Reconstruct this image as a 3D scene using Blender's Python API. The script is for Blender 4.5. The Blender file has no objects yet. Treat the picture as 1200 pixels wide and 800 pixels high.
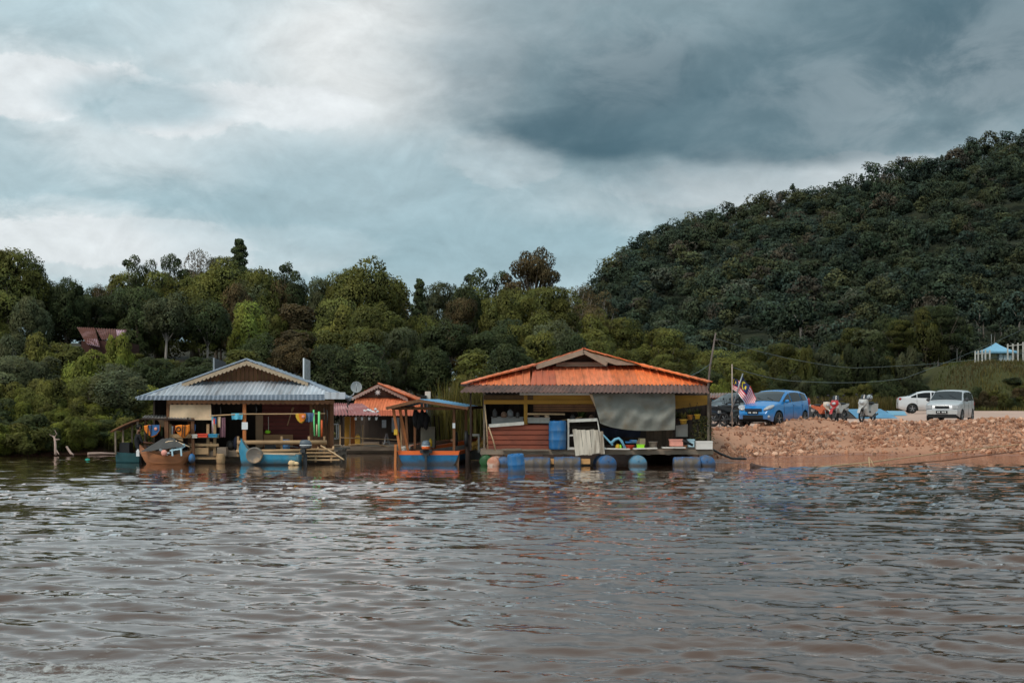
import bpy, math, random
import numpy as np
from mathutils import Vector, Matrix, Euler
R = math.radians
random.seed(7)
F, H0, HZ = 1667.0, 2.14, 470.0          # 50 mm lens on a 1200 px wide picture, eye height over the river
scene = bpy.context.scene
COL = scene.collection
def X(px, Y): return (px - 600.0) / F * Y
def Z(py, Y): return H0 + (HZ - py) / F * Y
def P(px, py, Y): return Vector((X(px, Y), Y, Z(py, Y)))
def lin(c):
    c = c / 255.0
    return c / 12.92 if c <= 0.04045 else ((c + 0.055) / 1.055) ** 2.4
def A(r, g, b, k=1.6):
    return tuple(min(0.85, lin(v) * k) for v in (r, g, b))

# ------------------------------------------------------------------ materials
MATS = {}
def M(name, col, rough=0.75, var=0.18, scale=6.0, stretch=(1, 1, 1), dirt=None, dirt_amt=0.0, dirt_scale=1.3, island=0.0,
      bump=0.0, bump_scale=30.0, metal=0.0, spec=0.4, coat=0.0, scum=None, sheets=0.0, dust=None):
    if name in MATS: return MATS[name]
    m = bpy.data.materials.new(name); m.use_nodes = True
    nt = m.node_tree; N = nt.nodes; L = nt.links
    b = N['Principled BSDF']
    b.inputs['Roughness'].default_value = rough
    b.inputs['Metallic'].default_value = metal
    b.inputs['Specular IOR Level'].default_value = spec
    if coat: b.inputs['Coat Weight'].default_value = coat; b.inputs['Coat Roughness'].default_value = 0.08
    tc = N.new('ShaderNodeTexCoord'); mp = N.new('ShaderNodeMapping'); mp.inputs['Scale'].default_value = stretch
    L.new(tc.outputs['Object'], mp.inputs['Vector'])
    n1 = N.new('ShaderNodeTexNoise'); n1.inputs['Scale'].default_value = scale; n1.inputs['Detail'].default_value = 5
    L.new(mp.outputs['Vector'], n1.inputs['Vector'])
    mr = N.new('ShaderNodeMapRange'); mr.inputs[1].default_value = 0.25; mr.inputs[2].default_value = 0.75
    mr.inputs[3].default_value = 1 - var; mr.inputs[4].default_value = 1 + var
    L.new(n1.outputs['Fac'], mr.inputs[0])
    fac = mr.outputs[0]
    if island:
        g = N.new('ShaderNodeNewGeometry'); mi = N.new('ShaderNodeMapRange')
        mi.inputs[3].default_value = 1 - island; mi.inputs[4].default_value = 1 + island
        L.new(g.outputs['Random Per Island'], mi.inputs[0])
        mu = N.new('ShaderNodeMath'); mu.operation = 'MULTIPLY'
        L.new(fac, mu.inputs[0]); L.new(mi.outputs[0], mu.inputs[1]); fac = mu.outputs[0]
    mx = N.new('ShaderNodeMix'); mx.data_type = 'RGBA'; mx.blend_type = 'MULTIPLY'; mx.inputs[0].default_value = 1
    mx.inputs[6].default_value = (*col, 1); L.new(fac, mx.inputs[7])
    out = mx.outputs[2]
    if dirt:
        n2 = N.new('ShaderNodeTexNoise'); n2.inputs['Scale'].default_value = dirt_scale; n2.inputs['Detail'].default_value = 8
        n2.inputs['Roughness'].default_value = 0.65
        L.new(mp.outputs['Vector'], n2.inputs['Vector'])
        r2 = N.new('ShaderNodeMapRange'); r2.inputs[1].default_value = 0.62 - 0.25 * dirt_amt; r2.inputs[2].default_value = 0.78 - 0.2 * dirt_amt
        r2.inputs[4].default_value = min(1, dirt_amt * 1.4)
        L.new(n2.outputs['Fac'], r2.inputs[0])
        m2 = N.new('ShaderNodeMix'); m2.data_type = 'RGBA'; m2.inputs[7].default_value = (*dirt, 1)
        L.new(r2.outputs[0], m2.inputs[0]); L.new(out, m2.inputs[6]); out = m2.outputs[2]
    if sheets:                            # each sheet of a roof has aged differently
        sx = N.new('ShaderNodeSeparateXYZ'); L.new(tc.outputs['Object'], sx.inputs[0])
        dv = N.new('ShaderNodeMath'); dv.operation = 'DIVIDE'; dv.inputs[1].default_value = sheets; L.new(sx.outputs[0], dv.inputs[0])
        fl_ = N.new('ShaderNodeMath'); fl_.operation = 'FLOOR'; L.new(dv.outputs[0], fl_.inputs[0])
        wn = N.new('ShaderNodeTexWhiteNoise'); wn.noise_dimensions = '1D'; L.new(fl_.outputs[0], wn.inputs['W'])
        hs = N.new('ShaderNodeHueSaturation'); L.new(out, hs.inputs['Color'])
        for k, (i0, lo, hi) in enumerate((('Value', .8, 1.12), ('Saturation', .86, 1.03))):
            r_ = N.new('ShaderNodeMapRange'); r_.inputs[3].default_value = lo; r_.inputs[4].default_value = hi; L.new(wn.outputs['Value'] if k == 0 else wn.outputs['Color'], r_.inputs[0]); L.new(r_.outputs[0], hs.inputs[i0])
        out = hs.outputs['Color']
    for opt, src in ((scum, 'world'), (dust, 'object')):
        if not opt: continue
        lo, hi, amt, colr = opt
        sx = N.new('ShaderNodeSeparateXYZ')
        if src == 'world': g2 = N.new('ShaderNodeNewGeometry'); L.new(g2.outputs['Position'], sx.inputs[0])
        else: L.new(tc.outputs['Object'], sx.inputs[0])
        ad = N.new('ShaderNodeMath'); ad.operation = 'MULTIPLY_ADD'; ad.inputs[1].default_value = -(hi - lo) * .9; L.new(n1.outputs['Fac'], ad.inputs[0]); L.new(sx.outputs[2], ad.inputs[2])
        r_ = N.new('ShaderNodeMapRange'); r_.interpolation_type = 'SMOOTHSTEP'; r_.inputs[1].default_value = lo - (hi - lo) * .45; r_.inputs[2].default_value = hi - (hi - lo) * .45; r_.inputs[3].default_value = amt; r_.inputs[4].default_value = 0
        L.new(ad.outputs[0], r_.inputs[0]); m4 = N.new('ShaderNodeMix'); m4.data_type = 'RGBA'; m4.inputs[7].default_value = (*colr, 1); L.new(r_.outputs[0], m4.inputs[0]); L.new(out, m4.inputs[6]); out = m4.outputs[2]
    L.new(out, b.inputs['Base Color'])
    if bump:
        n3 = N.new('ShaderNodeTexNoise'); n3.inputs['Scale'].default_value = bump_scale; n3.inputs['Detail'].default_value = 4
        L.new(mp.outputs['Vector'], n3.inputs['Vector'])
        bp = N.new('ShaderNodeBump'); bp.inputs['Strength'].default_value = bump; bp.inputs['Distance'].default_value = 0.05
        L.new(n3.outputs['Fac'], bp.inputs['Height']); L.new(bp.outputs['Normal'], b.inputs['Normal'])
    MATS[name] = m
    return m

def attr_mat(name, rough=0.65, trans=0.0, spec=0.25, bump=0.0, nrm=0.0):
    """colour from the 'col' attribute times the object's own colour"""
    if name in MATS: return MATS[name]
    m = bpy.data.materials.new(name); m.use_nodes = True
    nt = m.node_tree; N = nt.nodes; L = nt.links
    b = N['Principled BSDF']; b.inputs['Roughness'].default_value = rough; b.inputs['Specular IOR Level'].default_value = spec
    at = N.new('ShaderNodeAttribute'); at.attribute_name = 'col'
    oi = N.new('ShaderNodeObjectInfo')
    mx = N.new('ShaderNodeMix'); mx.data_type = 'RGBA'; mx.blend_type = 'MULTIPLY'; mx.inputs[0].default_value = 1
    L.new(at.outputs['Color'], mx.inputs[6]); L.new(oi.outputs['Color'], mx.inputs[7])
    L.new(mx.outputs[2], b.inputs['Base Color'])
    if nrm:                               # leaves take most of their shading from the side of the crown they grow on
        an = N.new('ShaderNodeAttribute'); an.attribute_name = 'nrm'
        vt = N.new('ShaderNodeVectorTransform'); vt.vector_type = 'NORMAL'; vt.convert_from = 'OBJECT'; vt.convert_to = 'WORLD'
        L.new(an.outputs['Vector'], vt.inputs[0]); g = N.new('ShaderNodeNewGeometry')
        mv_ = N.new('ShaderNodeMix'); mv_.data_type = 'VECTOR'; mv_.inputs[0].default_value = nrm
        L.new(g.outputs['Normal'], mv_.inputs[4]); L.new(vt.outputs[0], mv_.inputs[5])
        nz_ = N.new('ShaderNodeVectorMath'); nz_.operation = 'NORMALIZE'; L.new(mv_.outputs[1], nz_.inputs[0]); L.new(nz_.outputs[0], b.inputs['Normal'])
    if trans:
        t = N.new('ShaderNodeBsdfTranslucent'); L.new(mx.outputs[2], t.inputs['Color'])
        ms = N.new('ShaderNodeMixShader'); ms.inputs[0].default_value = trans
        L.new(b.outputs[0], ms.inputs[1]); L.new(t.outputs[0], ms.inputs[2])
        L.new(ms.outputs[0], N['Material Output'].inputs['Surface'])
    MATS[name] = m
    return m

# ------------------------------------------------------------------ mesh builder
WOFF = {}
class MB:
    def __init__(self): self.v, self.f, self.m, self.s = [], [], [], []
    def add(self, vs, fs, m=0, smooth=False):
        o = len(self.v); self.v.extend(Vector(p) for p in vs)
        for f in fs:
            self.f.append([i + o for i in f]); self.m.append(m); self.s.append(smooth)
        return self
    def box(self, c, s, rz=0.0, m=0, rot=None):
        q = rot.to_matrix() if rot is not None else Matrix.Rotation(rz, 3, 'Z')
        c = Vector(c)
        vs = [c + q @ Vector((sx * s[0] / 2, sy * s[1] / 2, sz * s[2] / 2)) for sx in (-1, 1) for sy in (-1, 1) for sz in (-1, 1)]
        return self.add(vs, [(0, 1, 3, 2), (4, 6, 7, 5), (0, 4, 5, 1), (2, 3, 7, 6), (0, 2, 6, 4), (1, 5, 7, 3)], m)
    def pbox(self, x0, y0, x1, y1, Y, d=0.05, m=0):
        a, b = P(x0, y1, Y), P(x1, y0, Y)
        return self.box(((a.x + b.x) / 2, Y + d / 2, (a.z + b.z) / 2), (abs(b.x - a.x), d, abs(b.z - a.z)), m=m)
    def bar(self, p, q, w, h=None, m=0):
        p, q = Vector(p), Vector(q); h = h or w
        d = (q - p); L = d.length; d.normalize()
        up = Vector((0, 0, 1)) if abs(d.z) < 0.95 else Vector((0, 1, 0))
        a = d.cross(up).normalized(); b = a.cross(d).normalized()
        vs = [r + a * (sa * w / 2) + b * (sb * h / 2) for r in (p, q) for sa, sb in ((-1, -1), (1, -1), (1, 1), (-1, 1))]
        return self.add(vs, [(0, 3, 2, 1), (4, 5, 6, 7), (0, 1, 5, 4), (1, 2, 6, 5), (2, 3, 7, 6), (3, 0, 4, 7)], m)
    def tube(self, pts, r, n=8, m=0, caps=True, smooth=True):
        pts = [Vector(p) for p in pts]; k = len(pts)
        rs = r if isinstance(r, (list, tuple)) else [r] * k
        vs, fs = [], []
        for i, p in enumerate(pts):
            d = (pts[min(i + 1, k - 1)] - pts[max(i - 1, 0)]).normalized()
            up = Vector((0, 0, 1)) if abs(d.z) < 0.9 else Vector((0, 1, 0))
            a = d.cross(up).normalized(); b = a.cross(d).normalized()
            for j in range(n):
                t = 2 * math.pi * j / n
                vs.append(p + a * (rs[i] * math.cos(t)) + b * (rs[i] * math.sin(t)))
        for i in range(k - 1):
            for j in range(n):
                j2 = (j + 1) % n
                fs.append((i * n + j, i * n + j2, (i + 1) * n + j2, (i + 1) * n + j))
        self.add(vs, fs, m, smooth)
        if caps:
            o = len(self.v) - len(vs)
            self.f.append([o + j for j in range(n)][::-1]); self.m.append(m); self.s.append(False)
            self.f.append([o + (k - 1) * n + j for j in range(n)]); self.m.append(m); self.s.append(False)
        return self
    def lathe(self, prof, c=(0, 0, 0), n=20, axis='Z', m=0, smooth=True, tilt=None, arc=1.0):
        c = Vector(c); vs, fs = [], []
        q = Matrix.Identity(3)
        if axis == 'X': q = Matrix.Rotation(R(90), 3, 'Y')
        if axis == 'Y': q = Matrix.Rotation(R(-90), 3, 'X')
        if tilt is not None: q = tilt.to_matrix() @ q
        for r, z in prof:
            for j in range(n):
                t = 2 * math.pi * j / n
                vs.append(c + q @ Vector((r * math.cos(t), r * math.sin(t), z)))
        for i in range(len(prof) - 1):
            for j in range(n):
                j2 = (j + 1) % n
                fs.append((i * n + j, i * n + j2, (i + 1) * n + j2, (i + 1) * n + j))
        return self.add(vs, fs, m, smooth)
    def ball(self, c, r, n=12, k=7, m=0, rot=None, wob=0.0, rng=random):
        r = (r, r, r) if not isinstance(r, (tuple, list)) else r
        c = Vector(c); q = rot.to_matrix() if rot is not None else Matrix.Identity(3)
        vs, fs = [], []
        for i in range(k + 1):
            ph = math.pi * i / k
            for j in range(n):
                t = 2 * math.pi * j / n; w = 1 + wob * (rng.random() - 0.5)
                vs.append(c + q @ Vector((r[0] * math.sin(ph) * math.cos(t) * w, r[1] * math.sin(ph) * math.sin(t) * w, -r[2] * math.cos(ph) * w)))
        for i in range(k):
            for j in range(n):
                j2 = (j + 1) % n
                fs.append((i * n + j, i * n + j2, (i + 1) * n + j2, (i + 1) * n + j))
        return self.add(vs, fs, m, True)
    def sheet(self, a, b, c, d, n=12, amp=0.02, m=0, mode='sin', rows=1, thick=True):
        """corrugated sheet; a-b the lower edge, d-c the upper edge"""
        a, b, c, d = map(Vector, (a, b, c, d))
        nrm = (b - a).cross(d - a)
        if nrm.length < 1e-6: nrm = (b - a).cross(c - a)
        nrm.normalize()
        if mode == 'sin':
            us = [(i / (n * 4), amp * math.sin(2 * math.pi * i / 4)) for i in range(n * 4 + 1)]
        else:
            us = []
            for i in range(n):
                for fr, h in ((0, 0), (0.72, 0), (0.8, amp), (0.9, amp)):
                    us.append(((i + fr) / n, h))
            us.append((1, 0))
        vs, fs, w = [], [], len(us)
        for r_ in range(rows + 1):
            t = r_ / rows
            for u, h in us:
                vs.append(a.lerp(b, u).lerp(d.lerp(c, u), t) + nrm * h)
        for r_ in range(rows):
            for i in range(w - 1):
                fs.append((r_ * w + i, r_ * w + i + 1, (r_ + 1) * w + i + 1, (r_ + 1) * w + i))
        return self.add(vs, fs, m, False)
    def clip_sheet(self, a, b, tl, tr, n=20, amp=0.03, m=0, mode='rib'):
        """sheet whose ribs all run up the slope, cut off along the two hips; a-b the eave, tl-tr the top"""
        a, b, tl, tr = map(Vector, (a, b, tl, tr)); W = b.x - a.x
        k = (tl.x - a.x) / W; k2 = (tr.x - a.x) / W
        rise = ((tl - a.lerp(b, k)) + (tr - a.lerp(b, k2))) / 2
        nrm = (b - a).cross(rise).normalized()
        us = []
        for i in range(n):
            for fr, h in (((0, 0), (.72, 0), (.8, amp), (.92, amp)) if mode == 'rib' else ((0, 0), (.25, amp), (.5, 0), (.75, -amp))): us.append(((i + fr) / n, h))
        us.append((1, 0)); vs = []
        for u, h in us:
            t = u / max(k, 1e-6) if u < k else ((1 - u) / max(1 - k2, 1e-6) if u > k2 else 1)
            p = a.lerp(b, u) + nrm * h; vs += [p, p + rise * max(t, .001)]
        return self.add(vs, [(2 * i, 2 * i + 2, 2 * i + 3, 2 * i + 1) for i in range(len(us) - 1)], m, False)
    def prism(self, pts, off, m=0):
        """flat polygon pts extruded by off"""
        pts = [Vector(p) for p in pts]; off = Vector(off); n = len(pts)
        vs = pts + [p + off for p in pts]
        fs = [tuple(range(n))[::-1], tuple(range(n, 2 * n))] + [(i, (i + 1) % n, (i + 1) % n + n, i + n) for i in range(n)]
        return self.add(vs, fs, m)
    def grid(self, fn, nu, nv, m=0, smooth=True):
        vs = [fn(i / nu, j / nv) for j in range(nv + 1) for i in range(nu + 1)]
        fs = [(j * (nu + 1) + i, j * (nu + 1) + i + 1, (j + 1) * (nu + 1) + i + 1, (j + 1) * (nu + 1) + i) for j in range(nv) for i in range(nu)]
        return self.add(vs, fs, m, smooth)
    def build(self, name, mats, parent=None, local=False, base=None):
        me = bpy.data.meshes.new(name)
        off = Vector((0, 0, 0))
        if parent is not None and not local: off = WOFF[parent.name]
        if parent is None and not local:
            if base is None:
                n = max(1, len(self.v))
                base = Vector((sum(p.x for p in self.v) / n, sum(p.y for p in self.v) / n, min(p.z for p in self.v)))
            off = Vector(base)
        me.from_pydata([tuple(p - off) for p in self.v], [], self.f)
        if not isinstance(mats, (list, tuple)): mats = [mats]
        for mt in mats: me.materials.append(mt)
        me.polygons.foreach_set('material_index', self.m); me.polygons.foreach_set('use_smooth', self.s)
        me.update()
        o = bpy.data.objects.new(name, me); COL.objects.link(o)
        if parent is not None:
            o.parent = parent; WOFF[o.name] = off.copy()
        else:
            o.location = off; WOFF[o.name] = off.copy()
        return o

def tag(o, label=None, cat=None, group=None, kind=None):
    if label: o['label'] = label
    if cat: o['category'] = cat
    if group: o['group'] = group
    if kind: o['kind'] = kind
    return o
def thing(name, label, cat, loc=(0, 0, 0), group=None, rz=0.0):
    o = bpy.data.objects.new(name, None); COL.objects.link(o); o.empty_display_size = 0.3
    o.location = loc; o.rotation_euler = (0, 0, rz); WOFF[o.name] = Vector(loc)
    return tag(o, label, cat, group)
def np_mesh(name, v, f, cols=None, mat=None, smooth=False, nrm=None):
    """v (n,3), f (m,k) arrays of equal-sized faces"""
    me = bpy.data.meshes.new(name); n, (m, k) = len(v), f.shape
    me.vertices.add(n); me.vertices.foreach_set('co', np.ascontiguousarray(v, dtype=np.float32).ravel())
    me.loops.add(m * k); me.loops.foreach_set('vertex_index', np.ascontiguousarray(f, dtype=np.int32).ravel())
    me.polygons.add(m); me.polygons.foreach_set('loop_start', np.arange(0, m * k, k, dtype=np.int32))
    me.polygons.foreach_set('use_smooth', np.full(m, smooth, dtype=bool))
    me.update(calc_edges=True); me.validate()
    if cols is not None:
        at = me.color_attributes.new('col', 'FLOAT_COLOR', 'POINT')
        c4 = np.ones((n, 4), dtype=np.float32); c4[:, :3] = cols; at.data.foreach_set('color', c4.ravel())
    if nrm is not None:
        an = me.attributes.new('nrm', 'FLOAT_VECTOR', 'POINT'); an.data.foreach_set('vector', np.ascontiguousarray(nrm, dtype=np.float32).ravel())
    if mat: me.materials.append(mat)
    return me
def copy_tree(o, parent=None):
    c = o.copy(); COL.objects.link(c); c.parent = parent
    for ch in list(o.children): copy_tree(ch, c)
    return c
# value noise on a lattice, for terrain and waves
_lat = np.random.default_rng(3).random((256, 256))
def vnoise(x, y):
    xi, yi = np.floor(x).astype(int), np.floor(y).astype(int); fx, fy = x - xi, y - yi
    fx, fy = fx * fx * (3 - 2 * fx), fy * fy * (3 - 2 * fy)
    g = lambda i, j: _lat[i % 256, j % 256]
    return (g(xi, yi) * (1 - fx) + g(xi + 1, yi) * fx) * (1 - fy) + (g(xi, yi + 1) * (1 - fx) + g(xi + 1, yi + 1) * fx) * fy
def fbm(x, y, o=4):
    s, a, t = 0, 0.5, 0
    for i in range(o):
        s = s + a * vnoise(x * 2 ** i + 17 * i, y * 2 ** i + 31 * i); t += a; a *= 0.5
    return s / t
def sstep(a, b, x):
    t = np.clip((x - a) / (b - a), 0, 1); return t * t * (3 - 2 * t)

# ------------------------------------------------------------------ camera, render, sun, world
cam = bpy.data.cameras.new('camera'); co = bpy.data.objects.new('camera', cam); COL.objects.link(co)
cam.lens = 50.0; cam.sensor_width = 36.0; cam.shift_y = 70.0 / 1200.0; cam.clip_start = 0.1; cam.clip_end = 6000
co.location = (0, 0, H0); co.rotation_euler = (R(90), 0, 0); scene.camera = co
scene.render.engine = 'CYCLES'
scene.cycles.use_denoising = True
try: scene.cycles.denoiser = 'OPENIMAGEDENOISE'
except Exception: pass
scene.cycles.max_bounces = 4; scene.cycles.diffuse_bounces = 2; scene.cycles.glossy_bounces = 3; scene.cycles.transmission_bounces = 3
scene.cycles.transparent_max_bounces = 4
scene.cycles.use_adaptive_sampling = True; scene.cycles.adaptive_threshold = 0.03
scene.view_settings.view_transform = 'Standard'; scene.view_settings.look = 'None'; scene.view_settings.exposure = 0; scene.view_settings.gamma = 1
SUN_AZ, SUN_EL = R(222), R(48)            # compass-like: 0 = +Y, clockwise; behind the left shoulder of the camera
sd = bpy.data.lights.new('sun', 'SUN'); sd.energy = 1.7; sd.angle = R(24); sd.color = (1.0, 0.93, 0.84)
so = bpy.data.objects.new('sun', sd); COL.objects.link(so)
dirv = Vector((math.sin(SUN_AZ) * math.cos(SUN_EL), math.cos(SUN_AZ) * math.cos(SUN_EL), math.sin(SUN_EL)))
so.rotation_euler = (-dirv).to_track_quat('-Z', 'Y').to_euler(); so.location = (-20, -20, 60)

def make_world():
    w = bpy.data.worlds.new('World'); scene.world = w; w.use_nodes = True
    nt = w.node_tree; N = nt.nodes; L = nt.links; N.clear()
    def mth(op, a, b=None, c=None, clamp=False):
        n = N.new('ShaderNodeMath'); n.operation = op; n.use_clamp = clamp
        for i, v in enumerate((a, b, c)):
            if v is None: continue
            if isinstance(v, (int, float)): n.inputs[i].default_value = v
            else: L.new(v, n.inputs[i])
        return n.outputs[0]
    def smooth(x, lo, hi, a=0.0, b=1.0):
        n = N.new('ShaderNodeMapRange'); n.interpolation_type = 'SMOOTHSTEP'
        L.new(x, n.inputs[0])
        for i, v in zip((1, 2, 3, 4), (lo, hi, a, b)): n.inputs[i].default_value = v
        return n.outputs[0]
    def mix(f, a, b):
        n = N.new('ShaderNodeMix'); n.data_type = 'RGBA'
        if isinstance(f, (int, float)): n.inputs[0].default_value = f
        else: L.new(f, n.inputs[0])
        for i, v in ((6, a), (7, b)):
            if isinstance(v, tuple): n.inputs[i].default_value = (*v, 1)
            else: L.new(v, n.inputs[i])
        return n.outputs[2]
    tc = N.new('ShaderNodeTexCoord'); sp = N.new('ShaderNodeSeparateXYZ'); L.new(tc.outputs['Generated'], sp.inputs[0])
    az = mth('ARCTAN2', sp.outputs[0], sp.outputs[1]); el = mth('ARCSINE', sp.outputs[2])
    def ae(px, py):
        u, v = (px - 600) / F, (HZ - py) / F
        return math.atan(u), math.asin(v / math.sqrt(1 + u * u + v * v))
    def noise(sx, sy, scale, detail=7, rough=0.55, dist=0.0, off=0.0, sh=0.0):
        cb = N.new('ShaderNodeCombineXYZ'); L.new(mth('MULTIPLY', az, sx), cb.inputs[0]); L.new(mth('MULTIPLY_ADD', el, sy, sh), cb.inputs[1])
        cb.inputs[2].default_value = off
        n = N.new('ShaderNodeTexNoise'); n.inputs['Scale'].default_value = scale; n.inputs['Detail'].default_value = detail
        n.inputs['Roughness'].default_value = rough; n.inputs['Distortion'].default_value = dist
        L.new(cb.outputs[0], n.inputs['Vector']); return n.outputs['Fac']
    nA = noise(1, 2.0, 7, 8, 0.55, 0.25, 3.1)      # big billows
    nB = noise(1, 1.6, 16, 8, 0.6, 0.4, 9.7)       # ragged detail
    nC = noise(1, 2.6, 3.2, 6, 0.5, 0.1, 5.3)
    nB2 = noise(1, 1.6, 16, 8, 0.6, 0.4, 9.7, .014); nD = noise(1, 1.5, 30, 8, 0.62, 0.5, 4.2); nD2 = noise(1, 1.5, 30, 8, 0.62, 0.5, 4.2, .008)
    nE = mth('ADD', mth('MULTIPLY', nB, .62), mth('MULTIPLY', nD, .42))
    def blob(px, py, rx, ry, k=1.0, n=None, edge=0.45):
        a0, e0 = ae(px, py)
        da = mth('DIVIDE', mth('SUBTRACT', az, a0), rx / F); de = mth('DIVIDE', mth('SUBTRACT', el, e0), ry / F)
        d = mth('SQRT', mth('ADD', mth('MULTIPLY', da, da), mth('MULTIPLY', de, de)))
        d = mth('ADD', d, mth('MULTIPLY', mth('SUBTRACT', n if n is not None else nA, 0.5), -k))
        return smooth(d, 1 - edge, 1 + edge, 1.0, 0.0)
    def mx(*a):
        r = a[0]
        for b in a[1:]: r = mth('MAXIMUM', r, b)
        return r
    c = mix(smooth(el, 0.0, 0.3), (lin(156), lin(185), lin(194)), (lin(184), lin(205), lin(212)))
    # streaky grey veil over everything
    c = mix(smooth(nC, 0.42, 0.66, 0.0, 0.18), c, (lin(198), lin(208), lin(212)))
    # pale cumulus in the left half and a bright core near the top centre
    crisp = mx(blob(70, 92, 95, 26, 2.6, nE, .14), blob(25, 112, 60, 24, 2.4, nE, .14), blob(215, 128, 80, 26, 2.6, nE, .15), blob(330, 120, 90, 24, 2.5, nE, .16), blob(120, 285, 170, 26, 2.7, nE, .15), blob(190, 268, 60, 12, 2.5, nE, .15), blob(600, 190, 62, 26, 2.7, nE, .14), blob(850, 215, 130, 26, 2.7, nE, .16), blob(1000, 200, 90, 20, 2.7, nE, .16), blob(560, 80, 50, 42, 2.6, nE, .2))
    pale = mx(blob(420, 90, 230, 150, 1.2), blob(60, 95, 130, 45, 1.5, nB, 0.35), blob(270, 150, 230, 70, 1.3, nB, 0.35), blob(110, 290, 240, 45, 1.6, nB, 0.3),
              blob(800, 222, 250, 42, 1.5, nB, 0.35), blob(330, 290, 120, 30, 1.4, nB, 0.3))
    c = mix(mth('MULTIPLY', pale, 0.78), c, (lin(213), lin(223), lin(226)))
    bright = mx(blob(440, 60, 130, 90, 1.0), blob(575, 85, 50, 45, 1.6, nB), blob(595, 185, 70, 30, 1.8, nB, 0.3))
    c = mix(mth('MULTIPLY', bright, 0.75), c, (lin(234), lin(236), lin(235)))
    c = mix(mth('MULTIPLY', crisp, 0.8), c, (lin(228), lin(233), lin(235)))
    # slate blue gaps low down
    gap = mx(blob(440, 235, 260, 70, 1.1), blob(160, 120, 90, 30, 1.4), blob(560, 280, 200, 50, 0.9))
    c = mix(mth('MULTIPLY', gap, 0.66), c, (lin(150), lin(180), lin(190)))
    # dark rain cloud, top right
    mid = mx(blob(830, 70, 330, 150, 0.9), blob(1100, 60, 290, 120, 0.8), blob(800, -60, 300, 120, 0.8))
    c = mix(mth('MULTIPLY', mid, 0.84), c, (lin(122), lin(147), lin(156)))
    dark = mx(blob(880, 105, 270, 75, 0.9), blob(1110, 55, 260, 80, 0.9, nA, .6), blob(760, 148, 175, 36, 1.0, nA, .3), blob(960, 165, 190, 30, 1.0, nA, .3))
    c = mix(mth('MULTIPLY', dark, smooth(nA, .36, .62, .62, .9)), c, (lin(66), lin(97), lin(110)))
    lift = mx(blob(1130, 105, 190, 80, 1.5, nB, .9), blob(700, 30, 170, 70, 1.3, nA, .9))
    c = mix(mth('MULTIPLY', lift, smooth(nB, .38, .62, .2, .62)), c, (lin(150), lin(164), lin(170)))
    # fine billow texture
    n = N.new('ShaderNodeMix'); n.data_type = 'RGBA'; n.blend_type = 'MULTIPLY'; n.inputs[0].default_value = 1
    L.new(c, n.inputs[6]); rel = mth('ADD', mth('MULTIPLY', mth('SUBTRACT', nB, nB2), .45), mth('MULTIPLY', mth('SUBTRACT', nD, nD2), .16)); quiet = mth('SUBTRACT', 1.0, mth('MULTIPLY', dark, .65))
    L.new(mth('ADD', smooth(nB, 0.3, 0.7, 0.97, 1.03), mth('MULTIPLY', rel, quiet)), n.inputs[7]); c = n.outputs[2]
    sky = N.new('ShaderNodeTexSky'); sky.sky_type = 'NISHITA'; sky.sun_disc = False; sky.sun_elevation = SUN_EL; sky.sun_rotation = SUN_AZ
    b1 = N.new('ShaderNodeBackground'); b1.inputs['Strength'].default_value = 0.06; L.new(sky.outputs[0], b1.inputs['Color'])
    b2 = N.new('ShaderNodeBackground'); b2.inputs['Strength'].default_value = 1.05; L.new(c, b2.inputs['Color'])
    ms = N.new('ShaderNodeMixShader'); ms.inputs[0].default_value = 0.94; L.new(b1.outputs[0], ms.inputs[1]); L.new(b2.outputs[0], ms.inputs[2])
    out = N.new('ShaderNodeOutputWorld'); L.new(ms.outputs[0], out.inputs['Surface'])
    w.cycles.sampling_method = 'MANUAL'; w.cycles.sample_map_resolution = 512
make_world()
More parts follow.
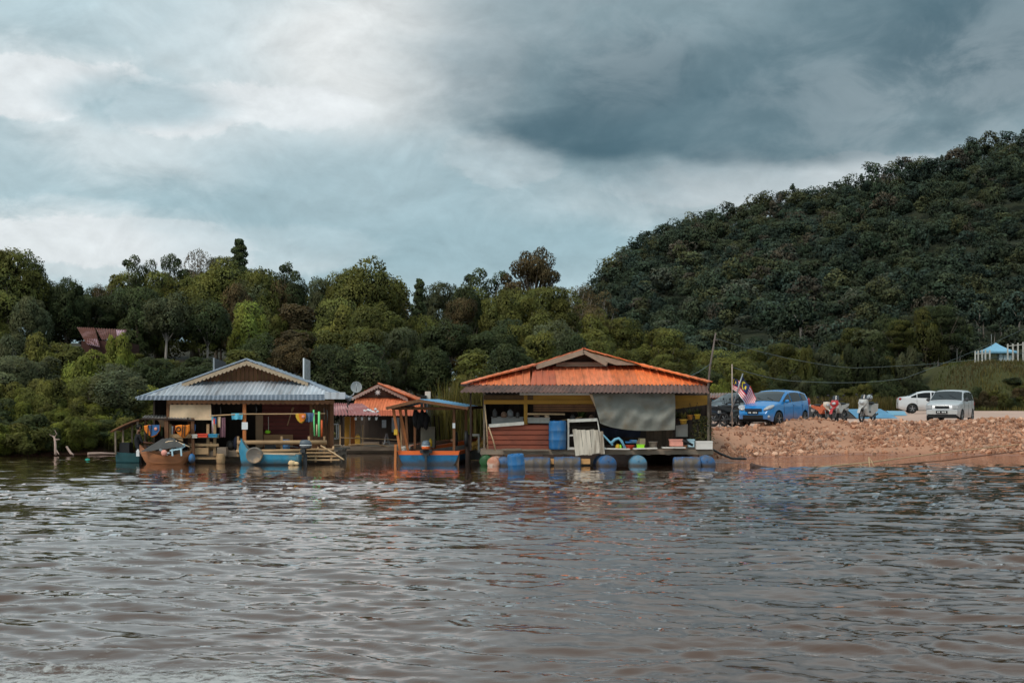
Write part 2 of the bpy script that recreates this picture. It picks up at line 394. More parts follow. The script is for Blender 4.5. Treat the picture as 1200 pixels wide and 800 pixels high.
# ------------------------------------------------------------------ terrain
_sh = [(-400, 55), (0, 534), (140, 531), (300, 530), (420, 525), (520, 525), (560, 529), (700, 534), (800, 540), (840, 541), (900, 537.5), (1000, 535), (1200, 535.5)]
_sx, _sy = [], []
for px, py in _sh[1:]:
    Y = H0 * F / (py - HZ); _sx.append(X(px, Y)); _sy.append(Y)
_sx = [-400, -60] + _sx + [40, 400]; _sy = [30, 55] + _sy + [53, 40]
def shore(x): return np.interp(x, _sx, _sy)
_rp = [(-3000, 470), (500, 468), (640, 436), (690, 362), (720, 328), (760, 294), (830, 273), (900, 256), (1000, 237), (1100, 200), (1200, 179), (1350, 162), (1600, 190), (2200, 330), (4000, 470)]
_ru = [(p - 600) / F for p, _ in _rp]; _rt = [(HZ - q) / F for _, q in _rp]
YF, YR = 165.0, 480.0
def height(x, y):
    x = np.asarray(x, float); y = np.asarray(y, float)
    d = y - shore(x)
    rb = sstep(3.0, 7.5, x)
    nz = fbm(x * 0.35, y * 0.35, 4) - 0.5; nb = fbm(x * 0.06 + 9, y * 0.06, 3) - 0.5
    left = 0.55 * sstep(0, 2.5, d) + np.interp(x, [-40, -22, -14, -6, 6], [0.09, 0.085, 0.055, 0.028, 0.02]) * np.clip(d - 2, 0, 90) + 0.5 * nz * sstep(1, 4, d) + 2.0 * nb * sstep(6, 20, d)
    right = (1.02 + 0.016 * np.clip(x - 11, -4, 12)) * sstep(-0.2, 5.2, d) + 0.35 * nz * sstep(0.3, 1.2, d) * (1 - sstep(4.0, 5.2, d)) + 0.0025 * np.clip(d - 5, 0, 60) + 0.03 * nz * sstep(5, 7, d)
    for hx, hd, hh, hw in ((11.4, 4.6, .34, 1.1), (13.0, 5.0, .26, .9), (15.6, 4.9, .16, 1.2), (18.0, 5.2, .14, 1.0), (20.2, 5.0, .2, 1.2), (9.2, 3.0, .18, .9), (16.8, 3.2, .2, 1.4)):
        right = right + hh * np.exp(-((x - hx) ** 2 + (d - hd) ** 2 * 1.6) / hw ** 2)
    land = left * (1 - rb) + right * rb
    # the grassy mound under the tent at the right, behind the car park
    mound = 4.1 * sstep(38.0, 41.5, x + 0.05 * (y - 128) + 1.2 * (nb * 2)) * sstep(114, 127, y) * (1 - 0.5 * sstep(190, 240, y)) * (1 + 0.25 * nz)
    land = land + mound
    und = np.maximum(-2.5, -0.10 * np.abs(d) ** 1.1 - 0.02)
    aw = np.interp(x, [6.8, 9.5, 13, 16, 60], [0.3, 3.2, 5.8, 6.2, 6.2]) * (0.8 + 0.4 * fbm(x * 0.5 + 7, y * 0.2, 2))   # the wet mud apron below the stones
    apron = 0.05 * (1 + d / aw) + 0.03 * nz
    und = np.where((x > 6.8) & (d > -aw * 1.3), np.maximum(und * (d < -aw), apron), und)
    z = np.where(d > 0, land + 0.05 * rb, und)
    u = x / np.maximum(y, 40)
    T = np.interp(u, _ru, _rt) * YR
    t = np.clip((y - YF) / (YR - YF), 0, 1); back = 1 - 0.75 * sstep(YR, YR + 420, y)
    hill = T * t ** 1.12 * back * (1 + 0.06 * np.sin(t * 3.14) * (fbm(x * 0.02, y * 0.02, 3) - 0.5) * 6)
    z = np.maximum(z, np.where(y > YF, land * 0.8 + hill, z))
    return z
def gh(x, y): return float(height(np.array([x]), np.array([y]))[0])

def axis_pts(*segs):
    out = []
    for a, b, s in segs: out.extend(np.arange(a, b, s))
    return np.array(out + [segs[-1][1]])
gx = axis_pts((-3000, -400, 260), (-400, -100, 25), (-100, -30, 3), (-30, 34, 0.5), (34, 90, 1.5), (90, 400, 12), (400, 3000, 260))
gy = axis_pts((-300, 30, 30), (30, 47, 2), (47, 66, 0.4), (66, 130, 1.6), (130, 520, 6), (520, 1000, 30), (1000, 4000, 300))
GX, GY = np.meshgrid(gx, gy); GZ = height(GX.ravel(), GY.ravel())
nv_, nu_ = len(gy), len(gx)
ids = np.arange(nv_ * nu_).reshape(nv_, nu_)
gf = np.stack([ids[:-1, :-1], ids[:-1, 1:], ids[1:, 1:], ids[1:, :-1]], -1).reshape(-1, 4)
gv = np.stack([GX.ravel(), GY.ravel(), GZ], -1)
dd = GY.ravel() - shore(GX.ravel()); rbv = sstep(3.0, 7.5, GX.ravel())
cn = fbm(GX.ravel() * 0.8, GY.ravel() * 0.8, 4)
c_soil = np.array(A(170, 126, 101, 1.2)); c_wet = np.array(A(150, 98, 74, 1.0)); c_lot = np.array(A(188, 158, 142, 1.1)); c_leaf = np.array((0.035, 0.03, 0.016)); c_grass = np.array((0.06, 0.06, 0.02)); c_mud = np.array((0.12, 0.055, 0.035))
col = np.where((dd > 5.6)[:, None], c_lot, c_soil) * (0.75 + 0.5 * cn)[:, None]
wetk = (1 - sstep(0.0, 1.1, dd + .8 * (cn - .5)))[:, None]; col = col * (1 - wetk) + c_wet * wetk
gr = sstep(108, 114, GY.ravel() + 3 * (cn - .5))[:, None]; col = col * (1 - gr) + c_grass * gr
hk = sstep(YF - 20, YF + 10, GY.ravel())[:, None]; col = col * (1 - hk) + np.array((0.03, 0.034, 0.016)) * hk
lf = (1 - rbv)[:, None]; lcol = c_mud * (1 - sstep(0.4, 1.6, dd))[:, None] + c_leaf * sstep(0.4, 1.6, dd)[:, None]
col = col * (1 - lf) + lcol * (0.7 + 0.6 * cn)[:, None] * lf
gm = attr_mat('ground_soil', rough=0.9, spec=0.2)
nt = gm.node_tree; _b = nt.nodes['Principled BSDF']; _n = nt.nodes.new('ShaderNodeTexNoise'); _n.inputs['Scale'].default_value = 2.2; _n.inputs['Detail'].default_value = 9
_tc = nt.nodes.new('ShaderNodeTexCoord'); nt.links.new(_tc.outputs['Object'], _n.inputs['Vector'])
_bp = nt.nodes.new('ShaderNodeBump'); _bp.inputs['Strength'].default_value = 0.7; _bp.inputs['Distance'].default_value = 0.12
nt.links.new(_n.outputs['Fac'], _bp.inputs['Height']); nt.links.new(_bp.outputs['Normal'], _b.inputs['Normal'])
gme = np_mesh('ground', gv, gf, col, gm, True); wa = gme.attributes.new('wet', 'FLOAT', 'POINT'); wa.data.foreach_set('value', ((1 - sstep(-.2, 0.7, dd + 1.2 * (cn - .5))) * rbv).astype(np.float32))
_at = nt.nodes.new('ShaderNodeAttribute'); _at.attribute_name = 'wet'; _mr = nt.nodes.new('ShaderNodeMapRange'); _mr.inputs[3].default_value = .9; _mr.inputs[4].default_value = .14
nt.links.new(_at.outputs['Fac'], _mr.inputs[0]); nt.links.new(_mr.outputs[0], _b.inputs['Roughness'])
_m2 = nt.nodes.new('ShaderNodeMapRange'); _m2.inputs[3].default_value = .7; _m2.inputs[4].default_value = .12
nt.links.new(_at.outputs['Fac'], _m2.inputs[0]); nt.links.new(_m2.outputs[0], _bp.inputs['Strength'])
ground = bpy.data.objects.new('ground', gme); COL.objects.link(ground); tag(ground, kind='structure')

# ------------------------------------------------------------------ river
def wave_z(x, y):
    rng = np.random.default_rng(11); z = np.zeros_like(x)
    amp = 0.55 + 0.95 * sstep(0.3, 0.75, fbm(x * 0.05 + 3, y * 0.11 + 8, 3))
    wx = x + 0.9 * (fbm(x * 0.5 + 5, y * 0.5, 2) - 0.5); wy = y + 0.9 * (fbm(x * 0.5, y * 0.5 + 40, 2) - 0.5)
    near = 1.0 - 0.2 * sstep(14, 40, y)
    for lam, a, spread, n in ((3.6, 0.0065, 0.36, 3), (1.7, 0.0085, 0.34, 6), (0.9, 0.0100, 0.36, 10), (0.5, 0.0078, 0.4, 13), (0.29, 0.0048, 0.48, 13), (0.18, 0.0023, 0.55, 10)):
        for i in range(n):
            th = rng.normal(0, spread) + 0.15; l = lam * rng.uniform(0.75, 1.3); k = 2 * math.pi / l
            s = np.sin(k * (wx * math.sin(th) + wy * math.cos(th)) + rng.uniform(0, 6.28))
            z += a * ((1.15 - .55 * sstep(15, 34, y)) if lam > .8 else (1.0 - (.62 if lam < .4 else .35) * sstep(24, 42, y))) * (2.0 / math.sqrt(n)) * (s + 0.25 * s * s - 0.12)
    d = shore(x) - y
    calm = sstep(0.5, 9.0, d + 0 * x)
    rightcalm = 1 - (1 - sstep(1.5, 9.5, d)) * sstep(4, 9, x) * 0.92
    lee = 1 - 0.75 * sstep(-13, -11, x) * (1 - sstep(6, 8, x)) * sstep(43.5, 46.5, y)
    return z * amp * near * (0.25 + 0.75 * calm) * rightcalm * lee
ys = 5.0 * (78.0 / 5.0) ** (np.linspace(0, 1, 620)); us = np.linspace(-1, 1, 780); hw_ = lambda y: 0.58 * y + 4.5
WX = us[None, :] * hw_(ys)[:, None]; WY = np.repeat(ys[:, None], len(us), 1)
fx = WX.ravel(); fy = WY.ravel()
wz = wave_z(fx, fy)
ids = np.arange(len(ys) * len(us)).reshape(len(ys), len(us))
wf = np.stack([ids[:-1, :-1], ids[:-1, 1:], ids[1:, 1:], ids[1:, :-1]], -1).reshape(-1, 4)
wm = bpy.data.materials.new('river_water'); wm.use_nodes = True; nt = wm.node_tree; N = nt.nodes; L = nt.links
b = N['Principled BSDF']; b.inputs['Roughness'].default_value = 0.5; b.inputs['Specular IOR Level'].default_value = 0.0
tc = N.new('ShaderNodeTexCoord'); mp = N.new('ShaderNodeMapping'); mp.inputs['Scale'].default_value = (1.0, 2.2, 1)
n1 = N.new('ShaderNodeTexNoise'); n1.inputs['Scale'].default_value = 3.0; n1.inputs['Detail'].default_value = 4; n1.inputs['Roughness'].default_value = 0.5; n1.inputs['Distortion'].default_value = 0.5
L.new(tc.outputs['Object'], mp.inputs['Vector']); L.new(mp.outputs['Vector'], n1.inputs['Vector'])
bp = N.new('ShaderNodeBump'); bp.inputs['Strength'].default_value = 0.16; bp.inputs['Distance'].default_value = 0.04
L.new(n1.outputs['Fac'], bp.inputs['Height'])
n2 = N.new('ShaderNodeTexNoise'); n2.inputs['Scale'].default_value = 0.12; n2.inputs['Detail'].default_value = 4
L.new(tc.outputs['Object'], n2.inputs['Vector'])
cr = N.new('ShaderNodeMix'); cr.data_type = 'RGBA'; cr.inputs[6].default_value = (0.072, 0.037, 0.023, 1); cr.inputs[7].default_value = (0.115, 0.064, 0.042, 1)
L.new(n2.outputs['Fac'], cr.inputs[0]); L.new(cr.outputs[2], b.inputs['Base Color'])
gl = N.new('ShaderNodeBsdfGlossy'); gl.inputs['Roughness'].default_value = 0.03; gl.inputs['Color'].default_value = (1.0, .955, .935, 1)
fr = N.new('ShaderNodeFresnel'); fr.inputs['IOR'].default_value = 1.33
L.new(bp.outputs['Normal'], fr.inputs['Normal']); L.new(bp.outputs['Normal'], gl.inputs['Normal'])
fm = N.new('ShaderNodeMapRange'); fm.inputs[1].default_value = 0.02; fm.inputs[2].default_value = 0.64; fm.inputs[3].default_value = 0.02; fm.inputs[4].default_value = 0.95; L.new(fr.outputs[0], fm.inputs[0])
ws = N.new('ShaderNodeMixShader'); L.new(fm.outputs[0], ws.inputs[0]); L.new(b.outputs[0], ws.inputs[1]); L.new(gl.outputs[0], ws.inputs[2]); L.new(ws.outputs[0], N['Material Output'].inputs['Surface'])
river = bpy.data.objects.new('river_water', np_mesh('river_water', np.stack([fx, fy, wz], -1), wf, None, wm, True)); COL.objects.link(river); tag(river, kind='structure')
# the calmer rest of the river, outside the choppy reach, as a flat sheet just below it
mb = MB(); 
for a in ((-900, -200, 900, 5), (-900, 5, -48.36, 78)):
    pass
x0, x1 = -hw_(78), hw_(78)
mb.add([(-900, -200, 0), (900, -200, 0), (hw_(5), 5, 0), (-hw_(5), 5, 0)], [(0, 1, 2, 3)])
mb.add([(-900, -200, 0), (-hw_(5), 5, 0), (x0, 78, 0), (-900, 78, 0)], [(0, 1, 2, 3)])
mb.add([(hw_(5), 5, 0), (900, -200, 0), (900, 78, 0), (x1, 78, 0)], [(0, 1, 2, 3)])
tag(mb.build('outer_river_water', wm, base=(0, 0, 0)), kind='structure')

# ------------------------------------------------------------------ rubble on the bank
def ico():
    t = (1 + 5 ** .5) / 2
    v = np.array([(-1, t, 0), (1, t, 0), (-1, -t, 0), (1, -t, 0), (0, -1, t), (0, 1, t), (0, -1, -t), (0, 1, -t), (t, 0, -1), (t, 0, 1), (-t, 0, -1), (-t, 0, 1)], float)
    v /= np.linalg.norm(v[0])
    f = np.array([(0, 11, 5), (0, 5, 1), (0, 1, 7), (0, 7, 10), (0, 10, 11), (1, 5, 9), (5, 11, 4), (11, 10, 2), (10, 7, 6), (7, 1, 8), (3, 9, 4), (3, 4, 2), (3, 2, 6), (3, 6, 8), (3, 8, 9), (4, 9, 5), (2, 4, 11), (6, 2, 10), (8, 6, 7), (9, 8, 1)])
    return v, f
IV, IF = ico()
stone_mat = attr_mat('river_stone', rough=0.85, spec=0.25)
STONE_COLS = [np.array(A(*c, 1.35)) for c in ((194, 146, 118), (178, 128, 100), (206, 166, 140), (148, 104, 82), (192, 152, 126), (126, 94, 80), (190, 136, 104), (172, 144, 126))]
def stone_geo(rng, p, s):
    q = np.array(Euler(rng.uniform(0, 6.28, 3)).to_matrix())
    v = IV * rng.uniform(0.72, 1.2, (12, 1)) * np.array([1, rng.uniform(.6, .95), rng.uniform(.45, .75)]) * s
    return v @ q.T + p
rng = np.random.default_rng(5)
vs, cs, fs, cnt = [], [], [], 0
bigs = []
while cnt < 13000:
    x = rng.uniform(6.8, 25); Y0 = float(shore(x)); d = rng.beta(1.5, 1.25) * 5.9 + 0.15
    px = 600 + x / (Y0 + d) * F
    dens = float(fbm(np.array([x * 0.35]), np.array([d * 0.6 + 50]), 3)[0])
    sand = (px < 1000 and d > 1.9 and d < 4.8 and dens < 0.56 + .1 * (px < 905)) or (px > 930 and px < 1090 and d < 1.5 and dens < .6)
    if sand and rng.random() < 0.88: continue
    if d < 0.5 and rng.random() < .7: continue
    s = min(0.2, rng.lognormal(-3.15, 0.52)); y = Y0 + d; z = gh(x, y)
    if d > 5.0: s *= 0.55
    if s > 0.135 and len(bigs) < 90: bigs.append((x, y, z, s)); cnt += 1; continue
    vs.append(stone_geo(rng, np.array([x, y, z + s * 0.25]), s)); fs.append(IF + 12 * len(cs))
    c = STONE_COLS[rng.integers(8)] * rng.uniform(0.5, 1.05) * .7 + c_soil * .3 * rng.uniform(.6, 1); c = c * (0.55 if d < 0.4 else 1)
    cs.append(np.repeat(c[None], 12, 0)); cnt += 1
rub = bpy.data.objects.new('rubble', np_mesh('rubble', np.concatenate(vs), np.concatenate(fs), np.concatenate(cs), stone_mat)); COL.objects.link(rub)
tag(rub, 'broken reddish stones covering the slope of the river bank below the parked cars', 'rubble', kind='stuff')
protos = []
for i in range(5):
    c = np.repeat(STONE_COLS[i][None] * 0.95, 12, 0)
    protos.append(np_mesh('stone', stone_geo(rng, np.zeros(3), 1.0), IF, c, stone_mat))
for i, (x, y, z, s) in enumerate(bigs):
    o = bpy.data.objects.new('stone', protos[i % 5]); COL.objects.link(o); o.location = (x, y, z + s * .3); o.scale = (s, s, s); o.rotation_euler = (0, 0, i * 1.7)
    tag(o, 'larger reddish brown stone lying among the rubble of the bank', 'stone', 'larger stones in the rubble of the bank')
# ------------------------------------------------------------------ vegetation
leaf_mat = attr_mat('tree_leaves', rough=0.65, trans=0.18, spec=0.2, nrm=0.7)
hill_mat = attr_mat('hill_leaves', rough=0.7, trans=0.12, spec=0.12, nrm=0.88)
blade_mat = attr_mat('grass_blades', rough=0.65, trans=0.2, spec=0.2)
bark = M('bark', (0.11, 0.085, 0.065), 0.9, 0.3, 8, (1, 1, .25), bump=0.6, bump_scale=12)
bark_pale = M('bark_pale', (0.27, 0.23, 0.2), 0.9, 0.3, 8, (1, 1, .25), bump=0.5, bump_scale=12)
LEAF_N, LEAF_S, LEAF_C = 2.4, 0.56, .75
def leaves(rng, lobes, n, size, up=0.45, jit=0.55, hang=0.0):
    P_, C_, S_ = [], [], []
    allc = np.array([l[:3] for l in lobes], float); cc0 = allc.mean(0); ext = np.abs(allc - cc0).max(0) + 1.0
    lo = np.array([l[:6] for l in lobes], float)
    for i, l in enumerate(lobes):
        c = np.array(l[:3]); r = np.array(l[3:6]); tint = np.array(l[6]) if len(l) > 6 else np.ones(3)
        k = int(n * LEAF_N * (l[7] if len(l) > 7 else 1))
        d = rng.normal(size=(k, 3)); d[:, 2] += 0.35; d /= np.linalg.norm(d, axis=1)[:, None]
        f1, f2 = rng.normal(0, 5.5, (3, 1)), rng.normal(0, 9.0, (3, 1)); bump = 0.84 + 0.13 * np.sin(d @ f1 + 1.3) + 0.09 * np.sin(d @ f2) + 0.26 * rng.random((k, 1))
        p = c + d * r * bump
        q = np.abs((p[:, None, :] - lo[None, :, :3]) / lo[None, :, 3:6]); ins = (np.linalg.norm(q, axis=2) < 0.72); ins[:, i] = False
        keep = ~ins.any(1); p, d2 = p[keep], d[keep]
        nn = d2 / r * r.mean() + rng.normal(0, jit, d2.shape); nn[:, 2] += up; nn /= np.linalg.norm(nn, axis=1)[:, None]
        P_.append(np.concatenate([p, nn], 1))
        br = (0.55 + 0.65 * (d2[:, 2:3] * 0.5 + 0.5)) * (1 + LEAF_C * (rng.uniform(-.3, .3, (len(p), 1)) + np.where(rng.random((len(p), 1)) < .1, .45, 0.0)))  # shading put into leaf colour: lobe tops lighter, undersides darker, plus random tone
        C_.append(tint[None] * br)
        g_ = (p - cc0) / ext; g_ /= np.linalg.norm(g_, axis=1)[:, None] + 1e-6; w_ = d2 * .65 + g_ * .55 + np.array([0, 0, .15]); S_.append(w_ / (np.linalg.norm(w_, axis=1)[:, None] + 1e-6))
    A_ = np.concatenate(P_); C_ = np.concatenate(C_); k = len(A_); p, nn = A_[:, :3], A_[:, 3:]
    t = np.cross(nn, rng.normal(size=(k, 3))); t /= np.linalg.norm(t, axis=1)[:, None] + 1e-9
    if hang: t = t * (1 - hang) + np.array([0, 0, -hang]); t /= np.linalg.norm(t, axis=1)[:, None]
    b = np.cross(nn, t); s = size * LEAF_S * rng.uniform(0.55, 1.35, (k, 1))
    v = np.stack([p + t * s, p + b * s * .6, p - t * s * .9, p - b * s * .6], 1).reshape(-1, 3)
    f = np.arange(4 * k).reshape(k, 4)
    return v, f, np.repeat(C_, 4, 0), np.repeat(np.concatenate(S_), 4, 0)
G = lambda r, g, b: (r, g, b)
OLIVE, DARK, BRIGHT, BROWN, GREY, YEL = (0.124, 0.126, 0.027), (0.056, 0.072, 0.025), (0.165, 0.185, 0.030), (0.115, 0.082, 0.034), (0.098, 0.108, 0.050), (0.22, 0.18, 0.035)
def vary(rng, s=0.18): return tuple(1 + rng.uniform(-s, s) for _ in range(1)) * 3
def tl(rng, s=0.22, warm=0.08):
    k = 1 + rng.uniform(-s, s); w = rng.uniform(-warm, warm)
    return np.array((k * (1 + w), k, k * (1 - w)))
def limbs(mb, rng, base_r, fork, tips, n=7):
    mb.tube([(0, 0, -0.6), (rng.uniform(-.1, .1), 0, fork * .5), (0, 0, fork)], [base_r * 1.25, base_r * .9, base_r * .7], n)
    for t in tips:
        m = (np.array(t) * np.array((.5, .5, 1)) + np.array((0, 0, fork))) / np.array((1, 1, 2))
        mb.tube([(0, 0, fork * .93), tuple(m), tuple(t)], [base_r * .5, base_r * .3, base_r * .09], 5)
def lobes_round(rng, cz, R_, Rz, n, lr):
    out = [(0, 0, cz, R_ * .62, R_ * .62, Rz * .62, tl(rng), 1.5)]
    for i in range(n):
        a = i * 2.399 + rng.uniform(-.3, .3); z = 1 - 1.75 * (i + .5) / n; rr = math.sqrt(max(0, 1 - z * z)); k = rng.uniform(.62, .86); s = lr * rng.choice([.55, .75, .95, 1.2, 1.4])
        out.append((math.cos(a) * rr * R_ * k, math.sin(a) * rr * R_ * k, cz + z * Rz * k, s, s, s * rng.uniform(.6, .9), tl(rng)))
    return out
PROTO = {}
def proto(kind, i, lobes, n, size, trunk, bk=None, **kw):
    rng = np.random.default_rng(hash((len(PROTO), i)) % 9999 + 1)
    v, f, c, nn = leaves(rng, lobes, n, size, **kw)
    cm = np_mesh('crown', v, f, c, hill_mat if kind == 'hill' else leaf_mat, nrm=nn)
    mb = MB(); trunk(mb, rng); me = bpy.data.meshes.new('trunk'); me.from_pydata([tuple(p) for p in mb.v], [], mb.f)
    me.polygons.foreach_set('use_smooth', [True] * len(mb.f)); me.materials.append(bk or bark); me.update()
    h = v[:, 2].max(); w = max(v[:, 0].max() - v[:, 0].min(), v[:, 1].max() - v[:, 1].min())
    PROTO.setdefault(kind, []).append((cm, me, float(h), float(w), (v, f, c, nn)))
rg = np.random.default_rng(21)
for i in range(3):     # rounded broadleaf
    lb = lobes_round(rg, 6.4, 3.6, 3.2, 30, 1.25)
    proto('round', i, lb, 330, 0.24, lambda mb, r: limbs(mb, r, .26, 3.0, [(r.uniform(-2, 2), r.uniform(-2, 2), 6.5) for _ in range(5)]), up=.5)
for i in range(2):     # layered umbrella
    lb = []
    for k in range(30):
        z = rg.choice([4.6, 5.8, 7.0, 8.0, 8.7]); a = rg.uniform(0, 6.28); r = rg.uniform(.15, 1) * (4.6 - abs(z - 6.2) * .9); s = rg.uniform(.9, 1.5)
        lb.append((math.cos(a) * r, math.sin(a) * r, z - .1 * r, s * 1.15, s * 1.15, s * .5, tl(rg)))
    proto('umbrella', i, lb, 300, 0.22, lambda mb, r: limbs(mb, r, .28, 3.4, [(r.uniform(-3.4, 3.4), r.uniform(-3, 3), r.uniform(5, 8)) for _ in range(8)]), up=.8)
for i in range(2):     # tall irregular
    lb = []
    for k in range(26):
        z = 3.0 + 8.5 * k / 26; w = 2.3 * math.sin(min(1, (12.2 - z) / 9) * 1.7) + .3; a = k * 2.4; r = w * rg.uniform(.35, .85); s = rg.uniform(.75, 1.3)
        lb.append((math.cos(a) * r, math.sin(a) * r, z, s, s, s * .75, tl(rg)))
    proto('tall', i, lb, 300, 0.22, lambda mb, r: limbs(mb, r, .24, 6.0, [(r.uniform(-1.5, 1.5), r.uniform(-1.5, 1.5), r.uniform(6, 10)) for _ in range(6)]), up=.4)
for i in range(2):     # crown held high on a bare trunk
    lb = lobes_round(rg, 8.3, 3.0, 1.9, 24, 1.05)
    proto('high', i, lb, 320, 0.22, lambda mb, r: limbs(mb, r, .2, 6.6, [(r.uniform(-2, 2), r.uniform(-2, 2), 8.2) for _ in range(6)]), bark_pale, up=.5)
lb = []                # pointed conifer-like
for k in range(40):
    z = 2.2 + 8.6 * k / 40; w = 2.5 * (1 - (z - 2.2) / 9.2) + .15; a = k * 2.4; r = w * rg.uniform(.4, .95); s = .35 + .3 * w
    lb.append((math.cos(a) * r, math.sin(a) * r, z - .15 * r, s, s, s * .5, tl(rg, .15)))
proto('pointed', 0, lb, 170, 0.2, lambda mb, r: limbs(mb, r, .2, 10.2, []), up=.4)
for i in range(2):     # vine-draped column
    lb = []
    for k in range(26):
        a = k * 2.4; z = rg.uniform(2.2, 9.0); r = 1.5 * rg.uniform(.5, 1); s = rg.uniform(.7, 1.0)
        lb.append((math.cos(a) * r, math.sin(a) * r, z, s, s, s * 1.7, tl(rg)))
    lb.append((0, 0, 9.4, 1.4, 1.4, 1.0, tl(rg)))
    proto('draped', i, lb, 330, 0.21, lambda mb, r: limbs(mb, r, .25, 8, []), up=.15, hang=.55)
lb = []                # emergent with separate foliage plates
tips = []
for k in range(34):
    a = rg.uniform(0, 6.28); r = rg.uniform(.5, 4.2); z = 11.6 - .12 * r * r + rg.uniform(-2.0, .2) ; s = rg.uniform(.6, 1.0); tips.append((math.cos(a) * r, math.sin(a) * r, z - .3))
    lb.append((math.cos(a) * r, math.sin(a) * r, z, s * 1.15, s * 1.15, s * .7, tl(rg)))
proto('emergent', 0, lb, 190, 0.22, lambda mb, r: limbs(mb, r, .42, 7.2, tips[:22]), up=.6)
lb, tips = [], []      # open thin crown, sky shows through
for k in range(17):
    a = rg.uniform(0, 6.28); r = rg.uniform(.6, 3.0); z = 6.0 + rg.uniform(0, 4.2) - .15 * r; s = rg.uniform(.55, .95); tips.append((math.cos(a) * r, math.sin(a) * r, z))
    lb.append((math.cos(a) * r, math.sin(a) * r, z, s * 1.2, s * 1.2, s * .6, tl(rg)))
proto('open', 0, lb, 190, 0.2, lambda mb, r: limbs(mb, r, .24, 5.5, tips), up=.5)
lb, tips = [], []      # half bare, brown twigs
for k in range(34):
    a = rg.uniform(0, 6.28); r = rg.uniform(.3, 2.9); z = 4.5 + rg.uniform(0, 4.0); s = rg.uniform(.5, .9); tips.append((math.cos(a) * r, math.sin(a) * r, z))
    lb.append((math.cos(a) * r, math.sin(a) * r, z, s, s, s * .8, tl(rg)))
proto('bare', 0, lb, 75, 0.13, lambda mb, r: limbs(mb, r, .2, 3.2, tips), bark_pale, up=.2)
for i in range(3):     # bush that reaches the ground
    lb = [(0, 0, 1.0, 1.6, 1.6, 1.1, tl(rg), 1.5)]
    for k in range(22):
        a = rg.uniform(0, 6.28); r = rg.uniform(.3, 1.9); z = rg.uniform(.25, 2.5 - .45 * r); s = rg.uniform(.45, .8)
        lb.append((math.cos(a) * r, math.sin(a) * r, z, s, s, s * .75, tl(rg, .28)))
    proto('bush', i, lb, 330, 0.13, lambda mb, r: limbs(mb, r, .06, .6, [(.8, 0, 1.6), (-.7, .5, 1.7), (0, -.8, 1.5)]), up=.45)
def add_blades(rng, n, w, h0, h1, size, spread, lean=.35):
    x = rng.uniform(-spread[0], spread[0], n); y = rng.uniform(-spread[1], spread[1], n); h = rng.uniform(h0, h1, n)
    a = rng.uniform(0, 6.28, n); l = rng.uniform(.05, lean, n) * h
    z0 = np.zeros(n); b = np.stack([x, y, z0 - .1], -1); wd = np.stack([np.cos(a + 1.57), np.sin(a + 1.57), z0], -1) * size
    mid = b + np.stack([np.cos(a) * l * .35, np.sin(a) * l * .35, h * .62], -1); tip = b + np.stack([np.cos(a) * l, np.sin(a) * l, h], -1)
    v = np.stack([b - wd, b + wd, mid + wd * .8, mid - wd * .8, mid - wd * .8, mid + wd * .8, tip + wd * .1, tip - wd * .1], 1).reshape(-1, 3)
    f = np.arange(8 * n).reshape(-1, 4); c = np.repeat(rng.uniform(.6, 1.35, (n, 1)) * np.ones((1, 3)), 8, 0)
    return v, f, c
def obj_color(o, c):
    o.color = (*c, 1.0)
    for ch in o.children: obj_color(ch, c)
def plant_tree(name, kind, x, y, h, w, colr, label, cat, group=None, vi=None, z=None, shared=True):
    pr = PROTO[kind]; cm, tm, ph, pw, _ = pr[random.randrange(len(pr)) if vi is None else vi % len(pr)]
    z = gh(x, y) if z is None else z
    t = thing(name, label, cat, (x, y, z), group, random.uniform(0, 6.28))
    t.scale = (w / pw * random.uniform(.88, 1.12), w / pw * random.uniform(.88, 1.12), h / ph); t.rotation_euler = (random.uniform(-.07, .07), random.uniform(-.07, .07), random.uniform(0, 6.28))
    for nm, me in (('crown', cm), ('trunk', tm)):
        o = bpy.data.objects.new(nm, me); COL.objects.link(o); o.parent = t
        o.color = (*colr, 1) if nm == 'crown' else (1, 1, 1, 1)
    return t
KIND_WORD = dict(round='rounded', umbrella='layered spreading', tall='tall upright', pointed='pointed', draped='vine draped', emergent='emergent', open='thin open', bare='half bare', bush='bushy', high='tall trunked')
COL_WORD = {OLIVE: 'olive green', DARK: 'dark green', BRIGHT: 'bright green', BROWN: 'reddish brown', GREY: 'grey green', YEL: 'yellowish'}
ZONES = [(45, 'at the left edge'), (90, 'left of the rusty roof'), (150, 'by the rusty roofed house'), (215, "above the grey roof's left end"),
         (260, 'above the panel by the grey gable'), (320, 'above the grey gable peak'), (375, 'above the sheet on the grey roof'), (430, 'above the satellite dish'),
         (480, 'above the star gable'), (550, 'behind the roofed blue boat'), (610, "above the orange roof's left end"), (665, 'near the tallest tree'),
         (720, 'above the big orange roof peak'), (790, "above the orange roof's right half"), (870, 'behind the leaning pole'), (1400, 'beyond the car park')]
labels_seen = {}
TREES = []
def forest_tree(px, py, wpx, Y, kind, colr, note=None, name='forest_tree', zz=None):
    x = X(px, Y); g = gh(x, Y); h = max(1.5, Z(py, Y) - g); w = wpx * Y / F
    word = ('skyline' if note == 'sky' else '')
    zone = next(t for lim, t in ZONES if px < lim)
    if note and note != 'sky': lab = note
    else:
        row = 'on the skyline' if note == 'sky' else ('along the bank' if Y < 68 else 'in the wood' if Y < 90 else 'deep in the wood')
        lab = f"{COL_WORD[colr]} {KIND_WORD[kind]} tree {row} {zone}"
    c = tuple(np.array(colr) * random.uniform(.78, 1.22))
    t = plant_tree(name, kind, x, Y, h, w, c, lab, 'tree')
    TREES.append(t); return t
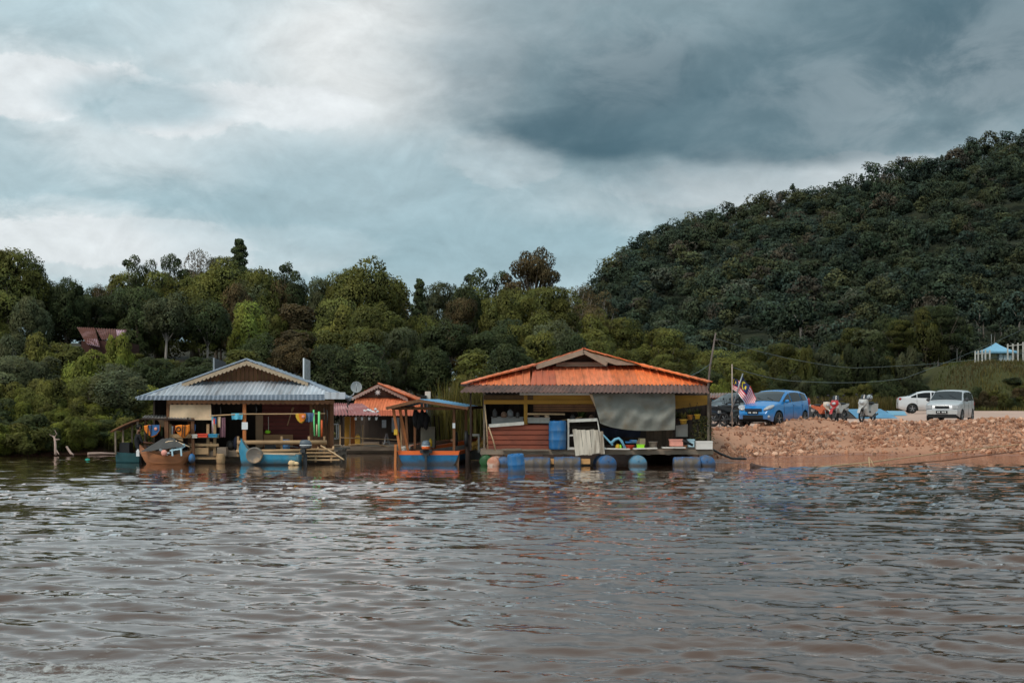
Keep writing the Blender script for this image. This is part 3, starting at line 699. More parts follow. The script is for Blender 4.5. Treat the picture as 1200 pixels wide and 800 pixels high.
# skyline and other trees one can pick out (px, py of the top, width px, distance, kind, colour)
for a in [(8, 287, 95, 92, 'round', OLIVE), (50, 325, 60, 96, 'tall', DARK), (76, 322, 62, 94, 'round', DARK), (118, 332, 58, 100, 'bare', BROWN), (158, 297, 46, 98, 'open', DARK), (190, 295, 44, 100, 'open', DARK),
          (232, 291, 60, 104, 'bare', BROWN), (272, 279, 56, 102, 'pointed', DARK), (252, 300, 92, 98, 'round', OLIVE), (300, 310, 70, 97, 'round', OLIVE), (335, 305, 50, 104, 'open', DARK), (352, 322, 46, 100, 'tall', DARK),
          (418, 298, 112, 96, 'round', OLIVE), (392, 318, 70, 98, 'umbrella', OLIVE), (455, 316, 60, 100, 'tall', DARK), (486, 325, 44, 102, 'pointed', DARK), (520, 328, 60, 108, 'umbrella', GREY), (545, 330, 54, 112, 'round', DARK),
          (572, 312, 66, 118, 'open', DARK), (628, 289, 78, 118, 'emergent', BROWN), (668, 330, 60, 125, 'bare', BROWN), (700, 338, 70, 130, 'bare', BROWN), (596, 334, 60, 120, 'umbrella', DARK), (130, 342, 62, 99, 'round', DARK), (104, 346, 56, 97, 'umbrella', DARK), (156, 338, 54, 103, 'round', OLIVE)]:
    forest_tree(*a, note='sky')
forest_tree(286, 350, 58, 80, 'draped', BRIGHT, 'bright green tree draped in creepers above the peak of the grey gable')
forest_tree(192, 338, 80, 76, 'high', GREY, 'grey green rounded tree with a tall pale bare trunk left of the grey gable')
forest_tree(240, 345, 60, 77, 'high', DARK, 'dark tree with creepers and a thin trunk above the upright panel')
forest_tree(352, 386, 76, 76, 'umbrella', OLIVE, 'olive spreading tree with a flat top above the right slope of the grey roof')
forest_tree(424, 382, 80, 74, 'umbrella', OLIVE, 'olive tree with a drooping rounded edge right above the satellite dish')
forest_tree(640, 372, 78, 82, 'round', GREY, 'grey green rounded tree just behind the left slope of the big orange roof')
forest_tree(600, 372, 74, 92, 'tall', DARK, 'dark tall tree left of the trunk of the tallest tree')
forest_tree(690, 350, 80, 100, 'bare', BROWN, 'brown half bare tree above the peak of the big orange roof')
forest_tree(142, 388, 66, 74, 'bush', BRIGHT, 'bright green leafy tree right beside the rusty roofed house')
env = [(-120, 280), (0, 290), (30, 305), (50, 335), (70, 330), (100, 340), (140, 318), (170, 312), (210, 312), (240, 308), (270, 300), (300, 315), (340, 328), (365, 335), (385, 318), (420, 306), (450, 322), (480, 342), (520, 345), (570, 335), (600, 335), (630, 330), (660, 335), (690, 350), (730, 375), (780, 388), (830, 400), (870, 418)]
bot = [(-120, 495), (0, 492), (150, 490), (250, 470), (420, 470), (560, 470), (700, 462), (830, 455), (870, 455)]
ex, ey = zip(*env); bx_, by_ = zip(*bot)
rt = random.Random(4)
for li, Y in enumerate((62, 68, 76, 86, 98, 112)):
    step = 46 if li < 2 else 40
    px = -150 + rt.uniform(0, 30)
    while px < (880 if li > 2 else 800):
        fr = (0.30, 0.46, 0.62, 0.78, 0.92, 1.0)[li]
        if px > 480: fr = (0.16, 0.3, 0.5, 0.72, 0.9, 1.0)[li]
        e, b0 = np.interp(px, ex, ey), np.interp(px, bx_, by_)
        py = b0 + (e - b0) * fr + rt.uniform(-14, 14) * (1 if li < 5 else .5)
        skip = (li == 0 and 165 < px) or (li == 1 and px > 430)
        # keep the rusty roof and the tall pale trunk in view
        if 70 < px < 165 and li <= 3: py = max(py, 398 + (px > 128) * 6 + rt.uniform(0, 14))
        if li <= 2 and px < 100: py = max(py, 372 + 20 * (2 - li) + rt.uniform(0, 20))
        if 150 < px < 262 and li <= 2: py = max(py, 416 + rt.uniform(0, 10))
        if not skip:
            k = rt.random()
            if px < 160 and li < 3: kind, colr = ('round', 'bush', 'round', 'draped', 'bush')[rt.randrange(5)], (OLIVE, BRIGHT, OLIVE, BRIGHT, OLIVE, GREY)[rt.randrange(6)]
            elif px > 700: kind, colr = ('round', 'umbrella', 'draped')[rt.randrange(3)], (OLIVE, OLIVE, DARK, OLIVE)[rt.randrange(4)]
            else: kind, colr = ('round', 'umbrella', 'tall', 'draped', 'round', 'high')[rt.randrange(6)], (OLIVE, DARK, OLIVE, DARK, GREY, OLIVE, BROWN if k > .6 else DARK)[rt.randrange(7)]
            forest_tree(px, py, step * rt.uniform(1.25, 1.9), Y + rt.uniform(-2.5, 2.5), kind, colr)
        px += step * rt.uniform(.75, 1.2)
# shrubs right at the water on the left bank
rt = random.Random(9)
for row, (d0, d1, y0, y1, st) in enumerate(((.2, 1.6, 482, 512, 12), (2.6, 4.8, 462, 492, 17), (5.0, 8.0, 440, 470, 22))):
    px = -170
    while px < (215 if row else 150):
        x = X(px, 57); Y = float(shore(x)) + rt.uniform(d0, d1); py = rt.uniform(y0, y1); x = X(px, Y); g = gh(x, Y); h = max(1.0, Z(py, Y) - g)
        colr = (OLIVE, BRIGHT, OLIVE, DARK, BRIGHT)[rt.randrange(5)]
        z_ = 'at the left edge' if px < 50 else 'by the pale dead snag' if px < 100 else 'left of the dark green boat'
        r_ = ("overhanging the water's edge", 'second from the water', 'third from the water')[row]
        plant_tree('shrub', 'bush', x, Y, h, rt.uniform(48, 84) * Y / F, tuple(np.array(colr) * rt.uniform(.7, 1.15)), f"{COL_WORD[colr]} shrub {r_} {z_}", 'shrub')
        px += st * rt.uniform(.8, 1.35)
for px, py, wd, Y, colr in ((545, 462, 30, 66, YEL), (566, 470, 26, 65, YEL), (556, 478, 24, 63.5, BRIGHT), (590, 468, 30, 66, OLIVE), (848, 442, 40, 84, BRIGHT), (880, 450, 46, 88, OLIVE)):
    x = X(px, Y); plant_tree('shrub', 'bush', x, Y, Z(py, Y) - gh(x, Y), wd * Y / F, colr, f"{COL_WORD[colr]} shrub " + ('in the gap left of the big orange roof' if px < 600 else 'behind the flag poles'), 'shrub')
# bushy trees between the car park and the foot of the hill
rt = random.Random(12)
for row, Y in enumerate((118, 127, 138, 150, 160)):
    px = 780 + 11 * row
    while px < (1125 if row > 2 else 1095):
        x = X(px, Y); colr = (DARK, OLIVE, DARK, GREY, OLIVE)[rt.randrange(5)]; kd = ('round', 'bush', 'umbrella', 'bush')[rt.randrange(4)] if row > 1 else 'bush'
        h = rt.uniform(1.6, 3.0) if row == 0 else rt.uniform(3.2, 5.5) + .5 * row
        if gh(x, Y) > 2.6 and row < 3: px += 20; continue
        w_ = rt.uniform(34, 56); nm = 'shrub' if h < 3 else 'forest_tree'
        z_ = 'behind the blue hatchback' if px < 950 else 'behind the motorcycles' if px < 1050 else 'behind the silver cars' if px < 1150 else 'behind the grassy mound'
        plant_tree(nm, kd, x, Y, h, w_ * Y / F, tuple(np.array(colr) * rt.uniform(.55, .95)), f"{COL_WORD[colr]} {KIND_WORD[kd]} {'shrub' if h < 3 else 'tree'} at the foot of the hill {z_}", 'shrub' if h < 3 else 'tree')
        px += rt.uniform(20, 32)
# rainforest on the right hill: the biggest crowns as trees, the rest as one mass
rng = np.random.default_rng(77)
cand = []
for _ in range(20000):
    y = YF - 16 + (YR + 25 - YF + 16) * rng.random() ** .85; u = rng.uniform(-0.03, 0.50); x = u * y
    if 600 + u * F < 800 and y < YF + 30: continue
    if np.interp(u, _ru, _rt) < 0.02: continue
    if 600 + u * F > 1132 and y < 178: continue
    cand.append((x, y))
    if len(cand) > 9000: break
cand = np.array(cand); keep = []
cell = {}
for x, y in cand:
    r = 2.2 + 1.35 * (y - YF) / (YR - YF); k = (int(x // 6), int(y // 6))
    if any((x - a) ** 2 + ((y - b) * .8) ** 2 < r * r for i in (-1, 0, 1) for j in (-1, 0, 1) for a, b in cell.get((k[0] + i, k[1] + j), ())): continue
    cell.setdefault(k, []).append((x, y)); keep.append((x, y))
keep = np.array(keep); kz = height(keep[:, 0], keep[:, 1])
kpx = 600 + F * keep[:, 0] / keep[:, 1]
HC = [np.array(c) * 1.0 + np.array((.006, .013, .017)) for c in ((0.044, 0.058, 0.026), (0.058, 0.068, 0.026), (0.036, 0.052, 0.032), (0.085, 0.086, 0.028), (0.084, 0.064, 0.038), (0.050, 0.068, 0.040), (0.094, 0.098, 0.062), (0.044, 0.062, 0.026))]  # the added blue-grey offset is distance haze put into the leaf colour
LEAF_N, LEAF_S, LEAF_C = 1.45, .72, .3
HCW = ['deep green', 'mid green', 'blue green', 'olive', 'brownish', 'deep green', 'pale grey', 'deep green']
for i in range(3):
    lb = lobes_round(rg, 4.4, 2.9, 2.3, 14, 1.15)
    proto('hill', i, lb, 50, 0.36, lambda mb, r: limbs(mb, r, .17, 3.4, [(1.2, 0, 4.6), (-1, .8, 4.8)]), bark_pale, up=.5)
lb = [(rg.uniform(-1.2, 1.2), rg.uniform(-1.2, 1.2), 3.2 + .62 * k, 1.1 * (1.25 - k / 9), 1.1 * (1.25 - k / 9), .8, tl(rg)) for k in range(8)]
proto('hill', 3, lb, 70, 0.32, lambda mb, r: limbs(mb, r, .15, 5.5, []), bark_pale, up=.3)
lb = [(math.cos(k * 2.4) * 2.1 * (k % 3) / 2.2, math.sin(k * 2.4) * 2.1 * (k % 3) / 2.2, 6.2 + rg.uniform(-.7, .6), 1.2, 1.2, .6, tl(rg)) for k in range(11)]
proto('hill', 4, lb, 54, 0.34, lambda mb, r: limbs(mb, r, .16, 4.6, [(1.5, 0, 6), (-1.3, .8, 6), (0, -1.5, 6)]), bark_pale, up=.6)
vis = (kpx > 640) & (kpx < 1215)
# apparent size: nearer trees and the skyline ones show largest
score = 1 / keep[:, 1] + np.where(keep[:, 1] > YR - 18, 0.0028, 0) + rng.uniform(0, .0004, len(keep)); score[~vis] = -1
order = np.argsort(-score); single = set(order[:270].tolist())
mv, mf, mc, mn, off = [], [], [], [], 0
for i, (x, y) in enumerate(keep):
    ci = rng.choice(8, p=[.2, .17, .17, .12, .09, .1, .04, .11]); vi = rng.choice(5, p=[.28, .25, .22, .05, .2]); s = rng.choice([.55, .7, .85, 1.0, 1.25], p=[.2, .28, .27, .17, .08]) * rng.uniform(.9, 1.1) * (.72 + .36 * (y - YF) / (YR - YF)); hs = s * rng.uniform(.85, 1.22)
    if rng.random() < .05: hs *= 1.3
    c = HC[ci] * rng.uniform(.75, 1.25)
    if i in single:
        where = 'along the ridge of the right hill' if y > YR - 18 else 'at the foot of the right hill behind the car park'
        lab = f"{HCW[ci]} rainforest tree {where}"
        pr = PROTO['hill'][vi]
        t = plant_tree('rainforest_tree', 'hill', x, y, pr[2] * hs, pr[3] * s, tuple(c), lab, 'tree', lab.replace(' tree ', ' trees '), vi, float(kz[i]) - .2)
    else:
        v, f, cc, nn = PROTO['hill'][vi][4]; a = rng.uniform(0, 6.28); ca, sa = math.cos(a), math.sin(a)
        sub = 1 if vis[i] else 3
        q = v.reshape(-1, 4, 3)[::sub].reshape(-1, 3); k = len(q) // 4
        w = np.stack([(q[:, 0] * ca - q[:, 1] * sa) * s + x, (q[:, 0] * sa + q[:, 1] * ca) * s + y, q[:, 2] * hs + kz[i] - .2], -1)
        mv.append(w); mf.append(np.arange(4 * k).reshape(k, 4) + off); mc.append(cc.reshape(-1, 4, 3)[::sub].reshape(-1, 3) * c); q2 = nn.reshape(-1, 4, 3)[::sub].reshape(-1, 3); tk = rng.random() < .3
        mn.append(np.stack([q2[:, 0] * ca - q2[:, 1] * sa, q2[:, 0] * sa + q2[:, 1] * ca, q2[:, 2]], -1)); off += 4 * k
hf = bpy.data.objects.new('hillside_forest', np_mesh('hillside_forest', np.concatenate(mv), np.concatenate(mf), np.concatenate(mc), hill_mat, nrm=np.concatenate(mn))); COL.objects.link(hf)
tag(hf, 'dense dark rainforest covering the whole right hillside', 'forest', kind='stuff')
# pale stems that show between the crowns
for i in rng.choice(len(keep), 420, replace=False):
    if int(i) in single: continue
    x, y = keep[i]; z = kz[i]; h = rng.uniform(3.5, 6.5); w = rng.uniform(.07, .13); lx = rng.normal(0, .25); q = []; n_ = []
    for k in range(4):
        a0, a1 = k * 1.5708, (k + 1) * 1.5708
        q += [(x + w * math.cos(a0), y - 1.6 + w * math.sin(a0), z), (x + w * math.cos(a1), y - 1.6 + w * math.sin(a1), z), (x + lx + w * .6 * math.cos(a1), y - 1.6 + w * .6 * math.sin(a1), z + h), (x + lx + w * .6 * math.cos(a0), y - 1.6 + w * .6 * math.sin(a0), z + h)]; n_ += [(math.cos((a0 + a1) / 2), math.sin((a0 + a1) / 2), 0)] * 4
    mv.append(np.array(q)); mf.append(np.arange(16).reshape(4, 4) + off); mc.append(np.full((16, 3), rng.uniform(.1, .3)) * np.array((1, .95, .9))); mn.append(np.array(n_)); off += 16
print('hill trees', len(keep), 'mass quads', off // 4, 'forest', len(TREES))
# share a label -> share a group
byl = {}
for o in scene.objects:
    if o.parent is None and o.get('category') in ('tree', 'shrub') and not o.get('group'): byl.setdefault(o['label'], []).append(o)
for l, os_ in byl.items():
    if len(os_) > 1:
        for o in os_: o['group'] = l.replace(' tree ', ' trees ').replace(' shrub ', ' shrubs ')
rt = random.Random(23)
for k in range(26):
    Y = rt.uniform(112, 121); px = rt.uniform(1104, 1215); x = X(px, Y); colr = (OLIVE, BROWN, DARK, OLIVE)[rt.randrange(4)]
    plant_tree('shrub', 'bush', x, Y, rt.uniform(.6, 1.5), rt.uniform(18, 36) * Y / F, tuple(np.array(colr) * rt.uniform(.5, .9)), f"{COL_WORD[colr]} low shrub on the face of the mound under the tent", 'shrub', f"{COL_WORD[colr]} low shrubs on the face of the mound under the tent")
# dry reeds and grass behind the car park, at the mound and by the river
def grass_patch(name, label, pts, n, h0, h1, size, colr, rng):
    V, Fc, C, o = [], [], [], 0
    for (x, y, sx, sy) in pts:
        v, f, c = add_blades(rng, n, 0, h0, h1, size, (sx, sy)); v = v.copy(); v[:, 0] += x; v[:, 1] += y; v[:, 2] += height(v[:, 0], v[:, 1])
        V.append(v); Fc.append(f + o); C.append(c * np.array(colr[rng.integers(len(colr))])); o += len(v)
    ob = bpy.data.objects.new(name, np_mesh(name, np.concatenate(V), np.concatenate(Fc), np.concatenate(C), blade_mat)); COL.objects.link(ob)
    return tag(ob, label, 'grass', kind='stuff')
rng = np.random.default_rng(8)
DRY = [(0.13, 0.10, 0.032), (0.10, 0.085, 0.025), (0.12, 0.08, 0.035), (0.075, 0.08, 0.022)]
grass_patch('reed_grass', 'tall dry reeds along the back of the car park', [(X(p, y), y, 2.0, 1.6) for p in range(845, 1075, 14) for y in (113, 117, 122) if (p * 7 + y * 13) % 5 < 3], 420, .4, 1.35, .03, DRY, rng)
GRN = [(0.11, 0.11, 0.028), (0.135, 0.112, 0.03), (0.08, 0.09, 0.026), (0.105, 0.082, 0.03)]
grass_patch('mound_grass', 'yellow green grass covering the mound below the blue tent', [(x, y, 2.2, 2.2) for x in range(36, 66, 3) for y in range(113, 168, 3) if x / y > .312], 300, .15, .5, .035, GRN, rng)
grass_patch('bank_grass', 'low grass and weeds between the left bank trees and the water', [(x, float(shore(x)) + 1.9, 1.1, 1.1) for x in np.arange(-30, -13, 1.4)], 200, .3, .9, .02, [(0.07, 0.075, 0.02), (0.06, 0.05, 0.02)], rng)
grass_patch('yellow_reeds', 'yellowish tall reeds in the gap left of the big orange roofed house', [(X(p, 64), 64 + k, .5, .9) for p in range(520, 600, 12) for k in (0, 2)], 200, 1.2, 3.0, .025, [(0.17, 0.14, 0.03), (0.13, 0.13, 0.03), (0.12, 0.10, 0.03)], rng)
# ------------------------------------------------------------------ materials for built things
dk = M('dark_timber', A(46, 34, 28, 1.1), .85, .3, 5, (1, 1, .3), island=.3)
brown = M('brown_timber', A(104, 70, 46, 1.35), .8, .25, 5, (1, 1, .3), dirt=A(50, 38, 30), dirt_amt=.4, island=.2)
tan = M('tan_timber', A(150, 122, 90, 1.5), .8, .22, 5, (.4, 1, 1), dirt=A(80, 62, 46), dirt_amt=.45, island=.25)
greyw = M('weathered_timber', A(120, 106, 92, 1.4), .85, .25, 6, (.4, 1, 1), dirt=A(70, 58, 48), dirt_amt=.5, island=.25)
orangew = M('orange_timber', A(160, 96, 52, 1.5), .7, .2, 6, (1, 1, .3), dirt=A(90, 50, 30), dirt_amt=.35, island=.12)
redw = M('maroon_boards', A(88, 42, 36, 1.7), .75, .16, 6, (.5, 1, 1), dirt=A(60, 32, 28), dirt_amt=.3, island=.14)
yelw = M('ochre_boards', A(146, 106, 38, 1.45), .75, .16, 5, (.3, 1, 1), dirt=A(92, 66, 30), dirt_amt=.45, island=.12)
cream = M('cream_sheet', A(190, 164, 134, 1.5), .85, .1, 4, dirt=A(150, 122, 96), dirt_amt=.4)
tin = M('grey_tin', A(172, 176, 182, 1.3), .55, .16, 5, (2.5, .25, .25), dirt=A(122, 118, 118, 1.2), dirt_amt=.55, dirt_scale=2.2, metal=.1, sheets=.9)
tinblue = M('blue_grey_tin', A(134, 144, 156, 1.25), .5, .12, 4, dirt=A(86, 92, 100), dirt_amt=.4, metal=.2)
tindk = M('brown_tin', A(100, 72, 62, 1.4), .7, .2, 4, (1, .6, .6), dirt=A(58, 46, 42), dirt_amt=.6, dirt_scale=2.5)
org1 = M('orange_roof', A(216, 102, 42, 1.4), .65, .2, 5, (2.2, .35, .35), dirt=A(150, 82, 46, 1.2), dirt_amt=.5, dirt_scale=2.0, sheets=.86)
org2 = M('faded_orange_roof', A(160, 84, 58, 1.5), .7, .14, 3, (1.5, .5, .5), dirt=A(110, 66, 52), dirt_amt=.5)
pinkr = M('faded_red_tin', A(142, 92, 90, 1.25), .6, .16, 5, (.4, 1, 1), dirt=A(196, 160, 158), dirt_amt=.45, dirt_scale=1.8)
rusty = M('rust_sheet', A(126, 66, 48, 1.5), .7, .2, 3, (.4, 1, 1), dirt=A(76, 44, 36), dirt_amt=.55, dirt_scale=1.6)
white = M('old_white_paint', A(206, 200, 190, 1.25), .6, .08, 5, dirt=A(150, 138, 122), dirt_amt=.45, dirt_scale=3)
whitep = M('white_plastic', A(214, 216, 216, 1.2), .45, .04, 5)
paleb = M('pale_blue_plastic', A(168, 196, 206, 1.25), .45, .05, 5)
blueb = M('blue_plastic', A(34, 98, 150, 1.2), .55, .2, 4, (1, 1, .35), dirt=A(84, 100, 112), dirt_amt=.55, dirt_scale=3.5, scum=(.02, .2, .8, (.07, .05, .034)))
bluet = M('turquoise_paint', A(52, 132, 162, 1.2), .6, .18, 5, dirt=A(92, 116, 120), dirt_amt=.6, dirt_scale=3, scum=(.02, .2, .8, (.07, .05, .034)))
blueh = M('hull_blue', A(24, 92, 130, 1.4), .5, .15, 5, dirt=A(24, 62, 82), dirt_amt=.5, dirt_scale=3, scum=(.02, .2, .8, (.07, .05, .034)))
orgp = M('orange_paint', A(204, 92, 40, 1.5), .5, .1, 4)
teal = M('dark_teal_paint', A(36, 74, 78, 1.4), .5, .15, 4, dirt=A(20, 42, 44), dirt_amt=.4)
black = M('black_rubber', (.014, .014, .015), .6, .15, 8)
dkgrey = M('dark_grey_plastic', (.045, .047, .05), .5, .12, 6)
steel = M('dull_steel', (.35, .36, .37), .4, .1, 6, metal=.7)
tarpm = M('grey_tarpaulin', A(124, 123, 115, 1.3), .7, .16, 2.2, dirt=A(120, 104, 82, 1.2), dirt_amt=.55, dirt_scale=1.4, bump=.45, bump_scale=7)
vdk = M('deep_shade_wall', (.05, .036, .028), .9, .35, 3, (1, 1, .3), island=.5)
orange = M('orange_cloth', (.80, .22, .02), .7, .08, 5)
navy = M('navy_cloth', A(44, 82, 124, 1.5), .7, .12, 5)
yellow = M('yellow_plastic', (.70, .42, .03), .55, .06, 5)
lime = M('lime_plastic', A(136, 196, 40, 1.5), .45, .05, 5)
red = M('red_plastic', A(190, 62, 40, 1.5), .5, .06, 5)
pink = M('pink_plastic', A(206, 138, 122, 1.4), .5, .1, 5)
neon = M('mint_green_plastic', A(110, 226, 130, 1.35), .4, .04, 4)
rope = M('rope', A(170, 144, 112, 1.3), .9, .2, 20)
leafm = M('pot_leaf', (.05, .06, .016), .6, .3, 6, island=.35)
leafy = M('pot_leaf_yellow', (.16, .13, .03), .6, .3, 6, island=.4)
styro = M('white_foam', A(212, 204, 196, 1.2), .8, .05, 6, dirt=A(170, 150, 130), dirt_amt=.3)
tealc = M('turquoise_cloth', A(86, 160, 182, 1.5), .8, .1, 5)
mauve = M('mauve_cloth', A(128, 92, 100, 1.5), .8, .25, 18)
bluec = M('denim_cloth', A(74, 94, 122, 1.5), .8, .2, 9)
cardm = M('cardboard', A(172, 132, 92, 1.4), .85, .08, 5)
glassd = M('dark_glass', (.02, .024, .026), .12, .1, 3, spec=.6)

def boards_h(mb, x0, y0, x1, y1, Y, n, d=.03, m=0, gap=.012, jit=.01):
    """horizontal boards filling the px rectangle at depth Y"""
    a, b = P(x0, y1, Y), P(x1, y0, Y); h = (b.z - a.z) / n
    for i in range(n):
        mb.box(((a.x + b.x) / 2, Y + d / 2 + random.uniform(-jit, jit), a.z + h * (i + .5)), (b.x - a.x, d, h - gap), m=m)
def boards_v(mb, x0, y0, x1, y1, Y, n, d=.03, m=0, gap=.012, jit=.008):
    a, b = P(x0, y1, Y), P(x1, y0, Y); w = (b.x - a.x) / n
    for i in range(n):
        mb.box((a.x + w * (i + .5), Y + d / 2 + random.uniform(-jit, jit), (a.z + b.z) / 2), (w - gap, d, b.z - a.z), m=m)
def scallop(mb, a, b, drop, n, th=.03, m=0):
    """board from a to b with a scalloped lower edge"""
    a, b = Vector(a), Vector(b); k = n * 6
    top = [a.lerp(b, i / k) for i in range(k + 1)]
    bot = [p + Vector((0, 0, -drop * (.62 + .38 * abs(math.sin(math.pi * i * n / k))))) for i, p in enumerate(top)]
    vs = top + bot + [p + Vector((0, th, 0)) for p in top + bot]; o = 2 * (k + 1)
    fs = []
    for i in range(k):
        fs += [(i, k + 1 + i, k + 2 + i, i + 1), (o + i, o + i + 1, o + k + 2 + i, o + k + 1 + i), (i, i + 1, o + i + 1, o + i), (k + 1 + i, o + k + 1 + i, o + k + 2 + i, k + 2 + i)]
    mb.add(vs, fs, m)
def part(fn, name, mats, root):
    mb = MB(); fn(mb); return mb.build(name, mats, root)
def solo(fn, name, mats, label, cat, group=None, base=None):
    mb = MB(); fn(mb); return tag(mb.build(name, mats, base=base), label, cat, group)
def plank_deck(mb, x0, x1, Y0, Y1, z, w=.22, th=.05, m=0, along='x'):
    if along == 'x':
        y = Y0
        while y < Y1: mb.box(((x0 + x1) / 2 + random.uniform(-.04, .04), y + w / 2, z - th / 2 + random.uniform(-.006, .006)), (x1 - x0, w - .015, th), m=m); y += w
    else:
        x = x0
        while x < x1: mb.box((x + w / 2, (Y0 + Y1) / 2, z - th / 2 + random.uniform(-.006, .006)), (w - .015, Y1 - Y0, th), m=m); x += w

# ================================================================== LEFT HOUSE: grey tin roof
YA = 50.0
ha = thing('floating_house', 'floating timber house with a grey corrugated roof and a scalloped gable', 'house', (X(289, YA), YA, 0))
zd = .42                                                            # deck height
def f(mb):
    plank_deck(mb, X(198, YA), X(396, YA), 49.35, 53.2, zd, .24, .05)
    for x in np.linspace(X(202, YA), X(392, YA), 9): mb.bar((x, 49.4, .28), (x, 53.1, .28), .12, .16)
    mb.bar((X(198, YA), 49.36, .3), (X(396, YA), 49.36, .3), .1, .16)
    for y in (49.9, 51.3, 52.7): mb.tube([(X(199, YA), y, .06), (X(395, YA), y, .06)], .19, 8)
part(f, 'deck', greyw, ha)
E0, E1 = P(160, 466, 49.3), P(405, 466, 49.3)
K0, K1 = P(215, 447.5, 51.0), P(359, 446, 51.0); PK = P(289, 422, 50.6)
RB = Vector((PK.x, 53.4, PK.z)); B0, B1 = Vector((E0.x, 53.8, E0.z)), Vector((E1.x - .1, 53.0, E1.z))
roof = part(lambda mb: mb.clip_sheet(E0, E1, K0, K1, 50, .02, mode='sin'), 'roof', tin, ha)
def f(mb):
    S0, S1 = P(213, 449, 50.6), P(361, 448, 50.6)
    mb.sheet(S0, PK, RB, Vector((S0.x, 53.4, S0.z)), 14, .02)
    mb.sheet(PK, S1, Vector((S1.x, 53.4, S1.z)), RB, 14, .02)
    mb.sheet(E0, K0 + Vector((.05, 0, -.02)), Vector((S0.x, 53.4, S0.z - .03)), B0, 8, .015)
    mb.sheet(K1 + Vector((-.05, 0, -.02)), E1, B1, Vector((S1.x, 53.0, S1.z - .03)), 8, .015)
    mb.add([B0, B1, Vector((S1.x, 53.3, S1.z)), Vector((S0.x, 53.3, S0.z))], [(0, 1, 2, 3)])
    mb.bar(E0, K0, .16, .05); mb.bar(E1, K1, .16, .05); mb.bar(S0 + Vector((0, 0, .03)), PK + Vector((0, 0, .05)), .2, .05); mb.bar(S1 + Vector((0, 0, .03)), PK + Vector((0, 0, .05)), .2, .05)
part(f, 'upper_roof', tinblue, ha)
def f(mb):
    a, b = P(160, 466.5, 49.24), P(380.5, 466.5, 49.24); c, d = P(380.5, 459.5, 49.3), P(160, 459.5, 49.3)
    a, b, c, d = [Vector((p.x, 49.22, p.z)) for p in (P(160, 468.5, 49.22), P(380.5, 468.5, 49.22), P(380.5, 461.8, 49.22), P(162, 463.5, 49.22))]
    mb.sheet(a, b, c, d, 42, .022)
part(f, 'fascia', tinblue, ha)
part(lambda mb: mb.pbox(380.7, 459.5, 404.5, 467.5, 49.18, .04), 'fascia_panel', tin, ha)['label'] = 'plain grey panel at the right end of the fascia'
def f(mb):
    a, b, c = P(222, 449, 51.05), P(352, 448, 51.05), P(289, 426.5, 51.05); n = 26
    for i in range(n):
        u0, u1 = i / n, (i + 1) / n - .004; base0, base1 = a.lerp(b, u0), a.lerp(b, u1)
        def top(u):
            p = a.lerp(b, u); t = (p.x - a.x) / (c.x - a.x) if p.x < c.x else (b.x - p.x) / (b.x - c.x); return Vector((p.x, p.y, p.z + (c.z - a.z) * t))
        mb.prism([base0, base1, top(u1), top(u0)], (0, .03, 0))
part(f, 'gable_wall', brown, ha)
def f(mb):
    scallop(mb, P(213, 449.2, 50.52), P(289, 422.6, 50.52), .17, 16); scallop(mb, P(289, 422.6, 50.52), P(361, 447.6, 50.52), .17, 16)
part(f, 'barge_board', M('grey_cream_trim', A(164, 144, 120, 1.2), .85, .15, 6, dirt=A(110, 94, 78), dirt_amt=.5), ha)
part(lambda mb: scallop(mb, P(196, 468.8, 49.34), P(392, 468.8, 49.34), .15, 34), 'valance', brown, ha)
def f(mb):
    for px, y, m in ((195, 49.6, 0), (250, 49.7, 0), (363.5, 49.7, 0), (390, 49.8, 0), (250, 52.5, 0), (200, 53, 0)):
        pass
for px, Y, mt, w in ((286.5, 49.55, orangew, .115), (197, 49.6, brown, .1), (250, 50.6, dk, .1), (365, 49.9, brown, .12), (389, 50.2, brown, .12), (197, 52.9, dk, .1)):
    part(lambda mb: mb.box((X(px, Y), Y, (zd + 2.28) / 2), (w, w, 2.28 - zd)), 'post', mt, ha)
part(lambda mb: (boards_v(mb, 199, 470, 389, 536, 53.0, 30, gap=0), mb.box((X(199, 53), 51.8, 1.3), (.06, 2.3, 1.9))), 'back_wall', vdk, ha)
part(lambda mb: (boards_h(mb, 308, 471, 366, 527, 51.2, 12), mb.box((X(366.4, 51.2), 52.1, 1.32), (.05, 1.7, 1.86)), mb.box((X(307.6, 51.2), 52.1, 1.32), (.05, 1.7, 1.86))), 'boarded_wall', redw, ha)
part(lambda mb: boards_v(mb, 367, 469, 391, 527, 50.4, 7), 'corner_wall', brown, ha)
part(lambda mb: mb.pbox(299.5, 486, 308, 524, 51.0, .05), 'door_leaf', M('tan_door', A(132, 106, 82, 1.5), .8, .1, 3), ha)
part(lambda mb: mb.pbox(309, 509, 343, 524, 50.9, .06), 'low_panel', M('ply_panel', A(134, 100, 70, 1.5), .8, .12, 3), ha)
part(lambda mb: mb.grid(lambda u, v: P(199 + 48 * u + v * 1.0 * (1 - 2 * u) * -1, 474 + 18 * v, 49.5) + Vector((0, .03 * math.sin(u * 9 + v * 2), 0)), 20, 6), 'blind', cream, ha)
part(lambda mb: mb.pbox(283.2, 494.5, 290.2, 503, 49.47, .02), 'notice', whitep, ha)
def f(mb):                                                         # counter and rails at the left
    for y0, y1, x0, x1, m in ((508.5, 513, 196, 256, 0), (514, 521, 198, 214, 0), (519.5, 522.5, 200, 256, 0), (524.5, 532, 222, 244, 0), (535.5, 538, 200, 258, 0)): mb.pbox(x0, y0, x1, y1, 49.2, .06)
    for px in (199, 226, 243.5, 251.5): mb.box((X(px, 49.3), 49.33, .8), (.09, .09, 1.1))
    boards_h(mb, 200, 513, 214, 532, 49.5, 5)
part(f, 'counter', tan, ha)
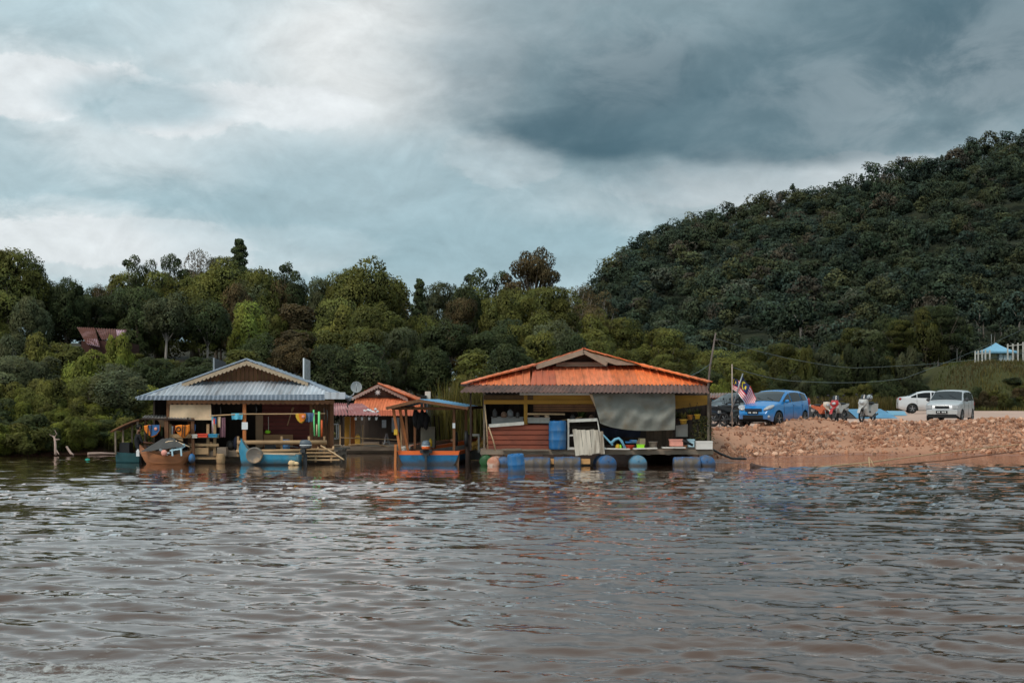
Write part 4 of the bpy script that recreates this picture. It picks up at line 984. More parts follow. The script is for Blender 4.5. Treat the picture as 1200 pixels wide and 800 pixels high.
def f(mb):
    mb.tube([P(278, 518.3, 49.1), P(383, 518, 49.1)], .075, 8); mb.tube([P(277, 528.6, 49.1), P(370, 527.6, 49.1)], .06, 8)
    for px in (279, 330, 362, 380): mb.box((X(px, 49.2), 49.2, .58), (.07, .07, .7))
part(f, 'railing', tan, ha)
def f(mb):
    for i, (y, x0, x1) in enumerate(((526, 358, 392), (530, 352, 394), (534, 350, 398), (538, 346, 400))): mb.box(((X(x0, 49) + X(x1, 49)) / 2, 48.9 - .1 * i, Z(y, 48.9)), (X(x1, 49) - X(x0, 49), .3, .05))
    for px in (356, 372, 390): mb.bar((X(px, 49), 49.2, .55), (X(px, 49), 48.5, .1), .06, .1)
part(f, 'landing_steps', tan, ha)

def hung_cloth(name, mat, label, cat, x0, y0, x1, y1, Y, fold=5, amp=.05, taper=0.0, ragged=.06, mats=None, split=None, group=None):
    mb = MB(); nu, nv = 16, 10
    def fn(u, v):
        w = 1 - taper * v; uu = .5 + (u - .5) * w
        p = P(x0 + (x1 - x0) * uu, y0 + (y1 - y0) * v * (1 - ragged * abs(math.sin(u * 7.3))), Y)
        return p + Vector((0, amp * math.sin(u * fold * 3.1) * (.3 + v) , 0))
    mb.grid(fn, nu, nv)
    if split: mb.m = [split((i % nu + .5) / nu, (i // nu + .5) / nv) for i in range(nu * nv)]
    return tag(mb.build(name, mats or mat), label, cat, group)
solo(lambda mb: mb.tube([P(247, 487, 49.42), P(284, 485, 49.42), P(330, 484.9, 49.4), P(381, 484.4, 49.42)], .026, 6), 'clothes_pole', tan, 'long bamboo pole with washing under the eave of the grey roofed house', 'pole')
hung_cloth('shirt', tealc, 'turquoise shirt hanging on the bamboo pole beside the orange brown post', 'shirt', 271, 484, 284.5, 491.5, 49.4, 3, .04, .1)
hung_cloth('towel', red, 'narrow red, white and blue striped cloth hanging under the grey roof', 'towel', 248, 488.5, 253.6, 508, 49.45, 2, .04, mats=[whitep, red, navy], split=lambda u, v: 0 if u < .3 else (1 if (u < .7 and v > .1) else 2))
hung_cloth('towel', cream, 'short cream cloth hanging beside the striped cloth', 'towel', 255, 488, 258.6, 501, 49.45, 2, .04)
hung_cloth('sarong', mauve, 'mauve patterned cloth hanging lowest under the grey roof', 'sarong', 257.5, 489, 264, 513, 49.5, 3, .05)
hung_cloth('shirt', bluec, 'blue grey shirt hanging near the mint green tubes', 'shirt', 356.5, 483.5, 368, 494.5, 49.36, 3, .05, .35)
hung_cloth('towel', tealc, 'teal cloth hanging next to the cream blind', 'towel', 245.5, 486, 250, 492, 49.48, 2, .03)
for px, py0, py1, w, mt, lab in ((368.0, 480, 510.5, .055, neon, 'slanting mint green tube at the right corner post'), (373.8, 482, 511.5, .075, neon, 'upright mint green tube right of the slanting one'), (377, 492, 511.5, .065, M('rust_orange_plastic', A(190, 84, 44, 1.4), .6), 'short rust orange tube right of the mint green ones'), (371.2, 497, 510, .04, cream, 'thin cream tube between the two mint green tubes')):
    solo(lambda mb: mb.tube([P(px - (.5 if w == .055 else 0), py0, 49.4), P(px + (.5 if w == .055 else 0), py1, 49.4)], w * .52, 8), 'tube', mt, lab, 'tube')
solo(lambda mb: (mb.tube([P(343.5, 477, 50.9), P(336.5, 498.5, 50.8)], .02, 6), mb.tube([P(343.5, 477, 50.9), P(342, 481.5, 50.9)], .04, 6)), 'broom', tan, 'slanting bamboo broom leaning on the maroon wall', 'broom')
gn = thing('dustpan', 'green long handled dustpan hung on the maroon wall', 'dustpan', P(313.5, 509, 50.9))
part(lambda mb: mb.ball(P(313.7, 505.8, 50.9), (.11, .05, .065), 10, 6), 'pan', lime, gn); part(lambda mb: mb.tube([P(314.5, 488, 50.95), P(314.6, 505, 50.95)], .012, 6), 'handle', white, gn)
def crate(name, mat, label, cat, x0, y0, x1, y1, Y, d=.4, lip=True, group=None):
    def g(mb):
        a, b = P(x0, y1, Y), P(x1, y0, Y); w, h, t = b.x - a.x, b.z - a.z, .02; cx, cz = (a.x + b.x) / 2, (a.z + b.z) / 2
        mb.box((cx, Y + t / 2, cz), (w - 2 * t, t, h)); mb.box((cx, Y + d - t / 2, cz), (w - 2 * t, t, h)); mb.box((a.x + t / 2, Y + d / 2, cz), (t, d, h)); mb.box((b.x - t / 2, Y + d / 2, cz), (t, d, h)); mb.box((cx, Y + d / 2, a.z + t / 2), (w - 2 * t - .004, d - 2 * t - .004, t))
        if lip:
            mb.box((cx, Y - .012, b.z - .02), (w + .04, .02, .036)); mb.box((cx, Y + d + .012, b.z - .02), (w + .04, .02, .036))
    return solo(g, name, mat, label, cat, group)
crate('tray', red, 'orange red tray on the counter under the grey roof', 'tray', 231.5, 508, 243, 512.2, 49.0, .3)
crate('tray', M('teal_plastic', A(44, 120, 150, 1.5), .5), 'teal blue tray beside the orange red tray', 'tray', 244.2, 508.3, 254, 512.2, 49.0, .3)
crate('tray', white, 'whitish tray left of the orange red tray on the counter', 'tray', 225, 508.6, 230.8, 513, 49.0, .3)
crate('wooden_box', greyw, 'weathered grey wooden box on a stump before the dark doorway', 'box', 254.5, 524, 264.5, 534, 48.9, .35, False)
solo(lambda mb: mb.lathe([(.14, 0), (.16, .1), (.15, .3), (.13, .33)], P(258.6, 542.5, 48.95), 10), 'stump', tan, 'short pale stump under the weathered wooden box', 'stump')
crate('crate', dkgrey, 'dark grey box on the railing behind the turquoise boat', 'crate', 310, 518, 321.5, 526.8, 49.25, .3)
def barrel(name, mat, label, c, r, h, axis='Z', tilt=None, group=None, cat='barrel', n=22, lidmat=None):
    prof = [(0, 0), (r * .9, 0), (r * .97, h * .03), (r, h * .1), (r, h * .3), (r * 1.035, h * .32), (r * 1.035, h * .36), (r, h * .38), (r, h * .62), (r * 1.035, h * .64), (r * 1.035, h * .68), (r, h * .7), (r, h * .9), (r * .97, h * .97), (r * .9, h), (r * .86, h - .02), (0, h - .02)]
    o = bpy.data.objects.new(name, None); bpy.data.objects.remove(o)
    mb = MB(); mb.lathe(prof, (0, 0, 0), n, axis, tilt=tilt)
    for bx in (-.4, .4):
        q = tilt.to_matrix() if tilt is not None else Matrix.Identity(3)
        off = {'Z': Vector((bx * r, 0, h - .01)), 'X': Vector((h - .01, bx * r, 0)), 'Y': Vector((0, -.0, bx * r))}[axis]
        mb.ball(q @ off, (r * .1,) * 3, 8, 4)
    ob = mb.build(name, mat, local=True); ob.location = c
    return tag(ob, label, cat, group)
barrel('barrel', blueb, 'blue barrel behind the lower rail of the grey roofed house', (X(334.5, 49.9), 49.9, zd), .16, .38)
dr = thing('solar_panel', 'dark ribbed panel standing upright behind the left slope of the grey roof', 'panel', P(255, 437, 53.5))
def f(mb):
    a, b, c, d = P(251.5, 434, 53.2), P(265, 430.5, 54.2), P(265, 424.5, 54.2), P(251.5, 419.5, 53.2)
    mb.sheet(a, b, c, d, 9, .012)
part(f, 'ribbed_sheet', M('dark_sheet', (.07, .072, .075), .5, .15, 4), dr); part(lambda mb: (mb.bar(P(250.6, 434.5, 53.15), P(250.6, 419.2, 53.15), .06), mb.bar(P(258, 436, 53.6), P(258, 430, 53.6), .04)), 'upright', steel, dr)
gs = thing('roof_sheet', 'narrow grey sheet with a pale edge standing upright on the grey roof', 'sheet', P(359, 447, 52.5))
part(lambda mb: mb.sheet(P(357.2, 446.5, 52.4), P(363.6, 445.5, 53.2), P(363.6, 422.5, 53.2), P(356.8, 419.6, 52.4), 6, .008), 'ribbed_sheet', M('mottled_grey_sheet', A(132, 132, 130, 1.3), .6, .3, 9), gs)
part(lambda mb: mb.bar(P(355.8, 446.5, 52.35), P(355.8, 419.4, 52.35), .05), 'pale_edge', whitep, gs)
# satellite dish on a mast at the corner of the house
ds = thing('satellite_dish', 'grey satellite dish on a mast between the two gabled houses', 'satellite dish', P(409, 470, 51.2))
def f(mb):
    q = Euler((R(100), 0, R(8))); c = P(417.5, 453.2, 51.0)
    mb.lathe([(0, 0), (.09, .004), (.15, .016), (.2, .034), (.204, .034), (.15, .008), (0, -.01)], c, 24, 'Z', tilt=q)
part(f, 'dish', M('dish_grey', A(176, 178, 176, 1.1), .5, .1, 6), ds)
part(lambda mb: (mb.tube([P(401, 462, 51.1), P(408, 466, 51.1), P(414, 462.5, 51.0), P(417, 455, 51.1)], .025, 6), mb.tube([P(417.6, 447, 50.9), P(417.6, 458.5, 50.85)], .012, 6), mb.bar(P(404, 464, 51.1), P(411, 469, 51.1), .09), mb.tube([P(404, 461, 51.1), P(409, 474, 51.2)], .03, 6)), 'mount', steel, ds)

# ================================================================== MIDDLE HOUSE: small orange gable with a star, red awning in front
YB = 61.0
hb = thing('floating_house', 'smaller house with orange roof, star on its gable and faded red awning', 'house', (X(450, YB), YB, 0))
part(lambda mb: (plank_deck(mb, X(398, 58.5), X(500, 58.5), 58.4, 66, .3, .22, .05), mb.bar((X(398, 58.4), 58.4, .2), (X(500, 58.4), 58.4, .2), .1, .16), [mb.tube([(X(400, 58.5), y, .05), (X(500, 58.5), y, .05)], .16, 8) for y in (58.7, 60.5, 63)]), 'deck', greyw, hb)
EB0, EB1 = P(408, 486.5, 60.2), P(500, 486.5, 60.2); KB0, KB1 = P(416, 464, 62.2), P(474, 465.5, 62.2); PB = P(443.5, 449.5, 61.8); RBB = Vector((PB.x, 67, PB.z))
def f(mb):
    mb.clip_sheet(P(412, 481, 60.4), P(497, 481, 60.4), P(414, 465, 62.2), P(478, 465, 62.2), 26, .02)
roofb = part(f, 'roof', org1, hb)
part(lambda mb: mb.sheet(P(410, 487, 60.1), P(499, 487, 60.1), P(499, 480.6, 60.36), P(410, 480.6, 60.36), 30, .025, mode='rib'), 'lower_roof', org2, hb)
def f(mb):
    S0, S1 = P(412.5, 465, 61.7), P(478, 466.5, 61.7)
    mb.sheet(S0, PB, RBB, Vector((S0.x, 67, S0.z)), 8, .02, mode='rib'); mb.sheet(PB, P(497, 471, 61.7), Vector((P(497, 471, 61.7).x, 67, P(497, 471, 61.7).z)), RBB, 8, .02, mode='rib')
    mb.bar(PB + Vector((0, 0, .03)), P(497, 471, 61.7), .5, .05)
    mb.prism([P(444, 450, 61.72), P(497, 470, 61.72), P(497, 481, 61.0), P(480, 466.5, 61.76)], (0, .04, 0))
part(f, 'side_roof', org1, hb)
def f(mb):
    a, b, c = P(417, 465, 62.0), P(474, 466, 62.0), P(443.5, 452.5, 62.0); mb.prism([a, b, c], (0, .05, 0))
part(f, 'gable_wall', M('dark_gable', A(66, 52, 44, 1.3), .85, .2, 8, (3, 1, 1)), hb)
part(lambda mb: (scallop(mb, P(412, 465.4, 61.62), P(443.5, 450, 61.62), .16, 10), scallop(mb, P(443.5, 450, 61.62), P(478, 466.6, 61.62), .16, 10)), 'barge_board', M('mauve_grey_board', A(150, 128, 118, 1.3), .8, .12, 6), hb)
def f(mb):
    c = P(442.8, 459.6, 61.9); pts = []
    for k in range(16):
        r = .15 if k % 2 == 0 else .055; pts.append(c + Vector((r * math.sin(k * math.pi / 8), 0, r * math.cos(k * math.pi / 8))))
    mb.prism(pts, (0, -.03, 0))
part(f, 'star_ornament', whitep, hb)
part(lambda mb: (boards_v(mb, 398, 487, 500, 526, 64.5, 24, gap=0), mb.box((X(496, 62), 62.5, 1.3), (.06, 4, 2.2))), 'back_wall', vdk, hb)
for px, Y, w, mt in ((407, 58.9, .22, yelw), (413.5, 59.2, .17, orangew), (420, 59.4, .24, greyw), (400, 58.9, .1, dk), (446, 60.6, .1, dk), (499, 60.4, .12, brown)):
    part(lambda mb: mb.box((X(px, Y), Y, (.3 + Z(487.5, Y)) / 2), (w, .1, Z(487.5, Y) - .3)), 'post', mt, hb)
part(lambda mb: mb.sheet(P(386.5, 486.5, 57.6), P(446, 486.5, 57.6), P(425, 473, 59.4), P(389, 472, 59.4), 15, .03), 'awning', pinkr, hb)
part(lambda mb: (mb.bar(P(386.5, 487.2, 57.7), P(446, 487.2, 57.7), .06), mb.bar(P(388, 487, 57.7), P(389, 474, 59.3), .05), mb.bar(P(407, 487, 57.7), P(407, 473, 59.3), .05)), 'awning_frame', dk, hb)
def f(mb):
    for px in np.arange(427, 443, 2.2): mb.ball(P(px, 480.5 + random.uniform(-1.6, 2.2), 58.3 - (px - 427) * .02), (.07, .05, .05), 6, 4, wob=.5)
part(f, 'lace_trim', whitep, hb)
def f(mb):
    mb.tube([P(398, 512.5, 58.5), P(430, 513.5, 58.5), P(470, 515.5, 58.5)], .02, 5); mb.tube([P(408, 521, 58.4), P(440, 520, 58.4), P(468, 526, 58.4)], .025, 5)
    for px in (398.5, 410, 425, 470): mb.box((X(px, 58.5), 58.52, .72), (.05, .05, .9))
part(f, 'railing', tan, hb)
for i, (px, lab) in enumerate(((416.8, 'leftmost of four white bird shaped ornaments under the red awning'), (424.3, 'second white bird ornament from the left under the red awning'), (432.6, 'third white bird ornament from the left under the red awning'), (440.9, 'rightmost of four white bird ornaments under the red awning'))):
    solo(lambda mb: (mb.ball(P(px, 490, 57.75), (.05, .04, .085), 8, 5, wob=.2), mb.ball(P(px + 1, 487.6, 57.75), (.085, .03, .03), 8, 4, wob=.2), mb.tube([P(px, 486.6, 57.75), P(px, 488, 57.75)], .006, 4)), 'hanging_ornament', whitep, lab, 'ornament', 'white bird ornaments under the red awning')
jc = thing('jerrycan', 'yellow jerrycan on the deck below the grey pillar of the smaller house', 'jerrycan', (X(419, 58.6), 58.6, .32))
part(lambda mb: (mb.box((X(419, 58.6), 58.6, .53), (.2, .16, .32)), mb.box((X(419, 58.6), 58.6, .705), (.15, .12, .035))), 'body', M('ochre_plastic', A(198, 150, 62, 1.4), .55), jc); part(lambda mb: (mb.tube([(X(417.5, 58.6), 58.6, .72), (X(418, 58.6), 58.6, .77), (X(420.3, 58.6), 58.6, .77), (X(420.6, 58.6), 58.6, .72)], .014, 6)), 'handle', M('ochre_plastic', (1, 1, 1)), jc)
def frame(name, x0, y0, x1, y1, Y, d, mat, label, cat):
    def g(mb):
        for y in (Y, Y + d):
            mb.bar(P(x0, y0, Y) + Vector((0, y - Y, 0)), P(x1, y0, Y) + Vector((0, y - Y, 0)), .04); mb.bar(P(x0, y1, Y) + Vector((0, y - Y, 0)), P(x1, y1, Y) + Vector((0, y - Y, 0)), .04)
            for px in (x0, x1): mb.bar(P(px, y0, Y) + Vector((0, y - Y, 0)), P(px, y1, Y) + Vector((0, y - Y, 0)), .04)
        for px in (x0, x1):
            for py in (y0, y1): mb.bar(P(px, py, Y), P(px, py, Y) + Vector((0, d, 0)), .034)
    return solo(g, name, mat, label, cat)
frame('metal_rack', 381, 497, 394.5, 514, 56.5, .6, steel, 'square grey metal rack under the end of the red awning', 'rack')
solo(lambda mb: [mb.ball(P(387 + random.uniform(-4, 4), 510 + random.uniform(-3, 3), 56.8), (.1, .09, .07), 7, 5, wob=.5) for _ in range(12)], 'potted_plant', leafy, 'yellow green plants sitting in the square metal rack', 'plant')
wb = thing('wheelbarrow', 'old pale wheelbarrow on the steps right of the mint green tubes', 'wheelbarrow', P(392, 532, 54))
part(lambda mb: mb.lathe([(.1, 0), (.26, .12), (.28, .16), (.25, .15), (.09, .03), (0, .03)], P(392, 526, 54), 10), 'tray', cream, wb); part(lambda mb: (mb.bar(P(388, 525, 54.1), P(390, 533, 54), .03), mb.bar(P(396, 525, 54.1), P(394, 533, 54), .03)), 'leg', steel, wb)
for px, py0, py1, w, lab in ((449, 492, 501, 7, 'small white notice in the shade left of the big white notices'), (463.5, 489, 506, 9, 'large white notice on the dark wall behind the roofed boat')):
    solo(lambda mb: (mb.pbox(px - w / 2, py0, px + w / 2, py1, 63.6, .03), mb.pbox(px - w / 2 + 1, py0 + 1.2, px + w / 2 - 1, py0 + 2, 63.58, .01)), 'notice_board', M('notice_white', A(176, 186, 194, 1.1), .6), lab, 'notice')
solo(lambda mb: (mb.bar(P(449, 525, 60.8), P(453, 508, 61.2), .05), mb.bar(P(457.5, 525, 60.8), P(453.5, 508, 61.2), .05), mb.bar(P(450.8, 518, 60.95), P(456, 518, 60.95), .04), mb.bar(P(455, 525, 61.6), P(453.5, 508, 61.25), .04)), 'stepladder', steel, 'grey stepladder standing in front of the dark wall of the smaller house', 'ladder')
sg = thing('sign_post', 'small white sign standing behind the ridge of the roofed boat', 'sign', P(501, 490, 64))
part(lambda mb: mb.pbox(498, 458.5, 504.5, 470, 64, .04), 'sign_panel', white, sg); part(lambda mb: mb.tube([P(500, 470, 64.05), P(500, 528, 64.05)], .035, 6), 'post', steel, sg)

# ================================================================== RIGHT HOUSE: big orange roof
YC = 47.6
hc = thing('floating_house', 'floating shop house with a big orange roof, grey tarpaulin and blue drums below', 'house', (X(690, YC), YC, 0))
zc = Z(527, YC)
def f(mb):
    plank_deck(mb, X(563, YC), X(835, YC), 47.45, 54.5, zc + .03, .24, .05)
    mb.bar((X(563, YC), 47.42, zc - .08), (X(835, YC), 47.42, zc - .08), .08, .12)
    for x in np.linspace(X(566, YC), X(832, YC), 12): mb.bar((x, 47.5, zc - .11), (x, 54.3, zc - .11), .1, .14)
part(f, 'deck', greyw, hc)
xa_, xb_ = X(622.2, 47.75), X(651.8, 47.75); zlo, zhi = Z(451.3, 47.75), Z(428, 50.6)
def slope(name, x0, x1, xt0, xt1, n, mt, dz=0.0):
    return part(lambda mb: mb.clip_sheet((x0, 47.75, zlo + dz), (x1, 47.75, zlo + dz), (xt0, 50.6, zhi + dz), (xt1, 50.6, zhi + dz), n, .03), name, mt, hc)
slope('roof', xb_, X(829, 47.75), xb_, X(751, 50.6), 21, org1)
slope('faded_roof_sheet', xa_ - .02, xb_ + .02, xa_ - .019, xb_ + .019, 4, org2, .006)['label'] = 'faded brown sheet among the bright orange ones'
slope('left_roof_sheet', X(546, 47.75), xa_, xa_ - .15, xa_ - .001, 9, org1)
part(lambda mb: mb.sheet(P(538, 459.6, 46.7), P(831, 460.4, 46.7), P(828, 450.4, 47.85), P(549, 450.6, 47.85), 60, .022), 'lower_roof', tindk, hc)
PC = P(684, 410.5, 49.9); CS0, CS1 = P(626, 429, 49.9), P(752, 429, 49.9); RC = Vector((PC.x, 55.6, PC.z))
def f(mb):
    mb.sheet(CS0, PC, RC, Vector((CS0.x, 55.6, CS0.z)), 8, .02, mode='rib'); mb.sheet(PC, CS1, Vector((CS1.x, 55.6, CS1.z)), RC, 8, .02, mode='rib')
    L0, R0 = P(538, 451, 47.6), P(832, 449, 47.6)
    mb.add([L0, CS0, Vector((CS0.x, 55.6, CS0.z)), Vector((L0.x, 57, L0.z))], [(0, 1, 2, 3)]); mb.add([CS1, R0, Vector((R0.x, 57, R0.z)), Vector((CS1.x, 55.6, CS1.z))], [(0, 1, 2, 3)])
    mb.add([Vector((L0.x, 57, L0.z)), Vector((R0.x, 57, R0.z)), Vector((CS1.x, 55.5, CS1.z)), Vector((CS0.x, 55.5, CS0.z))], [(0, 1, 2, 3)])
part(f, 'upper_roof', org2, hc)
def f(mb):
    up = Vector((0, -.05, .05)); n = 9
    for a, b, n in ((P(543, 451, 47.6), CS0 + Vector((0, -.05, 0)), 8), (P(832, 449, 47.6), CS1 + Vector((0, -.05, 0)), 8), (CS0, PC, 4), (CS1, PC, 5)):
        for i in range(n):
            p, q = a.lerp(b, i / n), a.lerp(b, (i + 1.12) / n); mb.bar(p + up, q + up + Vector((0, 0, .02)), .26, .035)
part(f, 'ridge_capping', org1, hc)
def f(mb):
    mb.bar(P(628, 429.5, 49.75), P(684, 411.8, 49.75), .05, .2); mb.bar(P(684, 411.8, 49.75), P(711, 427, 49.75), .05, .13)
    mb.prism([P(685, 411.6, 49.78), P(748, 427.4, 49.78), P(722, 427.6, 49.78), P(700, 420.5, 49.78)], (0, .03, 0))
part(f, 'barge_board', M('grey_barge', A(136, 120, 104, 1.35), .8, .15, 6, dirt=A(90, 78, 68), dirt_amt=.4), hc)
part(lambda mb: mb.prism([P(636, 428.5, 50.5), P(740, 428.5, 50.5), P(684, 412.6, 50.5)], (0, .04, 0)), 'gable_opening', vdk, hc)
part(lambda mb: boards_h(mb, 652, 424, 712, 429.5, 50.2, 1), 'gable_sill', greyw, hc)
part(lambda mb: (boards_h(mb, 625, 462.6, 696, 473.5, 47.62, 2), boards_h(mb, 567, 468.3, 625, 473.5, 47.62, 1)), 'ochre_fascia', yelw, hc)
def f(mb):
    a = [P(788.5, 463, 47.62), P(829, 463, 47.62), P(829, 474, 47.62), P(788.5, 479.5, 47.62)]; mb.prism(a[::-1], (0, .03, 0)); mb.box((X(809, 47.6), 47.61, Z(471.3, 47.6)), (1.14, .02, .012))
part(f, 'ochre_panel', yelw, hc)
part(lambda mb: boards_h(mb, 567, 462.5, 625, 468, 47.64, 1), 'dark_fascia', M('olive_brown_boards', A(84, 64, 42, 1.4), .85, .2, 5), hc)
part(lambda mb: mb.bar(P(609, 461.6, 47.5), P(691, 461.6, 47.5), .06, .07), 'eave_pipe', white, hc)
part(lambda mb: boards_h(mb, 625, 473.8, 699, 482.5, 47.75, 3, gap=.02), 'slat_wall', brown, hc)
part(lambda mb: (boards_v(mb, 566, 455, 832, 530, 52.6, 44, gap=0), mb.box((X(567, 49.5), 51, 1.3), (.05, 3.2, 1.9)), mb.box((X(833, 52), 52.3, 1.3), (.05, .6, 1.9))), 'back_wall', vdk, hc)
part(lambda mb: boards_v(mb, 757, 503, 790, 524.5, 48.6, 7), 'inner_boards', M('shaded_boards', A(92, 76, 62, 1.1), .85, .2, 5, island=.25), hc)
for px, Y, mt, w in ((616, 47.68, yelw, .12), (567.5, 47.7, greyw, .07), (830, 47.75, greyw, .08), (551.5, 46.95, dk, .06), (699, 47.8, dk, .09), (790, 47.85, dk, .08)):
    part(lambda mb: mb.box((X(px, Y), Y, (zc + 2.45) / 2), (w, w, 2.45 - zc)), 'post', mt, hc)
def f(mb):
    a, b, c, d = P(570, 526, 47.5), P(643, 526.5, 47.5), P(643, 497, 47.5), P(572, 497.5, 47.5)
    # horizontal ribs
    prof = []
    for i in range(5): prof += [(i / 5, 0), ((i + .74) / 5, 0), ((i + .8) / 5, -.05), ((i + .94) / 5, -.05)]
    prof.append((1, 0)); vs = []
    for t, h in prof: vs += [a.lerp(d, t) + Vector((0, -h, 0)), b.lerp(c, t) + Vector((0, -h, 0))]
    mb.add(vs, [(2 * i, 2 * i + 1, 2 * i + 3, 2 * i + 2) for i in range(len(prof) - 1)])
part(f, 'rusty_wall', rusty, hc)
part(lambda mb: mb.bar(P(573, 498.8, 47.42), P(614, 495.6, 47.42), .05, .11), 'white_plank', white, hc)
crate('trough', M('grey_trough', A(140, 138, 134, 1.3), .6, .12, 4), 'long grey trough in the dark opening above the rust red wall', 'trough', 576, 488.2, 613, 496.5, 47.9, .5)
crate('trough', white, 'shorter whitish trough in the opening left of the standing blue barrel', 'trough', 618.5, 489, 644, 495.5, 47.95, .5)
part(lambda mb: (mb.bar(P(618, 484.8, 47.6), P(662, 485.2, 47.6), .05, .06), mb.bar(P(650, 494, 47.8), P(682, 488.5, 47.8), .03)), 'cross_rail', tan, hc)
# grey tarpaulin with its folds
def f(mb):
    def fn(u, v):
        x = 694 + (791 - 694) * u; bl = 502 + 2.6 * math.sin(u * 2.6) - 3.2 * (1 - u) ** 4 * 2; xo = 9 * v * (1 - u) ** 2.2 * (1 if v < .55 else 1)
        p = P(x + xo * (1 - u), 461 + (bl - 461) * v, 47.25)
        sag = lambda cx, w, k: k * math.exp(-((u - cx) / w) ** 2)
        fold = .05 * math.sin(14 * (u - .28 * v) + 2.2 * v) * sag(.25, .3, 1) + .075 * math.sin(11 * ((u - .72) ** 2 * 3.0 + v * .85) + .6) * sag(.72, .24, 1) * math.sin(math.pi * min(1, v * 1.05)) + .03 * math.sin(31 * u + 9 * v) * (.2 + v)
        fold += .05 * math.sin(9 * (v + .9 * u)) * sag(.12, .16, 1)
        return p + Vector((0, -fold * 1.6 * min(1, 1.6 * (1.12 - v)) - .10 * math.sin(math.pi * v), 0))
    mb.grid(fn, 70, 40)
o = part(f, 'tarpaulin', tarpm, hc)
o.parent = None; o.location = WOFF[o.name]; tag(o, 'grey tarpaulin with deep folds hanging from the eave of the big orange roof', 'tarpaulin')
part(lambda mb: mb.prism([P(690.5, 461.5, 47.35), P(697, 462, 47.3), P(703, 481, 47.32), P(699.5, 481, 47.36)], (0, .012, 0)), 'pale_flap', cream, hc)
barrel('barrel', blueb, 'tall blue barrel standing on the deck between the rusty wall and the white cabinet', (X(653.4, 47.3), 47.3, zc + .03), .29, .95)
cab = thing('cabinet', 'white open cabinet frame beside the standing blue barrel', 'cabinet', (X(683, 47.5), 47.5, zc))
def f(mb):
    mb.bar(P(665, 493, 47.3), P(700, 491.5, 47.3), .06, .1); mb.bar(P(666, 525.2, 47.3), P(710, 525.2, 47.3), .05, .08); mb.bar(P(666, 490.6, 47.32), P(666, 527, 47.32), .06, .06); mb.bar(P(667, 510, 47.33), P(676, 509.6, 47.33), .05, .06)
    mb.bar(P(665, 493, 48.0), P(700, 491.5, 48.0), .06, .1); mb.bar(P(666, 493, 47.3), P(666, 493, 48.0), .05, .06); mb.bar(P(699, 491.6, 47.3), P(699, 491.6, 48.0), .05, .06); mb.bar(P(700, 491, 47.32), P(705.5, 526, 47.25), .035)
part(f, 'frame', white, cab); part(lambda mb: (mb.pbox(667, 492, 700, 526, 48.2, .03), mb.pbox(668, 500, 699, 501.5, 47.5, .5)), 'shelf', vdk, cab)
solo(lambda mb: [mb.bar(P(674 + i * 5.2 - 1.0 + random.uniform(-.4, .4), 504.5 + random.uniform(-2, 1.5), 47.05), P(676.8 + i * 4.9, 534.5 - .55 * i + random.uniform(-1.2, .6), 46.95), .135, .03) for i in range(7)], 'plank_screen', M('bleached_planks', A(176, 166, 152, 1.35), .85, .28, 7, (1.5, 1, .15), dirt=A(92, 78, 64), dirt_amt=.6, dirt_scale=2.5, island=.2), 'panel of bleached upright planks hanging in front of the white cabinet', 'planks')
for p, q, lab in ((P(568, 474, 47.2), P(571.5, 526, 47.2), 'pale pole upright at the left corner of the rusty wall'), (P(572.5, 500, 47.1), P(581, 528, 47.0), 'thin pale stick slanting across the rusty wall')):
    solo(lambda mb: mb.tube([p, p.lerp(q, .5) + Vector((.02, 0, 0)), q], .022, 6), 'stick', rope, lab, 'stick')
# drums under the deck and in the water
fl = 'blue drums floating under the deck of the big orange roofed house'
for i, (px, Y, r, ax, lab) in enumerate(((713, 46.75, .30, 'Y', 'leaning blue drum end under the deck beside the bleached planks'), (748.5, 46.85, .29, 'Y', 'pale blue drum end under the middle of the tarpaulin'), (804, 46.9, .28, 'X', 'dark blue drum lying lengthwise under the pink basin'),
        (828.5, 46.75, .30, 'Y', 'blue drum end under the right corner with the white foam box'), (628.5, 46.95, .27, 'X', 'blue drum lying under the middle of the rusty wall'), (664, 46.95, .28, 'X', 'blue drum lying under the standing barrel'), (590.5, 46.95, .25, 'Y', 'small blue drum right of the orange white drum'))):
    z = .06 if ax == 'Y' else .03
    barrel('float_drum', M('muddy_blue_drum', A(30, 96, 150, 1.25), .55, .2, 3, dirt=A(84, 76, 68), dirt_amt=.9, dirt_scale=2.2, scum=(.02, .2, .8, (.07, .05, .034))) if i != 1 else M('pale_blue_drum', A(80, 130, 158, 1.15), .55, .15, 4, dirt=A(110, 116, 112), dirt_amt=.7, dirt_scale=3, scum=(.02, .2, .8, (.07, .05, .034))), lab, (X(px, Y) - (.42 if ax == 'X' else 0), Y, z), r, .88, ax, None if i else Euler((0, 0, R(12))), fl, 'drum')
barrel('float_drum', M('faded_orange_drum', A(190, 130, 104, 1.1), .6, .15, 4, dirt=A(220, 200, 184), dirt_amt=.5, dirt_scale=3), 'faded orange and white drum under the left corner of the deck', (X(577.5, 46.9), 46.9, .1), .21, .8, 'Y', Euler((0, 0, R(-14))), None, 'drum')
barrel('float_drum', M('green_drum', A(34, 74, 40, 1.5), .5), 'green drum half hidden left of the faded orange drum', (X(569.5, 47.2), 47.2, .14), .22, .8, 'Y', None, None, 'drum')
barrel('barrel', blueb, 'blue barrel floating upright in the river in front of the rusty wall', (X(606.5, 42.2), 42.2, -.3), .25, .88, 'Z', Euler((R(4), R(-4), 0)))
for px, lab, w in ((647, 'short timber block under the standing blue barrel', 10), (683, 'long timber block under the bleached planks', 17)):
    solo(lambda mb: mb.box((X(px, 46.9), 47.0, .16), (w * .0282, .3, .17)), 'timber_block', M('raw_timber', A(182, 136, 88, 1.3), .8, .2, 6, (.3, 1, 1)), lab, 'timber')
